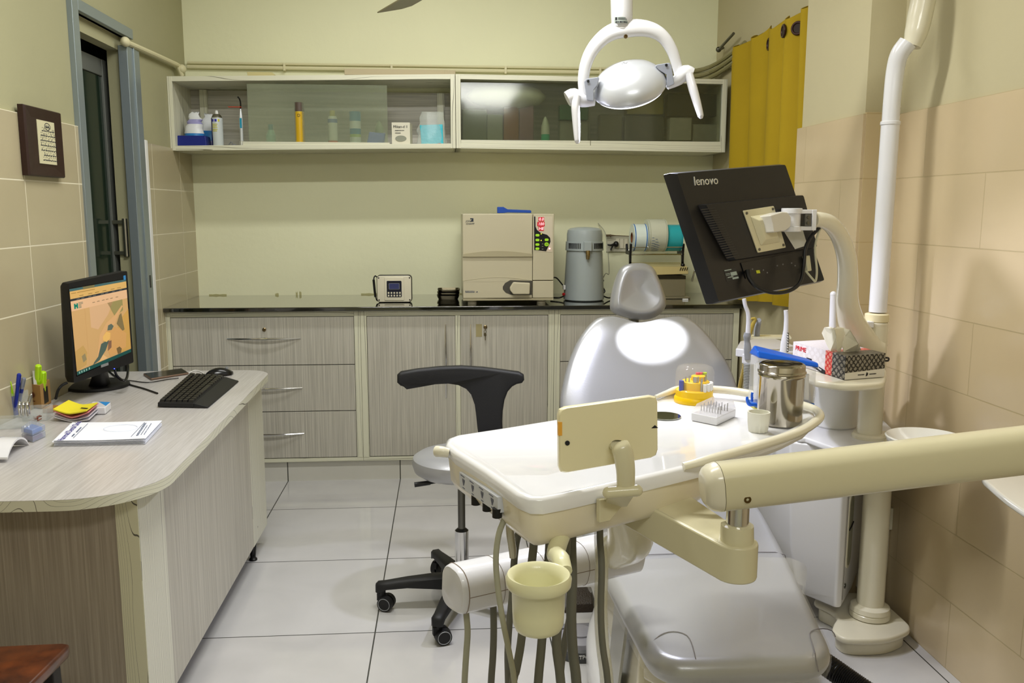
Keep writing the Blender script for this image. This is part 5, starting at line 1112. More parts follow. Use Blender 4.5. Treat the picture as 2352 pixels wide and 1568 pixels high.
# backrest
Tbk = frame((.80, 3.24, .66), (1, .083, 0), (0, .52, 1))   # leans back
Hb = lambda x, y, dz=0: hit(x, y, Tbk, dz)
P = [(1460, 741), (1430, 732), (1400, 727), (1372, 731), (1348, 752), (1325, 785), (1306, 830), (1293, 880), (1286, 930), (1296, 985), (1330, 1050), (1400, 1110), (1500, 1130), (1600, 1105), (1670, 1040), (1700, 975), (1700, 925), (1688, 878), (1668, 832), (1640, 790), (1612, 757), (1585, 734), (1555, 727), (1520, 731), (1490, 738)]
ob = smooth2([Hb(x, y) for x, y in P], 3)
m = MB(Tbk); m.pillow(ob, .045, .05, e=3.2, lv=12, cen=Hb(1488, 900), dish=.012); m.build('backrest', silverv, root, smooth=80)
m = MB(); m.tube([V((.82, 3.35, .62)), V((.79, 3.15, .45)), V((.76, 2.9, .38))], [.09, .1, .1], n=16, flat=.5); m.build('back_bracket', cream2, root, smooth=60)
Thd = frame((.795, 3.56, 1.1), (1, .083, 0), (0, .25, 1))
P = [(1462, 604), (1440, 607), (1424, 617), (1413, 640), (1405, 670), (1401, 698), (1404, 714), (1418, 723), (1440, 730), (1462, 734), (1490, 733), (1512, 724), (1526, 708), (1528, 692), (1521, 665), (1510, 638), (1500, 618), (1484, 607)]
oh = smooth2([hit(x, y, Thd) for x, y in P], 3)
m = MB(Thd); m.pillow(oh, .055, .035, e=2.6, lv=12, dish=.036, cen=hit(1462, 668, Thd)); m.build('headrest', silverv, root, smooth=80)
m = MB(); a = at(1458, 726, 3.57); m.tube([a+V((0, .01, .02)), a+V((0, .02, -.02)), a+V((.0, .0, -.07))], [.036, .04, .04], n=16, flat=.5); m.build('headrest_stem', pm('stem_grey', '77756d', .35, .3), root)
# ============================================================ UNIT CABINET, COLUMN, BASE
CY = 2.75; CX = at(1997, 985, CY).x
root = thing('dental_unit', 'tall white dental unit cabinet with round column and spittoon near the right wall', 'dental unit', (1.3, 2.6, 0))
# base plate and foot
zb_ = .065; CB = atz(1997, 1414, zb_); CB = V((CB.x, CB.y, 0))
fp_ = [atz(x, y, zb_) for x, y in ((1913, 1447), (1937, 1464), (1988, 1468), (2042, 1464), (2082, 1450), (2090, 1438), (2077, 1422), (2035, 1386), (1992, 1362), (1905, 1362), (1870, 1378), (1905, 1398), (1922, 1416), (1915, 1432))]
m = MB(); o_ = smooth2([(p.x, p.y) for p in fp_], 4)
m.loft(rings_round(o_, zb_-.022, zb_, .008)); m.build('foot_plate', cream2, root, smooth=60)
cxp = sum(p[0] for p in o_)/len(o_); cyp = sum(p[1] for p in o_)/len(o_)
m = MB(); o4 = [(cxp+(x-cxp)*.88, cyp+(y-cyp)*.9) for x, y in o_]; m.loft(rings_round(o4, .0, zb_-.022, .004)); m.build('foot_block', cream2, root, smooth=60)
m = MB(); m.lathe([(.06, 0), (.066, .004), (.066, .019), (.063, .022), (.066, .025), (.063, .04), (.046, .048)], (CB.x, CB.y, zb_), n=48); m.build('foot_ring', cream2, root)
zu = at(1993, 1004, CY).z
m = MB(); ztop_c = at(2014, 742, CY).z; m.cyl((CB.x, CB.y, zb_), (CB.x-.002, CB.y, zu-.03), .0445, n=40); m.build('column', cream2, root)
m = MB(); m.cyl((CX, CY, zu-.01), (at(2012, 742, CY).x, CY, ztop_c), .0395, n=40); m.build('upper_column', cream2, root)
# cabinet
o5 = [(1.16, 2.79), (1.305, 2.69), (1.327, 2.696), (1.43, 2.83), (1.54, 2.96), (1.565, 3.0), (1.565, 3.2), (1.18, 3.2), (1.16, 2.85)]
m = MB(); lowo = [(1.24, 2.82), (1.31, 2.70), (1.33, 2.70), (1.43, 2.835), (1.50, 2.95), (1.52, 3.0), (1.52, 3.2), (1.26, 3.2), (1.24, 2.88)]
mid = [(1.185, 2.80), (1.307, 2.693), (1.329, 2.698), (1.43, 2.832), (1.53, 2.955), (1.555, 3.0), (1.555, 3.2), (1.2, 3.2), (1.185, 2.86)]
m.loft([[(x, y, .11) for x, y in lowo], [(x, y, .15) for x, y in [(a*.5+c*.5, b*.5+d*.5) for (a, b), (c, d) in zip(lowo, mid)]], [(x, y, .3) for x, y in mid], [(x, y, zu-.02) for x, y in o5]]); m.build('cabinet', white, root, bevel=.008)
o6 = [(p.x, p.y) for p in [atz(x, y, zu) for x, y in ((1832, 1002), (1850, 1004), (1912, 1026), (1960, 1034), (2030, 1030), (2062, 1008))]]+[(1.58, 2.95), (1.58, 3.2), (1.2, 3.2), (1.17, 2.95)]
m = MB(); m.loft(rings_round(smooth2(o6, 2), zu-.02, zu, .006)); m.build('top_plate', white, root, smooth=50)
m = MB(); m.lathe([(.056, 0), (.056, .01), (.05, .016), (.037, .018)], (CX+.0, CY, zu), n=40); m.build('column_collar', cream2, root)
# recessed oval window on the right-hand front face
Tw = frame((1.262, 2.492, .42), (.12, .115, 0), (0, 0, 1))
Tw = frame((1.372, 2.757, .365), (.101, .134, 0), (0, 0, 1))
m = MB(Tw); m.loft([[(x, y, .001) for x, y in rr(.075, .27, .037, 8)], [(x, y, .004) for x, y in rr(.075, .27, .037, 8)]]); wn = m.build('window_rim', cream2, root)
m = MB(Tw); m.prism(rr(.06, .25, .03, 8), .004, .0045); m.build('window_glass', pm('window_dull', '8f8d78', .2), wn)
m = MB(Tw); m.tube([(-.03, .01, .006), (0, .014, .006), (.03, .022, .006)], .0025, n=6); m.build('rubber_band', black, wn)
m = MB(Tw); m.lathe([(.009, 0), (.009, .004), (.004, .004), (.004, .001)], (-.03, -.19, .0), n=16); m.build('screw', dsteel, root)
m = MB(Tw); m.tube([(-.052, .27, .001), (-.054, 0, .001), (-.058, -.23, .001)], .0015, n=5); m.build('panel_seam', pm('seam_dark', '6b665c', .6), root)
# boxes clamped to the far right side
m = MB(); a = at(2062, 1150, 2.85); m.box(1.535, 1.583, 2.92, 3.1, .04, .39); m.build('side_box', cream2, root, bevel=.004)
m = MB(); m.hexa([(1.53, 2.91, .393), (1.584, 2.91, .393), (1.584, 3.1, .393), (1.53, 3.1, .393), (1.53, 2.93, .47), (1.575, 2.93, .44), (1.575, 3.1, .44), (1.53, 3.1, .47)]); m.build('side_box_lid', cream2, root, bevel=.004)
m = MB(); m.box(1.555, 1.582, 2.86, 2.90, .32, .40); m.tube([(1.572, 2.88, .32), (1.572, 2.88, .15), (1.56, 2.89, .02)], .01, n=10); m.build('drain_pipe', cream2, root, bevel=.002)
# white water bottle under the tray
m = MB(); m.lathe([(.071, 0), (.076, .006), (.076, .13), (.079, .135), (.079, .15), (.064, .16), (.058, .18), (.05, .19)], (at(1917, 960, 2.92).x, 2.92, zu), n=40); m.build('water_bottle', whitem, root)
m = MB(); m.tube([(1.405, 2.95, zu), (1.41, 2.95, zu+.1), (1.415, 2.93, zu+.2)], .012, n=10); m.build('supply_pipe', pm('pipe_buff', 'cdbd8e', .4), root)
# round tray on the column
m = MB(); zt7 = at(1943, 872, 2.50).z-.002
o7 = smooth2([(p.x, p.y) for p in [atz(x, y, zt7) for x, y in ((1862, 868), (1890, 876), (1945, 882), (2000, 880), (2034, 872))]]+[(CX+.035, CY+.02), (1.34, 2.87), (1.2, 2.87), (1.13, 2.74)], 4)
m.loft(rings_round(o7, zt7-.022, zt7, .008)); m.build('column_tray', cream2, root, smooth=50)
# elbow, collar
m = MB(); m.lathe([(.039, -.01), (.04, -.005), (.04, .002), (.032, .006)], (at(2012, 742, CY).x, CY, ztop_c+.0), n=36); 
m.build('column_cap', cream2, root)
m = MB(); p = at(2014, 729, CY); m.lathe([(.036, -.013), (.038, -.011), (.038, .011), (.036, .013), (.029, .015)], p, n=40); m.build('pole_collar', pm('collar_cream', 'ddd2ac', .35), root)
m = MB(); p = at(1996, 742, CY-.03); m.box(p.x-.012, p.x+.012, p.y-.01, p.y+.02, p.z-.014, p.z+.006); m.build('cable_clip', white, root, bevel=.002)
# monitor arm
ap = [at(2008, 800, CY), at(1990, 792, CY-.01), at(1972, 768, CY-.03), at(1955, 735, CY-.06), at(1946, 690, CY-.09), at(1947, 640, CY-.12), at(1944, 590, CY-.15), at(1930, 545, CY-.18), at(1908, 515, CY-.22), at(1885, 505, CY-.24), at(1868, 505, CY-.25)]
m = MB(); m.tube(ap, [.046, .048, .045, .040, .034, .031, .029, .027, .025, .023, .022], n=24, sm=5); ma = m.build('monitor_arm', cream2, root, smooth=70)
p = at(1852, 505, 2.50)
m = MB(); m.box(p.x-.045, p.x+.02, 2.48, 2.52, p.z+.018, p.z+.03); m.box(p.x-.045, p.x+.02, 2.48, 2.52, p.z-.03, p.z-.018); m.box(p.x+.008, p.x+.022, 2.478, 2.522, p.z-.03, p.z+.03); m.cyl((p.x-.045, 2.50, p.z+.018), (p.x-.045, 2.50, p.z+.034), .03, n=24); m.cyl((p.x-.045, 2.50, p.z-.034), (p.x-.045, 2.50, p.z-.018), .03, n=24); m.build('arm_fork', white, ma, bevel=.002)
m = MB(); m.cyl((p.x-.045, 2.50, p.z-.018), (p.x-.045, 2.50, p.z+.018), .026, n=24); m.build('arm_pivot', white, ma)
m = MB()
for dz in (-.008, .008): m.cyl((p.x-.004, 2.475, p.z+dz), (p.x-.004, 2.479, p.z+dz), .004, n=10)
m.box(p.x-.012, p.x+.006, 2.479, 2.495, p.z-.017, p.z+.017, k=1); m.build('arm_screw', [dsteel, pm('fork_grey', '5f5d56', .4)], ma)
# flush pipe behind the arm
m = MB(); a = at(1912, 758, 2.85); b = at(1914, 676, 2.85); m.tube([V((1.30, 2.86, zt7)), a+V((0, 0, -.02)), a], .011, n=12); m.tube([a, b], [.012, .0105], n=14, sm=1); m.ball(b, .011); m.build('flush_pipe', white, root)
# spittoon bowl
bc = at(2128, 1004, 2.36)
m = MB(); m.lathe([(.03, -.085), (.07, -.06), (.105, -.02), (.112, .0), (.108, .003), (.1, -.005), (.07, -.04), (.02, -.06), (.002, -.062)], bc, n=48); m.build('spittoon_bowl', pm('porcelain', 'e9e8e4', .08, coat=1), root, smooth=70)
m = MB(); m.tube([bc+V((0, .0, -.085)), bc+V((0, .05, -.11)), V((1.5, 2.8, .66))], [.03, .035, .04], n=16); m.build('bowl_support', cream2, root)
# ---- tissue box
N_, L_, R_ = V((at(1943, 817, 2.5).x, 2.5, 0)), V((at(1822, 790, 2.79).x, 2.79, 0)), V((at(2034, 814, 2.54).x, 2.54, 0)); zt0 = zt7+.002; zt1 = at(1943, 817, 2.5).z
Qt = quad(N_, R_, R_+(L_-N_), L_); root = thing('tissue_box', 'patterned tissue carton, white, red and black, on the column tray with a tissue up', 'tissue box', Qt(.5, .5, zt0))
dam = newmat('damask_black')
def damask(name, c1, c2, s):
    m, nt, b = newmat(name); tc = nt.nodes.new('ShaderNodeTexCoord'); sp = nt.nodes.new('ShaderNodeSeparateXYZ'); nt.links.new(tc.outputs['Object'], sp.inputs[0])
    u = mathn(nt, 'ADD', sp.outputs[0], sp.outputs[1]); v = sp.outputs[2]
    q = mathn(nt, 'MULTIPLY', mathn(nt, 'SINE', mathn(nt, 'MULTIPLY', mathn(nt, 'ADD', u, v), s)), mathn(nt, 'SINE', mathn(nt, 'MULTIPLY', mathn(nt, 'SUBTRACT', u, v), s)))
    n = nt.nodes.new('ShaderNodeTexNoise'); n.inputs['Scale'].default_value = 330; nt.links.new(tc.outputs['Object'], n.inputs['Vector'])
    q2 = mathn(nt, 'GREATER_THAN', mathn(nt, 'ADD', mathn(nt, 'ABSOLUTE', q), mathn(nt, 'MULTIPLY', mathn(nt, 'SUBTRACT', n.outputs['Fac'], .5), 2.2)), .42)
    mx = nt.nodes.new('ShaderNodeMixRGB'); mx.inputs[1].default_value = lin(c1); mx.inputs[2].default_value = lin(c2); nt.links.new(q2, mx.inputs[0]); nt.links.new(mx.outputs[0], b.inputs['Base Color']); setin(b, Roughness=.4); return m
dblack = damask('damask_print_black', '161413', '8d877a', 150); dred = damask('damask_print_red', 'c8201f', 'd98d78', 170); dpale = damask('damask_print_pale', 'd4cdd0', 'dfdadf', 120)
vr0, vr1 = .235, .36
m = MB(); qbox(m, Qt, 0, 1, vr1, 1, zt0, zt1); bx = m.build('white_part', dpale, root)
m = MB(); qbox(m, Qt, 0, 1, vr0, vr1, zt0, zt1); m.build('red_part', dred, root)
m = MB(); qbox(m, Qt, 0, 1, 0, vr0, zt0, zt1); m.build('black_part', dblack, root)
m = MB(); a, b = Qt(.0, -.002), Qt(1.0, -.002); 
m.hexa([a+V((0, 0, zt0)), b+V((0, 0, zt0)), b+V((0, .001, zt0)), a+V((0, .001, zt0)), a+V((0, 0, zt0+.02)), b+V((0, 0, zt0+.026)), b+V((0, .001, zt0+.026)), a+V((0, .001, zt0+.02))]); m.build('white_strip', pm('carton_white2', 'dedad0', .5), root)
er = (R_-N_).normalized(); el = (L_-N_).normalized()
m = MB(); Tq = frame(Qt(.55, -.004, zt0+.012), er, (0, 0, 1)); bars(m, Tq @ Matrix.Translation((-.022, 0, 0)), .024, .004); bars(m, Tq @ Matrix.Translation((.022, 0, 0)), .026, .004); m.prism([(-.004, -.006), (.003, -.003), (.004, .003), (-.001, .007), (-.003, .002)], 0, .0006, T=Tq); m.build('strip_print', ink, root)
outn = -er
Tl = lambda v, z_, w=0: frame(Qt(-.006, v, z_), -el, (0, 0, 1))
m = MB(); m.text('PRIME', .021, Tl(.84, zt1-.018), ex=.0006, sx=1.15, shear=.1); m.build('heading', pm('print_scarlet', 'd01830', .5), root)
m = MB(); T_ = Tl(.5, zt0+.018); m.prism([(-.03, -.008), (.045, -.022), (.045, -.008), (-.03, .006)], 0, .0006, T=T_); m.prism([(-.05, -.034), (.06, -.052), (.06, -.03), (-.05, -.022)], -.001, .0, T=T_); 
bars(m, frame(Qt(-.006, .66, zt0+.03), -el, (0, 0, 1)), .03, .012); m.build('black_print', ink, root)
m = MB(); m.text('Soft Tissue', .009, frame(Qt(-.016, .475, zt0+.0125), -el+V((0, 0, -.2)), (0, 0, 1)), ex=.0008); m.build('white_print', white, root)
# tissue
m = MB(); Ys = {}
def fold(P, th=.0025):
    """one crumpled leaf of the tissue: photo outline with its own depth at every corner"""
    F_ = [at(x, y, Y) for x, y, Y in P]; m.loft([F_, [p+V((.0, th, 0)) for p in F_]])
fold([(1888, 765, 2.63), (1894, 752, 2.62), (1908, 750, 2.60), (1917, 756, 2.57), (1921, 772, 2.55), (1922, 800, 2.57), (1916, 809, 2.58), (1907, 806, 2.58), (1899, 790, 2.60)])
fold([(1917, 756, 2.57), (1924, 750, 2.59), (1940, 753, 2.60), (1944, 768, 2.59), (1936, 790, 2.58), (1930, 810, 2.58), (1922, 806, 2.57), (1921, 772, 2.55)])
fold([(1936, 753, 2.60), (1952, 757, 2.57), (1964, 775, 2.55), (1972, 790, 2.55), (1978, 803, 2.57), (1966, 809, 2.58), (1950, 812, 2.57), (1938, 808, 2.57), (1934, 790, 2.58), (1942, 770, 2.58)])
fold([(1890, 770, 2.67), (1915, 752, 2.67), (1945, 758, 2.67), (1960, 790, 2.67), (1950, 806, 2.64), (1905, 804, 2.64)])
prop('tissue', 'crumpled white tissue sticking up from the patterned carton', 'tissue', m, pm('tissue_paper', 'e4dfcb', .85), smooth=0)
m = MB(); p = at(2034, 828, 2.56); m.tube([p+V((-.005, 0, 0)), p+V((.008, 0, .0)), p+V((.014, .01, .006)), p+V((.012, .03, .004))], .003, n=6); prop('black_hook', 'small black hook showing right of the tissue carton', 'hook', m, black)
# ============================================================ DISPLAY ON THE ARM
TL, TR, BR, BL = at(1545, 396, 2.36), at(1805, 376, 2.60), at(1896, 645, 2.62), at(1641, 697, 2.38)
Tm = frame((TL+TR+BR+BL)/4, (TR+BR)-(TL+BL), (TL+TR)-(BL+BR)); M_ = lambda x, y, dz=0: hit(x, y, Tm, dz)
ctr = Tm.translation
root = thing('patient_monitor', 'black flat monitor seen from behind on the white swan neck arm', 'monitor', ctr)
oo = [M_(1552, 396), M_(1805, 376), M_(1896, 645), M_(1650, 695)]
m = MB(Tm)
def sca(P, k): 
    cx = sum(p[0] for p in P)/4; cy = sum(p[1] for p in P)/4; return [(cx+(x-cx)*k, cy+(y-cy)*k) for x, y in P]
m.loft([[(x, y, -.045) for x, y in outl(sca(oo, 1.015))], [(x, y, -.022) for x, y in outl(sca(oo, 1.015))], [(x, y, 0) for x, y in outl(sca(oo, .985))]]); m.build('housing', pm('dusty_black', '141416', .36, var=.5, vs=9), root)
m = MB(Tm); m.prism(outl(sca(oo, .93)), -.0462, -.045); m.build('screen', blackg, root)
P = [M_(*p) for p in ((1602, 470), (1835, 448), (1868, 570), (1672, 601))]
m = MB(Tm); m.loft([[(x, y, 0) for x, y in outl(P)], [(x, y, .022) for x, y in outl(sca(P, .96))]]); bp_ = m.build('rear_bulge', pm('dusty_black2', '161618', .42, var=.5, vs=9), root)
m = MB(Tm); nS = 22
for i in range(nS):
    t = (i+.5)/nS; a = V(M_(1607+61*t*1.0, 478+116*t, .022)); b = V(M_(1640+58*t, 474+114*t, .022)); dn = V(M_(1607+61*(t+.4/nS), 478+116*(t+.4/nS), .022))-a
    m.hexa([(*a, .021), (*b, .021), (*(b+dn), .021), (*(a+dn), .021), (*a, .024), (*b, .024), (*(b+dn), .024), (*(a+dn), .024)])
m.build('vent_slats', pm('slat_black', '232325', .3), bp_)
m = MB(Tm); pL = V(M_(1594, 417, .001)); pR = V(M_(1648, 414, .001)); c_ = (pL+pR)/2; d_ = pR-pL
m.text('lenovo', d_.length*.365, Tm @ Matrix.Translation((c_.x, c_.y, .0008)) @ Matrix.Rotation(atan2(d_.y, d_.x), 4, 'Z'), ex=.0015, sx=.98) if False else None
mt = MB(); mt.text('lenovo', .034, Tm @ Matrix.Translation((c_.x, c_.y, .0012)) @ Matrix.Rotation(atan2(d_.y, d_.x), 4, 'Z'), ex=.0012)
xs = [(Tm.inverted() @ v).x for v in mt.v]; sf = d_.length/(max(xs)-min(xs)); mt = MB(); mt.text('lenovo', .034*sf, Tm @ Matrix.Translation((c_.x, c_.y, .0012)) @ Matrix.Rotation(atan2(d_.y, d_.x), 4, 'Z'), ex=.0014); mt.v = [v for v in mt.v]
mt.build('maker_name', pm('logo_silver', 'd3d3cc', .3, .5), root)
vp = [M_(*p, .03) for p in ((1710, 483), (1780, 472), (1808, 568), (1744, 580))]
m = MB(Tm); m.prism(outl(vp, .003), .022, .026); vs = m.build('mount_plate', cream, root, bevel=.001)
m = MB(Tm); m.loft([[(x, y, .026) for x, y in sca(vp, .72)], [(x, y, .04) for x, y in sca(vp, .45)]]); m.build('mount_boss', cream, vs, bevel=.003)
for x, y in sca(vp, .86)+sca(vp, .6): m = MB(Tm); m.cyl((x, y, .026), (x, y, .0285), .004, n=10); m.build('mount_screw', dsteel, vs)
m = MB(); a = at(1775, 512, 2.46); T_ = frame(a, (1, .5, 0), (0, .1, 1)); o_ = [hit(x, y, T_) for x, y in ((1757, 495), (1785, 487), (1797, 488), (1806, 500), (1804, 522), (1792, 531), (1765, 535), (1762, 515))]; m.T = T_; m.prism(o_, -.03, .02); m.build('tilt_joint', pm('joint_white', 'd6d2c8', .3), root, bevel=.004)
st = [M_(*p, .0225) for p in ((1800, 530), (1842, 522), (1854, 563), (1826, 572))]; m = MB(Tm); m.prism(st, .0223, .0229); m.build('white_label', pm('label_white', 'cfcfc6', .5), root)
st = [M_(*p, .001) for p in ((1663, 620), (1690, 615), (1698, 640), (1669, 646))]; m = MB(Tm); m.prism(st, .0002, .0008); lb_ = m.build('rating_label', pm('label_dark', '26282a', .5), root)
m = MB(Tm); a, b, c, d = map(V, st)
def LB(u, v): return (a*(1-u)+b*u)*(1-v)+(d*(1-u)+c*u)*v
for (u0, v0, u1, v1, kk) in ((.45, .3, .95, .62, 0), (.15, .66, .6, .74, 0), (.5, .78, .98, .94, 0), (.02, .02, .6, .1, 0), (.05, .35, .4, .4, 0), (.05, .48, .4, .52, 0)):
    m.prism([tuple(LB(u0, v0)), tuple(LB(u1, v0)), tuple(LB(u1, v1)), tuple(LB(u0, v1))], .0009, .0012)
m.build('label_print', pm('label_print_pale', 'a9b8b4', .5), lb_)
# socket strip below the bulge
P = [M_(*p) for p in ((1700, 604), (1846, 575), (1860, 612), (1712, 640))]; m = MB(Tm); m.prism(P, .0, .003); m.build('socket_strip', pm('strip_black', '0c0c0e', .3), root)
m = MB(Tm); y_ = [M_(*p, .003) for p in ((1736, 621), (1744, 620), (1746, 627), (1738, 628))]; m.prism(y_, .003, .0038); m.build('yellow_mark', pm('mark_yellow', 'c8d020', .4), root)
for (x, y) in ((1728, 618), (1753, 620), (1762, 626), (1785, 610), (1798, 607), (1818, 604), (1826, 610)):
    q = M_(x, y, .003); m = MB(Tm); m.prism([(q[0]-.003, q[1]-.002), (q[0]+.003, q[1]-.002), (q[0]+.003, q[1]+.002), (q[0]-.003, q[1]+.002)], .003, .0036); m.build('socket', pm('mark_grey', '6a6a6c', .5), root)
m = MB(Tm); q = M_(1852, 598, .01); q2 = M_(1860, 622, .01); m.box(q[0]-.01, q[0]+.01, q2[1], q[1]+.014, .003, .018); m.build('video_plug', pm('plug_ivory', 'c9c5a8', .4), root, bevel=.002)
m = MB(); m.tube([Tm @ V((*M_(1722, 620, .02), .012)), at(1722, 640, 2.430), at(1740, 660, 2.420), at(1775, 672, 2.430), at(1812, 668, 2.450), at(1838, 648, 2.470), at(1846, 610, 2.490), at(1850, 570, 2.500), at(1862, 545, 2.510), at(1882, 522, 2.510)], [.009, .0065]+[.0055]*8, n=10); prop('power_cable', 'thick black cable looping under the monitor on the arm', 'cable', m, black)
m = MB(); m.tube([Tm @ V((*M_(1856, 622, .02), .012)), at(1866, 640, 2.550), at(1873, 645, 2.550), at(1876, 620, 2.540), at(1872, 570, 2.530), at(1880, 535, 2.520), at(1888, 520, 2.520)], .0035, n=8); prop('video_cable', 'thin ivory video cable hanging at the right edge of the arm monitor', 'cable', m, pm('cable_ivory', 'c9c5a8', .45))
# ============================================================ OPERATING LAMP (pole, arm, yoke, head)
root = thing('operating_lamp', 'white operating lamp with silver head, curved yoke and two grips hanging from above', 'lamp', (CX+.02, CY, ztop_c+.02))
m = MB(); m.tube([at(2016, 716, CY), at(2045, 287, CY)], .0282, n=32, sm=1); m.build('pole', white, root)
m = MB(); m.tube([at(2045, 287, CY), at(2049, 230, CY), at(2056, 165, CY), at(2066, 125, CY-.01), at(2085, 98, CY-.02)], [.0265, .0265, .0275, .028, .0285], n=28, sm=6); m.lathe([(.029, -.006), (.0305, -.004), (.0305, .004), (.029, .006)], at(2045, 283, CY), n=32); m.build('upper_pole', white, root)
lampc = at(1445, 190, 2.68)
e0 = at(2098, 100, CY-.02); e1 = at(2112, 40, CY-.02); stem = at(1428, 40, 2.70)
m = MB(); m.tube([e0+V((-.004, 0, -.01)), e0+V((.006, 0, .03)), e1, e1+V((.006, 0, .09)), e1+V((-.03, .02, .2)), e1+V((-.16, .06, .25))], [.026, .034, .037, .037, .036, .03], n=24, sm=5); m.build('elbow', cream2, root, smooth=60)
m = MB(); m.tube([e1+V((-.14, .055, .248)), V((.9, 2.58, 2.4)), stem+V((.15, -.02, .33)), stem+V((.03, 0, .28)), stem+V((0, 0, .18)), stem+V((0, 0, .06))], [.028, .026, .026, .03, .032, .0335], n=24, sm=5); m.build('swing_arm', white, root, smooth=60)
m = MB(); m.tube([stem+V((-.002, 0, .07)), stem, at(1427, 62, 2.7), at(1427, 76, 2.69)], [.0335, .0325, .029, .022], n=28, sm=4); sp_ = m.build('stem', white, root, smooth=60)
Tt = FRONT(at(1428, 46, 2.668)); m = MB(); 
def curved(m, T_, w, h, r=.036, n_=8, k=0, x0=None, x1=None, y0=None, y1=None):
    x0 = -w/2 if x0 is None else x0; x1 = w/2 if x1 is None else x1; y0 = -h/2 if y0 is None else y0; y1 = h/2 if y1 is None else y1
    A = [x0/r+(x1-x0)/r*i/n_ for i in range(n_+1)]; m.loft([[T_ @ V((r*sin(a), y, -r+r*cos(a)+.001)) for a in A] for y in (y0, y1)], (0, 0), False, k=k)
curved(m, Tt, .045, .018); m.build('rating_label', pm('label_silver', 'a9b3ae', .4), sp_)
m = MB(); 
for i in range(9): 
    x = -.019+.0043*i; curved(m, Tt @ Matrix.Translation((0, 0, .0006)), 0, 0, x0=x, x1=x+(.0026 if i % 3 else .0036), y0=-.008, y1=-.003, n_=2)
curved(m, Tt @ Matrix.Translation((0, 0, .0006)), 0, 0, x0=-.02, x1=-.014, y0=0, y1=.008, n_=2)
for j in range(3): curved(m, Tt @ Matrix.Translation((0, 0, .0006)), 0, 0, x0=-.011, x1=.017, y0=.001+.0025*j, y1=.002+.0025*j, n_=4)
m.build('label_print', ink, sp_)
# yoke: curved band
YL = 2.69
yo = [(1346, 230, 24), (1340, 195, 25), (1343, 158, 26), (1356, 122, 29), (1378, 93, 33), (1405, 74, 38), (1437, 66, 42), (1470, 64, 40), (1500, 70, 36), (1524, 86, 31), (1543, 115, 27), (1554, 148, 24), (1562, 182, 22)]
pts = []; rad = []
for x, y, w in yo: pts.append(at(x, y, YL)); rad.append(w/2*YL/F)
m = MB(); m.tube(pts, rad, n=18, sm=5, flat=.62, up=(0, -1, .35)); yk = m.build('yoke', white, root, smooth=60)
m = MB(); p = at(1437, 84, YL-.03); m.lathe([(.006, 0), (.006, .003), (.003, .003), (.002, .001)], p, (0, -1, .1), n=14); m.build('yoke_screw', pm('screw_brass', '6a5636', .3, 1), yk)
# head
ax = V((-.30, -.72, .92)).normalized()  # back of the head looks up towards the room
tx = V((1, -.0, .20)); tx = (tx-ax*tx.dot(ax)).normalized(); ty = ax.cross(tx)
Th = Matrix.Translation(lampc+V((0, 0, -.005))) @ Matrix((tx, ty, ax)).transposed().to_4x4()
sv = pm('lamp_silver', 'c9ccd2', .3, .35, coat=.4)
m = MB(Th); m.lathe([(.1115, -.012), (.1135, -.006), (.1125, .0), (.104, .018), (.085, .036), (.055, .05), (.025, .056), (.002, .057)], n=64, sy=.93); hd = m.build('head', sv, root, smooth=70)
m = MB(Th); m.lathe([(.1115, -.012), (.105, -.02), (.002, -.022)], n=64, sy=.93, caps=(0, 1)); m.build('lens', pm('lamp_lens', 'f4f6ff', .1, emis=3), hd)
m = MB(Th); m.tube([(.015*cos(t), .03+.013*sin(t), .0555-.004*((.03+.013*sin(t))/.05)) for t in [2*pi*i/24 for i in range(24)]], .0009, n=5, sm=1, closed=True); m.tube([(-.008, .03, .055), (-.002, .034, .0555), (.004, .028, .0555), (.009, .033, .055)], .0009, n=5); m.build('embossed_mark', pm('emboss', 'a3a5ab', .3, .4), hd)
gp = pm('lamp_grey', '9a9fae', .35)
m = MB()
def plate(P, Y, d=.02): return [[at(x, y, Y+e) for x, y in P] for e in (0, d)]
m.loft(plate([(1342, 187), (1347, 181), (1374, 177), (1377, 180), (1372, 196), (1363, 208), (1364, 232), (1348, 230)], 2.64, .03)); m.build('head_bracket', gp, root, bevel=.002); m = MB(); m.loft(plate([(1505, 151), (1510, 148), (1538, 144), (1542, 150), (1549, 193), (1531, 202), (1531, 172), (1512, 160)], 2.64, .03)); br_ = m.build('head_bracket', gp, root, bevel=.002)
m = MB()
for x, y in ((1351, 186.5), (1530.5, 149.5)): p = at(x, y, 2.6385); m.cyl(p, p+V((0, -.001, 0)), .0042, n=12)
m.build('bracket_hole', black, br_)
for (P1, P2, P3, jx) in (((1325, 222), (1322, 245), (1326, 325), [(1297, 215), (1305, 206), (1325, 201), (1347, 230), (1345, 243), (1322, 228), (1306, 246), (1298, 243)]), ((1582, 170), (1592, 205), (1610, 268), [(1560, 152), (1572, 150), (1586, 153), (1596, 165), (1595, 186), (1580, 178), (1571, 190), (1563, 180)])):
    m = MB(); q = at(P1[0], P1[1], YL-.005)
    if P1[0] < 1400: m.tube([at(1366, 234, YL-.01), at(1340, 232, YL-.01), at(1318, 222, YL-.01), at(1303, 228, YL-.01)], [.012, .019, .025, .023], n=18, sm=4)
    else: m.tube([at(1532, 199, YL-.01), at(1556, 184, YL-.01), at(1574, 168, YL-.01), at(1587, 172, YL-.01)], [.01, .018, .024, .022], n=18, sm=4)
    m.build('grip_joint', white, root, smooth=60)
    m = MB(); a = at(*P1, YL-.025); b = at(*P2, YL-.03); c = at(*P3, YL-.035); m.tube([a, b, b*.5+c*.5, c*.92+b*.08, c, c+(c-b).normalized()*.006], [.0165, .0175, .0155, .012, .010, .005], n=18, sm=4, flat=.75); m.build('grip', white, root, smooth=60)
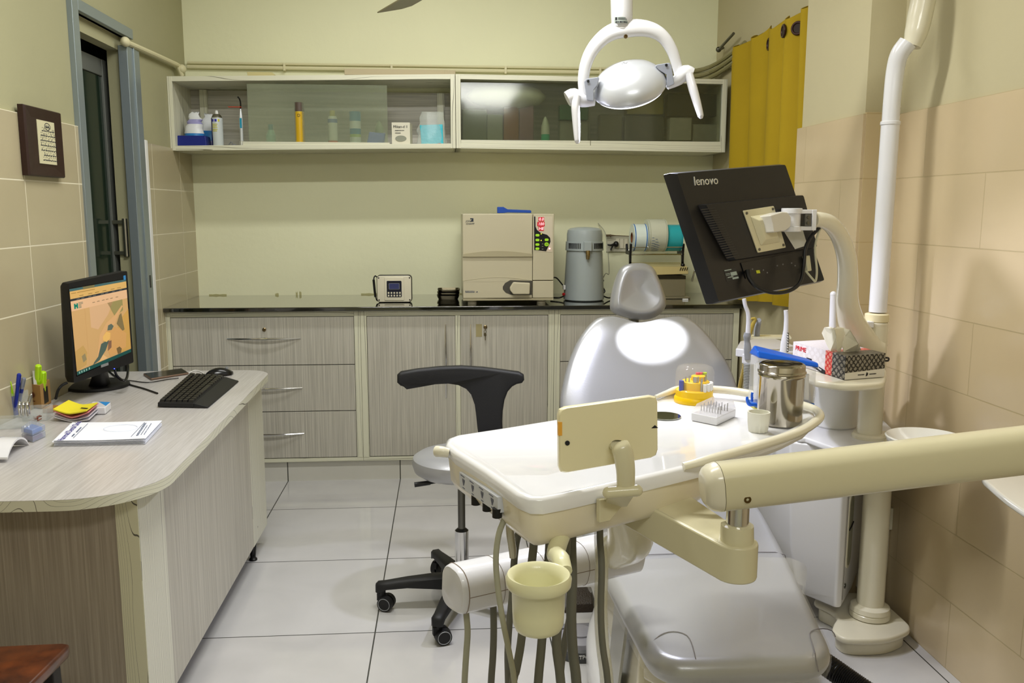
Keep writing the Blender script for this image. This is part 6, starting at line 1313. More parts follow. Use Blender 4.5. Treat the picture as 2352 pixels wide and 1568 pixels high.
# ============================================================ ASSISTANT HOLDER
root = thing('instrument_holder', 'white assistant holder arm carrying suction handles behind the tray', 'holder', at(1760, 830, 2.95))
YH = 2.95; za = at(1750, 822, YH).z
m = MB(); o_ = [atz(x, y, za+.01) for x, y in ((1690, 800), (1700, 783), (1745, 775), (1775, 776), (1800, 783), (1840, 800), (1900, 800), (1900, 812), (1840, 812), (1740, 806))]; m.prism([(p.x, p.y) for p in o_], za-.02, za+.01); m.build('top_shell', white, root, bevel=.004)
zf = at(1750, 815, 2.88).z
m = MB(); P = [atz(x, y, zf) for x, y in ((1704, 812), (1722, 806), (1760, 804), (1822, 806), (1900, 806), (1900, 812), (1822, 812), (1740, 816))]; m.prism([(p.x, p.y) for p in P], zf-.035, zf); m.build('front_shell', white, root, bevel=.004)
m = MB(); a = at(1775, 777, 3.0); m.hexa([a+V((-.1, 0, 0)), a+V((.06, -.02, 0)), a+V((.08, .05, .0)), a+V((-.06, .06, .0)), a+V((-.1, 0, .006)), a+V((.06, -.02, .006)), a+V((.08, .05, .006)), a+V((-.06, .06, .006))]); m.build('panel', cream, root)
m = MB(); m.tube([V((1.22, 3.02, za)), V((1.29, 3.06, za-.03)), V((1.32, 3.06, .71))], .03, n=14); m.build('support_arm', white, root)
def inst(name, label, parts, cat='dental tool'):
    r_ = thing(name, label, cat, parts[0][1][0])
    for nm, pts, rr_, mt_ in parts:
        m = MB(); m.tube(pts, rr_, n=14, sm=4); m.build(nm, mt_, r_, smooth=60)
    return r_
inst('suction_handpiece', 'white bent suction tip on a grey handle, left one in the holder', [('handle', [at(1719, 824, 2.9), at(1717, 800, 2.9), at(1716, 784, 2.9), at(1716, 772, 2.9), at(1717, 764, 2.9)], [.013, .013, .010, .013, .011], grey), ('tip', [at(1718, 764, 2.9), at(1719, 735, 2.9), at(1718, 718, 2.9), at(1712, 702, 2.9), at(1709, 686, 2.9)], [.0085, .0072, .0072, .0068, .0068], white), ('hose', [at(1716, 835, 2.9), at(1717, 860, 2.9), at(1716, 900, 2.9), at(1716, 960, 2.9)], [.012, .012, .012, .012], grey)])
m = MB()
for i in range(26):
    t = i/25; p = at(1716.5, 836+90*t, 2.9); m.lathe([(.0124, -.0012), (.0138, 0), (.0124, .0012)], p, n=14, caps=(0, 0))
prop('corrugated_hose', 'grey corrugated suction hose hanging below the white holder', 'hose', m, pm('hose_rib', '9a9a92', .4))
lh = inst('light_handpiece', 'white slim camera handpiece with chrome dots, right one in the holder', [('handle', [at(1800, 812, 2.9), at(1802, 785, 2.9), at(1805, 758, 2.9), at(1806, 730, 2.9), at(1805, 712, 2.9)], [.0135, .0125, .0085, .0075, .0075], white)])
m = MB(); 
for i in range(7): p = at(1809+.0*i, 768+6*i, 2.885); m.ball(p, .0035, 8, 6)
m.tube([at(1810, 764, 2.888), at(1810, 785, 2.888), at(1809, 808, 2.888)], .0035, n=6, k=1); m.build('button_strip', [chrome, dsteel], lh)
inst('scaler_handpiece', 'grey and white handpiece with mustard tape at the back of the holder', [('body', [at(1738, 776, 3.02), at(1739, 757, 3.02), at(1742, 740, 3.02), at(1743, 735, 3.0)], [.011, .0105, .0105, .008], grey), ('tape', [at(1723, 770, 3.0), at(1728, 748, 3.0), at(1734, 733, 3.0), at(1725, 732, 3.0)], [.004, .007, .007, .004], pm('tape_mustard', 'a08a34', .5))])
m = MB(); m.tube([at(1712, 826, 2.95), at(1708, 850, 2.95), at(1700, 885, 2.95), at(1694, 925, 2.95)], .0075, n=10); prop('olive_hose', 'flat olive brown hose beside the corrugated one', 'hose', m, pm('hose_olive', '94803c', .5))
# ============================================================ DELIVERY TABLE
ZT = 1.0
T2 = lambda x, y: (atz(x, y, ZT).x, atz(x, y, ZT).y)
root = thing('delivery_table', 'white dental delivery table on a thick cream arm in the foreground', 'delivery table', (.45, 1.6, .6))
olpx = [(1023, 1020), (1026, 1006), (1050, 997), (1150, 982), (1280, 961), (1400, 938), (1508, 914), (1555, 896), (1600, 893), (1650, 896), (1720, 905), (1790, 918), (1840, 930), (1868, 942), (1874, 955), (1850, 978), (1800, 1002), (1700, 1040), (1600, 1066), (1500, 1090), (1400, 1113), (1300, 1135), (1250, 1144), (1215, 1143), (1185, 1131), (1110, 1078), (1040, 1034)]
ol = [T2(*p) for p in olpx]
def inset(P, d): return [(p[0], p[1]) for p in [V(q) for q in [(x[0], x[1]) for x in rings_round(P, 0, 1, d, 1)[0]]]]
cxo = sum(p[0] for p in ol)/len(ol); cyo = sum(p[1] for p in ol)/len(ol)
def scl(P, k, c=(None, None)): return [(cxo+(x-cxo)*k, cyo+(y-cyo)*k) for x, y in P]
m = MB(); R = []
i1 = [(x, y) for x, y, z in rings_round(ol, 0, 1, .012, 1)[0]]; i2 = [(x, y) for x, y, z in rings_round(ol, 0, 1, .03, 1)[0]]
half = [(x, y) for x, y, z in rings_round(ol, 0, 1, .005, 1)[0]]
R = [[(x, y, ZT-.028) for x, y in half], [(x, y, ZT-.006) for x, y in ol], [(x, y, ZT-.001) for x, y in half], [(x, y, ZT+.0) for x, y in i1], [(x, y, ZT-.01) for x, y in i2]]
m.loft(R, (1, 1)); m.build('top', pm('table_white', 'ececef', .18, coat=.5), root, smooth=60)
bodpx = [(1030, 1022), (1034, 1010), (1060, 1000), (1280, 966), (1500, 922), (1600, 915), (1690, 925), (1720, 960), (1690, 1010), (1620, 1052), (1500, 1086), (1400, 1109), (1300, 1131), (1250, 1140), (1215, 1139), (1188, 1127), (1110, 1074), (1045, 1033)]
bo = [T2(*p) for p in bodpx]; bl = [(x*.97+.0, y*1.0+.004) for x, y in bo]
bi = [(x, y) for x, y, z in rings_round(bo, 0, 1, .03, 1)[0]]
m = MB(); m.loft([[(x, y, .908) for x, y in bi], [(x, y, .914) for x, y in [(a*.5+c*.5, b*.5+d*.5) for (a, b), (c, d) in zip(bo, bi)]], [(x, y, .93) for x, y in [(a*.85+c*.15, b*.85+d*.15) for (a, b), (c, d) in zip(bo, bi)]], [(x, y, ZT-.026) for x, y in bo]]); bd = m.build('body', pm('table_body', 'e8dfc6', .25, coat=.3), root, smooth=50)
# hand rail along the right end
rp = [(1505, 912, .006), (1530, 903, .008), (1560, 894, .01), (1620, 893, .012), (1700, 900, .012), (1800, 920, .012), (1860, 936, .012), (1882, 950, .012), (1876, 966, .012), (1830, 994, .012), (1740, 1024, .012), (1640, 1052, .012), (1570, 1071, .002)]
m = MB(); m.tube([atz(x, y, ZT+z) for x, y, z in rp], [.005, .007]+[.0095]*9+[.0085, .007], n=16, sm=5); m.build('hand_rail', pm('rail_cream', 'e6e1cd', .25, coat=.3), root, smooth=60)
m = MB(); a = at(1030, 1040, 1.62); m.tube([a, at(1015, 1037, 1.62), at(1003, 1036, 1.63), at(998, 1036, 1.63)], [.009, .0105, .011, .006], n=14); m.build('side_handle', pm('rail_cream', 'e6e1cd', .25), root, smooth=60)
# control strip on the left end
pa, pb2 = V((*T2(1050, 1036), 0)), V((*T2(1172, 1122), 0)); dl = (pb2-pa).normalized(); nl = V((-dl.y, dl.x, 0)); 
if nl.x > 0: nl = -nl
c0 = at(1057, 1100, 1.57); 
Tc = frame((pa*.52+pb2*.48)+V((0, 0, .957))+nl*.002, dl, (0, 0, 1))
q4 = [hit(x, y, Tc) for x, y in ((1056, 1083), (1144, 1142), (1145, 1178), (1057, 1118))]
m = MB(Tc); m.prism(q4, -.012, .001); cs_ = m.build('control_strip', pm('strip_bluegrey', 'c9ccd4', .35), root)
a, b, c, d = map(V, q4)
def CS(u, v): return (a*(1-u)+b*u)*(1-v)+(d*(1-u)+c*u)*v
m = MB(Tc)
for u in (.12, .37, .62, .87):
    p = CS(u, .5); m.prism([(p.x-.006, p.y+.003), (p.x+.006, p.y+.003), (p.x+.001, p.y-.006), (p.x-.001, p.y-.006)], .001, .0016); m.box(p.x-.006, p.x+.006, p.y+.004, p.y+.0055, .001, .0016); q = CS(u-.03, .12); m.box(q.x-.008, q.x+.01, q.y-.001, q.y+.0005, .001, .0016); q = CS(u, .88); m.box(q.x-.005, q.x+.005, q.y-.0006, q.y+.0006, .001, .0016)
m.build('control_symbols', pm('symbol_grey', '55586a', .5), cs_)
for i, (x, y) in enumerate(((1093, 1153), (1119, 1167), (1142, 1182))):
    m = MB(); p = at(x, y, 1.53-.06*i); m.cyl(p+V((0, 0, .012)), p+V((0, 0, -.004)), .0085, n=16); m.build('knob', black, root)
# arm, chrome post, hub and bracket
YR = 1.34
m = MB(); P0, P1 = at(1650, 1117, YR), at(2352, 1033, YR); dx = (P1-P0).normalized(); P2 = P0+dx*1.25; rA = .0395
Ra = []
for t, k_ in ((-.027, .5), (-.0255, .66), (-.021, .82), (-.013, .94), (-.003, 1.0), (0, 1.0)): Ra.append((t, k_))
up = V((0, 0, 1)); yb = dx.cross(up).normalized(); up = yb.cross(dx)
sec = lambda c, k_: [c+yb*(rA*.95*k_*cx_)+up*(rA*k_*cy_) for cx_, cy_ in [(abs(cos(t))**.8*(1 if cos(t) > 0 else -1), abs(sin(t))**.8*(1 if sin(t) > 0 else -1)) for t in [2*pi*i/40 for i in range(40)]]]
m.loft([sec(P0+dx*t, k_) for t, k_ in Ra]); m.build('arm_cap', cream2, root, smooth=60)
m = MB(); m.loft([sec(P0+dx*.001, 1.0), sec(P2, 1.0)]); am = m.build('arm', cream, root, smooth=50)
m = MB(); p = at(1718, 1148, YR-.038); m.lathe([(.006, 0), (.006, .003), (.0025, .003), (.0025, .001)], p+V((0, .004, 0)), (0, -1, 0), n=16); m.build('arm_screw', pm('screw_brass', '6a5636', .3, 1), am)
px_ = at(1694, 1190, YR); zh0 = at(1694, 1342, YR-.03).z; zh1 = at(1694, 1252, YR-.02).z; zh2 = at(1694, 1207, YR-.01).z
m = MB(); m.cyl((px_.x, YR, zh2-.01), (px_.x, YR, P0.z-.03), .0185, n=28); m.build('post', chrome, root)
m = MB(); m.lathe([(.028, zh1), (.0265, zh2-.002), (.02, zh2)], (px_.x, YR, 0), n=40); m.build('hub_neck', cream, root)
# swept bracket from hub to the underside of the table
m = MB(); Rb = []
hc = V((px_.x, YR, 0)); tgt = V((.30, 1.66, 0)); dd_ = (tgt-hc).normalized(); sd = V((-dd_.y, dd_.x, 0)); Lb = (tgt-hc).length
o_ = [hc+V((.035*cos(t), .035*sin(t), 0)) for t in [atan2(-dd_.y, -dd_.x)-pi/2+pi*i/14 for i in range(15)]]
rings = []
plan = [(p.x, p.y) for p in o_]+[tuple((tgt-sd*.075*s_)[:2]) for s_ in (1, -1)]
if (V(plan[0])-V(plan[-1])).length > (V(plan[0])-V(plan[-2])).length: plan = plan[:-2]+[plan[-1], plan[-2]]
nb = len(plan); bot = [(x, y, zh0+(.055 if i >= nb-2 else 0)) for i, (x, y) in enumerate(plan)]; topp = [(x, y, zh1+(.05 if i >= nb-2 else 0)) for i, (x, y) in enumerate(plan)]
m.loft([bot, topp]); m.build('swing_bracket', cream, root, bevel=.004, smooth=50)
m = MB(); m.box(.31, .43, 1.52, 1.62, .895, .925); m.build('bracket_plate', cream, root, bevel=.004)
# shroud curving down to the handpiece console
m = MB(); m.tube([V((.34, 1.66, .92)), at(1448, 1235, 1.78), at(1412, 1268, 1.88), at(1392, 1285, 1.95)], [.05, .05, .046, .035], n=18, sm=5, flat=.7); m.build('shroud', cream, root, smooth=60)
# handpiece console
Aa, Bb = at(1050, 1350, 1.75), at(1450, 1262, 1.99); dx = (Bb-Aa).normalized(); yb = V((dx.y, -dx.x, 0)).normalized(); up = V((0, 0, 1)); hC, wC = .05, .048
secc = [(-.6, -1), (.15, -1.02), (.75, -.85), (1.0, -.3), (1.02, .2), (.85, .65), (.5, .92), (0, 1), (-.5, .95), (-.9, .6), (-1, 0), (-1, -.7)]
secs = smooth2([(a*wC, b*hC) for a, b in secc], 3)
cs = lambda c, k_=1: [c+yb*(x*k_)+up*(y*k_) for x, y in secs]
m = MB(); m.loft([cs(Aa-dx*.012, .9), cs(Aa-dx*.008, .96), cs(Aa, 1), cs(Bb, 1)]); con = m.build('handpiece_console', white, root, smooth=50)
m = MB(); m.tube([p for p in cs(Aa+dx*.001, 1.004)], .0012, n=5, sm=1, closed=True); m.tube([Aa+yb*(wC*1.03)+up*(-.004), Bb+yb*(wC*1.03)+up*(-.004)], .0009, n=5, sm=1)
for t in (.09, .2, .32): m.tube([Aa+dx*(t)+yb*x+up*y for x, y in [(a*1.012, b*1.012) for a, b in secs][2:26]], .0006, n=4, sm=1)
m.build('console_seam', pm('seam_brown', '8d7f72', .5), con)
# hanging cup with bracket
Yc = 1.17; pc2 = at(1237, 1326, Yc)
cup = thing('waste_cup', 'pale cream waste cup with wide rim hanging below the table corner', 'cup', (pc2.x, Yc, at(1237, 1478, Yc).z))
zc0_ = at(1237, 1470, Yc-.03).z; rc = .0465
m = MB(); m.lathe([(.026, zc0_), (.033, zc0_+.004), (.0365, zc0_+.012), (.0375, zc0_+.03), (.0385, pc2.z-.016), (.044, pc2.z-.013), (rc, pc2.z-.01), (rc+.001, pc2.z+.0), (rc-.002, pc2.z+.006), (.038, pc2.z+.003), (.034, pc2.z-.01), (.033, zc0_+.01), (.002, zc0_+.008)], (pc2.x, Yc, 0), n=56); m.build('cup', pm('wax_cream', 'e3e0b8', .35, coat=.2), cup, smooth=60)
e_ = at(1266, 1250, 1.29); m = MB(); m.tube([V((e_.x+.06, 1.46, .93)), at(1278, 1262, 1.32), at(1288, 1285, 1.23), at(1298, 1312, 1.2)], [.014, .015, .014, .011], n=14, sm=4); m.build('cup_bracket', pm('wax_cream', 'e3e0b8', .35), root, smooth=60)
# hoses
def hose(label, pts, r, mat_, name='handpiece_hose', ys=None):
    n_ = len(pts); P = []
    for i, (x, y) in enumerate(pts):
        Y = ys[0]+(ys[1]-ys[0])*i/(n_-1); P.append(at(x, y, Y))
    if pts[0][1] < 1300: P.insert(0, P[0]+V((0, 0, max(.03, .925-P[0].z))))
    e = P[-1]; d = (P[-1]-P[-2]).normalized(); zl = max(.02, e.z-.25); P += [e+V((d.x*.08, 0, (zl-e.z)*.6)), V((e.x+d.x*.1, e.y+.03, zl))]
    m = MB(); m.tube(P, r, n=10, sm=4); return m.build(name, mat_, root, smooth=60, label=label)
hose('pale hose from the black knobs', [(1160, 1185), (1146, 1225), (1139, 1280), (1143, 1345), (1155, 1425), (1168, 1490), (1182, 1568)], .0052, hosep, ys=(1.42, 1.38))
hose('dark hose behind the pale one', [(1192, 1215), (1185, 1250), (1180, 1300), (1176, 1370), (1170, 1430), (1166, 1500), (1167, 1568)], .0065, hosed, ys=(1.5, 1.55))
hose('pale hose under the console end', [(1070, 1400), (1074, 1450), (1071, 1500), (1067, 1568)], .007, hosep, ys=(1.76, 1.74))
hose('dark hose under the console', [(1133, 1385), (1134, 1450), (1132, 1510), (1128, 1568)], .0078, hosed, ys=(1.8, 1.78))
hose('dark hose left below the cup', [(1225, 1260), (1205, 1400), (1196, 1480), (1185, 1540), (1178, 1568)], .0075, hosed, ys=(1.45, 1.42))
hose('dark hose below the middle of the cup', [(1262, 1260), (1250, 1400), (1243, 1490), (1236, 1568)], .008, hosed, ys=(1.45, 1.42))
hose('dark hose right below the cup', [(1300, 1255), (1285, 1400), (1278, 1480), (1288, 1568)], .0085, hosed, ys=(1.45, 1.42))
hose('thick dark hose right of the cup', [(1312, 1250), (1314, 1330), (1312, 1420), (1316, 1500), (1324, 1568)], .0095, hosed, ys=(1.5, 1.45))
hose('dark hose crossing behind the thick one', [(1316, 1380), (1305, 1440), (1292, 1500), (1286, 1568)], .0075, hosed, ys=(1.6, 1.6))
hose('grey hose inside the clear sleeve', [(1378, 1235), (1382, 1300), (1380, 1400), (1384, 1480), (1396, 1568)], .0062, hosed, ys=(1.5, 1.45))
hose('clear sleeve', [(1380, 1238), (1382, 1300), (1380, 1400), (1384, 1480), (1394, 1568)], .0125, pm('sleeve_film', 'dcd8b8', .25, alpha=.4), name='hose_sleeve', ys=(1.51, 1.46))
m = MB(); m.tube([at(1168, 1205, 1.47)+V((0, 0, .02)), at(1172, 1225, 1.47), at(1177, 1262, 1.47), at(1178, 1280, 1.47)], [.006, .0075, .007, .006], n=12); m.build('handpiece', pm('handpiece_satin', 'c9c5b4', .25, .5), root, smooth=60)
# ---- x-ray viewer on the near side
Tv = frame(at(1397, 997, 1.36), V((1, .12, 0)), V((0, .05, 1)))
vq = [hit(*p, Tv) for p in ((1283, 938), (1511, 907), (1512, 1049), (1285, 1089))]
root_v = thing('film_viewer', 'cream x-ray film viewer panel seen from behind, clamped to the table', 'film viewer', at(1420, 1150, 1.37))
m = MB(Tv); m.loft([[(x, y, -.012) for x, y in outl(vq, .012)], [(x, y, -.003) for x, y in outl(vq, .012)], [(x, y, 0) for x, y in outl(sca(vq, .97), .012)]]); pnl = m.build('panel', pm('viewer_cream', 'e8dfb8', .3, coat=.2), root_v, smooth=40)
m = MB(Tv); m.prism(outl(sca(vq, .93), .008), -.0128, -.012); m.build('light_screen', pm('opal', 'eef0f2', .3), pnl)
m = MB(Tv); q = hit(1303, 1017, Tv); m.cyl((*q, 0), (*q, .0012), .004, n=14, k=0); q = hit(1504, 980, Tv); m.prism([(q[0]-.006, q[1]-.002), (q[0]+.006, q[1]-.002), (q[0], q[1]+.003)], 0, .0006, k=0); m.build('hole', [ink], pnl)
m = MB(Tv); q = hit(1284, 986, Tv); m.box(q[0]-.001, q[0]+.005, q[1]-.01, q[1]+.012, -.006, .0008); m.build('orange_tape', pm('tape_orange', 'e8a83a', .5), pnl)
m = MB(); m.tube([at(1418, 1023, 1.36), at(1425, 1026, 1.335), at(1432, 1045, 1.33), at(1437, 1080, 1.33), at(1437, 1125, 1.335)], [.014, .016, .0165, .0155, .0145], n=16, sm=5, flat=.6, up=(0, 1, 0)); m.build('curved_arm', cream, root_v, smooth=60)
m = MB(); p = at(1430, 1130, 1.33); q = at(1397, 1131, 1.33); r_ = at(1463, 1126, 1.33); m.cyl(q, r_, .0095, n=20); m.ball(q, .0095); m.ball(r_, .0095); m.build('hinge', cream, root_v)
nn = V((*T2(1300, 1135), 0))-V((*T2(1500, 1090), 0)); en = -nn.normalized(); outw = V((en.y, -en.x, 0)); bc_ = V((*T2(1400, 1113), 0)); 
Tb2 = frame(bc_+V((0, 0, .957))+outw*.004, en, (0, 0, 1)); bq = [hit(*p, Tb2) for p in ((1374, 1146), (1418, 1140), (1435, 1150), (1398, 1195), (1374, 1200))]
m = MB(Tb2); m.loft([[(x, y, -.006) for x, y in bq], [(x, y, .004) for x, y in bq]]); m.build('clamp_plate', cream, root_v, bevel=.002)
m = MB(); cbp = Tb2 @ V((*hit(1412, 1150, Tb2), .004)); m.hexa([cbp+V((-.02, .006, -.012)), cbp+V((.02, .006, -.012)), cbp+V((.02, .02, -.012)), cbp+V((-.02, .02, -.012)), q+V((0, .004, -.006)), r_+V((0, .004, -.006)), r_+V((0, .01, .004)), q+V((0, .01, .004))]); m.build('clamp_arm', cream, root_v, bevel=.003)
# ============================================================ THINGS ON THE TABLE
ZTT = ZT-.0095
# bur stand under a dome
c = atz(1594, 922, ZTT); rB = .0475
root = thing('bur_stand', 'yellow round bur stand under a clear dome on the table', 'bur stand', (c.x, c.y, ZTT))
m = MB(); m.lathe([(rB, .0), (rB+.001, .003), (rB, .012), (rB-.003, .016), (rB-.003, .03), (rB-.006, .032)], (c.x, c.y, ZTT), n=48, sy=1.0); m.build('base', yel, root)
m = MB(); m.lathe([(.034, .032), (.033, .05), (.031, .052)], (c.x+.002, c.y, ZTT), n=40); m.lathe([(.018, .052), (.017, .062), (.016, .063)], (c.x+.01, c.y+.004, ZTT), n=30); m.build('step', yel, root)
m = MB(); m.lathe([(rB-.001, .03), (rB-.0015, .075), (rB-.006, .086), (rB-.02, .091), (.002, .092)], (c.x, c.y, ZTT), n=48, caps=(0, 0)); m.build('dome', pm('dome_clear', 'f3efe6', .05, alpha=.09, coat=1), root, smooth=60)
random.seed(8); bm_ = [steel, whitem, pm('bur_blue', '2438a8', .4), pm('bur_pink', 'd8426a', .4), pm('bur_lime', 'b8d81c', .4)]
def bur(p, h, r, k): m = MB(); m.cyl(p, p+V((0, 0, h)), r, n=10); m.build('bur', bm_[k], root)
for i in range(9): a = radians(200+24*i); bur(V((c.x+.026*cos(a), c.y+.026*sin(a), ZTT+.05)), .012+.006*random.random(), .0016, 0)
for i in range(5): a = radians(290+17*i); bur(V((c.x+.0395*cos(a), c.y+.0395*sin(a), ZTT+.031)), .018, .0045, 1)
bur(V((c.x-.036, c.y-.014, ZTT+.031)), .024, .006, 2)
for dx, kk in ((.02, 3), (.03, 4), (.012, 3)): bur(V((c.x+dx, c.y+.018, ZTT+.05)), .018, .005, kk)
bur(V((c.x-.006, c.y-.024, ZTT+.05)), .014, .005, 0); bur(V((c.x+.006, c.y-.036, ZTT+.032)), .03, .0022, 0)
# clear bur case
Q = quad(atz(1587, 966, ZTT), atz(1646, 978, ZTT), atz(1690, 957, ZTT), atz(1632, 948, ZTT)); hq = .052
root = thing('bur_case', 'clear lidded case with a row of steel burs in front of the yellow stand', 'case', Q(.5, .5))
m = MB(); qbox(m, Q, 0, 1, 0, 1, .0005, .018); m.build('tray', white, root, bevel=.002)
for i in range(8):
    u = .12+.108*i
    for v in (.35, .7): p = Q(u, v, .018); m = MB(); m.cyl(p, p+V((0, 0, .014+.004*(i % 2))), .001, n=6); m.build('bur', dsteel, root)
m = MB(); b4 = [Q(0, 0, .018), Q(1, 0, .018), Q(1, 1, .018), Q(0, 1, .018)]; t4 = [Q(.12, .12, .038), Q(.96, .1, .038), Q(.95, .9, .04), Q(.12, .9, .04)]; m.loft([b4, t4], (0, 1)); m.build('lid', pm('lid_clear', 'eceaf2', .08, alpha=.35, coat=1), root, smooth=0)
# canister
c = atz(1790, 972, ZTT); rK = .0475
root = thing('steel_canister', 'polished stainless steel canister with domed lid on the table', 'canister', (c.x, c.y, ZTT))
zk = at(1792, 862, c.y-rK).z-ZTT
pol = pm('polished_steel', 'a8a296', .13, 1, bump=.01, bs=30)
m = MB(); m.lathe([(rK-.004, 0), (rK, .003), (rK, zk-.012), (rK+.002, zk-.008), (rK, zk-.004)], (c.x, c.y, ZTT), n=64); m.build('body', pol, root)
m = MB(); m.lathe([(rK+.001, zk-.004), (rK+.0035, zk-.002), (rK+.0035, zk+.001), (rK+.001, zk+.003), (rK+.001, zk+.014), (rK-.001, zk+.0165), (rK-.004, zk+.018), (rK-.009, zk+.0175), (rK-.012, zk+.0165), (.02, zk+.018), (.002, zk+.0185)], (c.x, c.y, ZTT), n=64); m.build('lid', pol, root)
# small dappen cup
c = atz(1741, 990, ZTT); rD = .0225; hD = .042
m = MB(); n_ = 48; pr = []
root = thing('small_cup', 'small fluted cream cup in front of the steel canister', 'cup', (c.x, c.y, ZTT))
def ringf(r, z, f): return [V((c.x+(r-f*(i % 4 < 2)*.0016)*cos(2*pi*i/n_), c.y+(r-f*(i % 4 < 2)*.0016)*sin(2*pi*i/n_), ZTT+z)) for i in range(n_)]
m.loft([ringf(rD*.86, 0, 1), ringf(rD*.9, .004, 1), ringf(rD*.95, .014, 1), ringf(rD*.98, .018, 0), ringf(rD*1.03, hD, 0), ringf(rD*.9, hD, 0), ringf(rD*.85, .02, 0), ringf(rD*.8, .018, 0)]); m.build('cup', pm('cup_cream', 'd6d4c4', .4), root, smooth=40)
# mirror disc
c = atz(1526, 957, ZTT); m = MB(); m.lathe([(.036, 0), (.037, .001), (.037, .002), (.036, .003)], (c.x, c.y, ZTT+.0005), n=48)
prop('mirror_disc', 'round glass mirror disc lying behind the film viewer', 'mirror', m, pm('mirror_glass', 'b8bcb8', .03, 1))
# dispenser with blue lid
c = atz(1795, 938, ZTT); a = at(1738, 938, c.y-.01); b = at(1862, 950, c.y+.015); 
Qd = quad(V((a.x, a.y, ZTT)), V((b.x, b.y-.02, ZTT)), V((b.x, b.y+.045, ZTT)), V((a.x, a.y+.06, ZTT)))
root = thing('cotton_dispenser', 'clear cotton roll dispenser with bright blue lid behind the steel canister', 'dispenser', Qd(.5, .5))
zd1 = at(1740, 822, a.y).z-ZTT; zd2 = at(1862, 842, b.y).z-ZTT
m = MB(); m.hexa([Qd(0, 0, .012), Qd(1, 0, .012), Qd(1, 1, .012), Qd(0, 1, .012), Qd(0, 0, zd1), Qd(1, 0, zd2), Qd(1, 1, zd2), Qd(0, 1, zd1)]); m.build('case', pm('case_clear', 'eef0f2', .08, alpha=.3, coat=.8), root, bevel=.003)
m = MB(); m.hexa([Qd(-.02, -.05, zd1+.001), Qd(1.03, -.05, zd2+.001), Qd(1.03, 1.05, zd2+.001), Qd(-.02, 1.05, zd1+.001), Qd(-.02, .1, zd1+.016), Qd(1.03, 0, zd2+.012), Qd(1.03, 1, zd2+.012), Qd(.05, .9, zd1+.022)]); m.build('lid', blue, root, bevel=.004)
m = MB(); qbox(m, Qd, .0, 1, 0, 1, .0005, .012); m.build('base', pm('base_blue', '2268c8', .3), root, bevel=.002)
m = MB(); qbox(m, Qd, -.02, 1.05, -.04, 1.02, .0001, .0045); m.build('base_pad', pm('pad_yellow', 'd6cf5a', .4), root)
m = MB(); p = Qd(-.02, .1, .012); m.tube([p+V((.005, 0, 0)), p+V((-.012, 0, .0)), p+V((-.018, 0, .01)), p+V((-.019, 0, .018))], [.004, .0045, .004, .003], n=8); m.tube([p+V((-.003, .01, .005)), p+V((-.004, .01, .02)), p+V((-.003, .01, .026))], .003, n=8); m.build('hook', blue, root)
m = MB(); random.seed(2)
for i in range(7):
    for j in range(3):
        p = Qd(.08+.13*i+.02*random.random(), .2+.25*j, .02); z1_ = zd1+(zd2-zd1)*(.08+.13*i)-.012-.01*random.random(); q = Qd(.08+.13*i, .2+.25*j, z1_); m = MB(); m.cyl(p, q, .0068, n=10); m.build('cotton_roll', pm('cotton', 'eeeef2', .9), root)
# ============================================================ FOOT CONTROLS ON THE FLOOR
fc = atz(1332, 1460, .05); root = thing('foot_control', 'round two-tier grey foot control on the floor left of the chair base', 'foot control', (fc.x, fc.y, 0))
m = MB(); m.lathe([(.088, 0), (.09, .006), (.088, .035), (.08, .042)], (fc.x, fc.y, 0), n=40); m.build('body', pm('pedal_dark', '4b4c4e', .45), root)
m = MB(); m.lathe([(.08, .042), (.078, .056), (.06, .064), (.045, .065), (.045, .07), (.03, .074), (.002, .075)], (fc.x, fc.y, 0), n=40); m.build('disc', pm('pedal_grey', '8d8c94', .4), root)
m = MB(); m.box(fc.x-.07, fc.x+.06, fc.y+.02, fc.y+.05, .05, .072); m.build('toe_bar', pm('pedal_grey2', '77767c', .4), root, bevel=.004)
m = MB(); m.tube([V((fc.x+.02, fc.y-.09, .03)), V((fc.x+.06, fc.y-.12, .025)), V((fc.x+.15, fc.y-.13, .02)), V((fc.x+.2, fc.y-.13, .02))], .014, n=12); m.build('hose', black, root)
m = MB(); T_ = FRONT(V((fc.x+.0, fc.y-.0905, .022))); m.text('TPC', .018, T_, ex=.001); m.build('mark', whitem, root)
fp = atz(1335, 1375, .03); root = thing('foot_pedal', 'small dark brown ribbed pedal on the floor behind the round foot control', 'pedal', (fp.x, fp.y, 0))
m = MB(); m.hexa([(fp.x-.07, fp.y-.05, .0), (fp.x+.045, fp.y-.05, 0), (fp.x+.06, fp.y+.06, 0), (fp.x-.05, fp.y+.06, 0), (fp.x-.06, fp.y-.04, .03), (fp.x+.035, fp.y-.04, .03), (fp.x+.045, fp.y+.05, .055), (fp.x-.045, fp.y+.05, .055)]); m.build('body', pm('pedal_brown', '33291f', .4, bump=.4, bs=220), root, bevel=.004)
m = MB(); m.tube([atz(1300, 1352, .004), atz(1330, 1354, .03), atz(1352, 1364, .03), atz(1361, 1385, .01)], .003, n=6); m.build('cord', black, root)
m = MB(); m.tube([atz(1395, 1358, .004), atz(1412, 1357, .004), atz(1430, 1362, .004)], .005, n=6); m.tube([atz(1390, 1371, .004), atz(1404, 1375, .004), atz(1415, 1384, .004)], .005, n=6); prop('floor_cable', 'black cables on the floor left of the chair lift', 'cable', m, black)
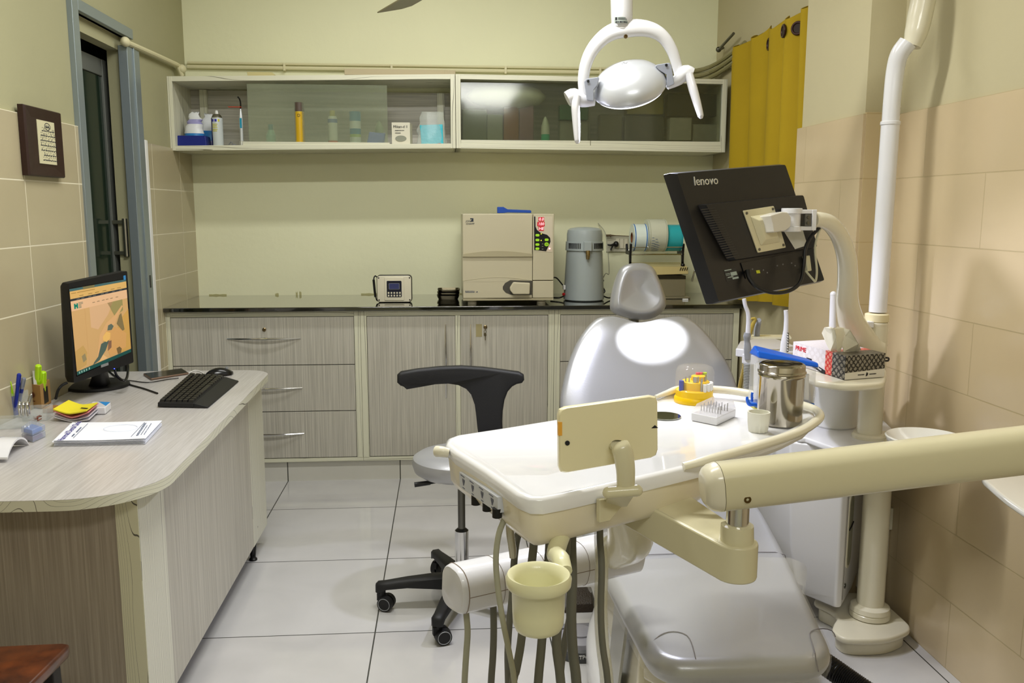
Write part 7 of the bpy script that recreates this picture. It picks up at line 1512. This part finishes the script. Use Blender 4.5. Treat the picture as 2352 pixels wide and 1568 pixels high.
# corrugated drain hose at the lower right
m = MB(); P = [V((1.05, 2.0, .10)), V((1.12, 1.93, .07)), V((1.2, 1.83, .04)), V((1.3, 1.72, .035)), V((1.45, 1.6, .035))]
P = [atz(1860, 1500, .12), atz(1925, 1545, .10), atz(1975, 1580, .08), atz(2040, 1625, .06), atz(2120, 1680, .05)]
m.tube(P, .03, n=16, sm=8)
Q_ = []; 
for i in range(len(P)-1):
    for j in range(12): Q_.append(P[i]*(1-j/12)+P[i+1]*(j/12))
for i in range(1, len(Q_)-1):
    t = (Q_[i+1]-Q_[i-1]).normalized(); m.lathe([(.0305, -.004), (.0345, 0), (.0305, .004)], Q_[i], t, n=18, caps=(0, 0))
prop('drain_hose', 'thick black corrugated hose on the floor at the lower right', 'hose', m, pm('hose_black', '0d0d0d', .35), smooth=50)
# wall hung basin rim at the right frame edge
P = [atz(2245, 1098, .78), atz(2352, 1172, .78)]; m = MB(); xe = P[1].x
m.loft(rings_round(smooth2([(XR-.012, 2.16), (1.45, 2.16), (P[0].x+.03, P[0].y+.03), (P[0].x-.0, P[0].y-.05), (xe, P[1].y), (xe-.01, 1.5), (1.45, 1.42), (XR-.012, 1.42)], 3), .762, .78, .006)); prop('wall_basin', 'white ceramic basin on the right wall cut by the frame edge', 'basin', m, pm('porcelain', 'e9e8e4', .08), smooth=50)
# ============================================================ LIGHT
def area(name, loc, sx, sy, power, color, tgt=None, spread=None):
    l = bpy.data.lights.new(name, 'AREA'); l.shape = 'RECTANGLE'; l.size = sx; l.size_y = sy; l.energy = power; l.color = color
    if spread: l.spread = radians(spread)
    o = bpy.data.objects.new(name, l); col.objects.link(o); o.location = loc
    d = (V(tgt)-V(loc)) if tgt else V((0, 0, -1)); o.rotation_euler = d.to_track_quat('-Z', 'Y').to_euler(); return o
# ceiling tube fitting over the room (outside the frame)
tub = thing('tube_light', 'white fluorescent tube fitting on the ceiling', 'light', (-.15, 2.2, ZC-.06))
m = MB(); m.box(-.75, .45, 2.17, 2.23, ZC-.05, ZC); m.build('fitting', whitem, tub)
m = MB(); m.tube([(-.72, 2.2, ZC-.075), (.42, 2.2, ZC-.075)], .016, n=16, sm=1); m.build('tube', pm('tube_glow', 'fff8e4', .4, emis=6), tub)
TC = (.985, .985, .955); BEAM = 28
area('tube_lamp', (-.15, 2.3, ZC-.1), 1.2, .12, 56, TC)
area('rear_tube_lamp', (.0, 3.8, ZC-.08), 1.2, .12, 24, TC, (.0, 4.2, 0))
area('front_fill', (.25, -.6, 2.75), 1.2, .3, 23, TC, (0.1, 2.6, .8))  # added fill from behind the camera, no fitting there
# operating lamp: sharp beam onto the backrest and wide spill
l = bpy.data.lights.new('operating_beam', 'SPOT'); l.energy = 260; l.color = (.95, .96, 1); l.spot_size = radians(16); l.spot_blend = .28; l.shadow_soft_size = .012
o = bpy.data.objects.new('operating_beam', l); col.objects.link(o); o.location = lampc-ax*.06
tg = Tbk @ V((*hit(1492, 787, Tbk), .03)); d = tg-o.location; o.rotation_euler = d.to_track_quat('-Z', 'Y').to_euler(); o.rotation_euler = (d.to_track_quat('-Z', 'Y') @ Matrix.Rotation(radians(BEAM), 3, 'Z').to_quaternion()).to_euler(); o.scale = (1, .6, 1)
l = bpy.data.lights.new('operating_spill', 'SPOT'); l.energy = 40; l.color = (.80, .82, 1); l.spot_size = radians(150); l.spot_blend = .35; l.shadow_soft_size = .03
o2 = bpy.data.objects.new('operating_spill', l); col.objects.link(o2); o2.location = lampc-ax*.06; o2.rotation_euler = (V((.5, 2.0, 0.6))-o2.location).to_track_quat('-Z', 'Y').to_euler()
w = bpy.data.worlds.new('world'); sc.world = w; w.use_nodes = True; w.node_tree.nodes['Background'].inputs[0].default_value = lin('c9c9c4'); w.node_tree.nodes['Background'].inputs[1].default_value = .2
vs_ = sc.view_settings; sc.display_settings.display_device = 'sRGB'; vs_.view_transform = 'Standard'; vs_.look = 'None'; vs_.gamma = 1; vs_.use_curve_mapping = False; vs_.exposure = -.22

GR = {'highlighter': 'highlighters on the desk', 'pen': 'pens in the acrylic cup', 'acrylic_box': 'clear acrylic boxes on the desk', 'supply_box': 'packs behind the smoky glass', 'bottle': 'bottles and cans in the wall cabinets', 'powder_bag': 'foil powder bags in the wall cabinet', 'wall_cabinet': 'wall cabinets on the back wall', 'drawer_cabinet': 'base cabinets under the worktop', 'door_cabinet': 'base cabinets under the worktop', 'carton': 'cartons on top of the wall cabinets'}
for o in sc.objects:
    k = o.name.split('.')[0]
    if o.parent is None and 'category' in o and k in GR and 'group' not in o: o['group'] = GR[k]
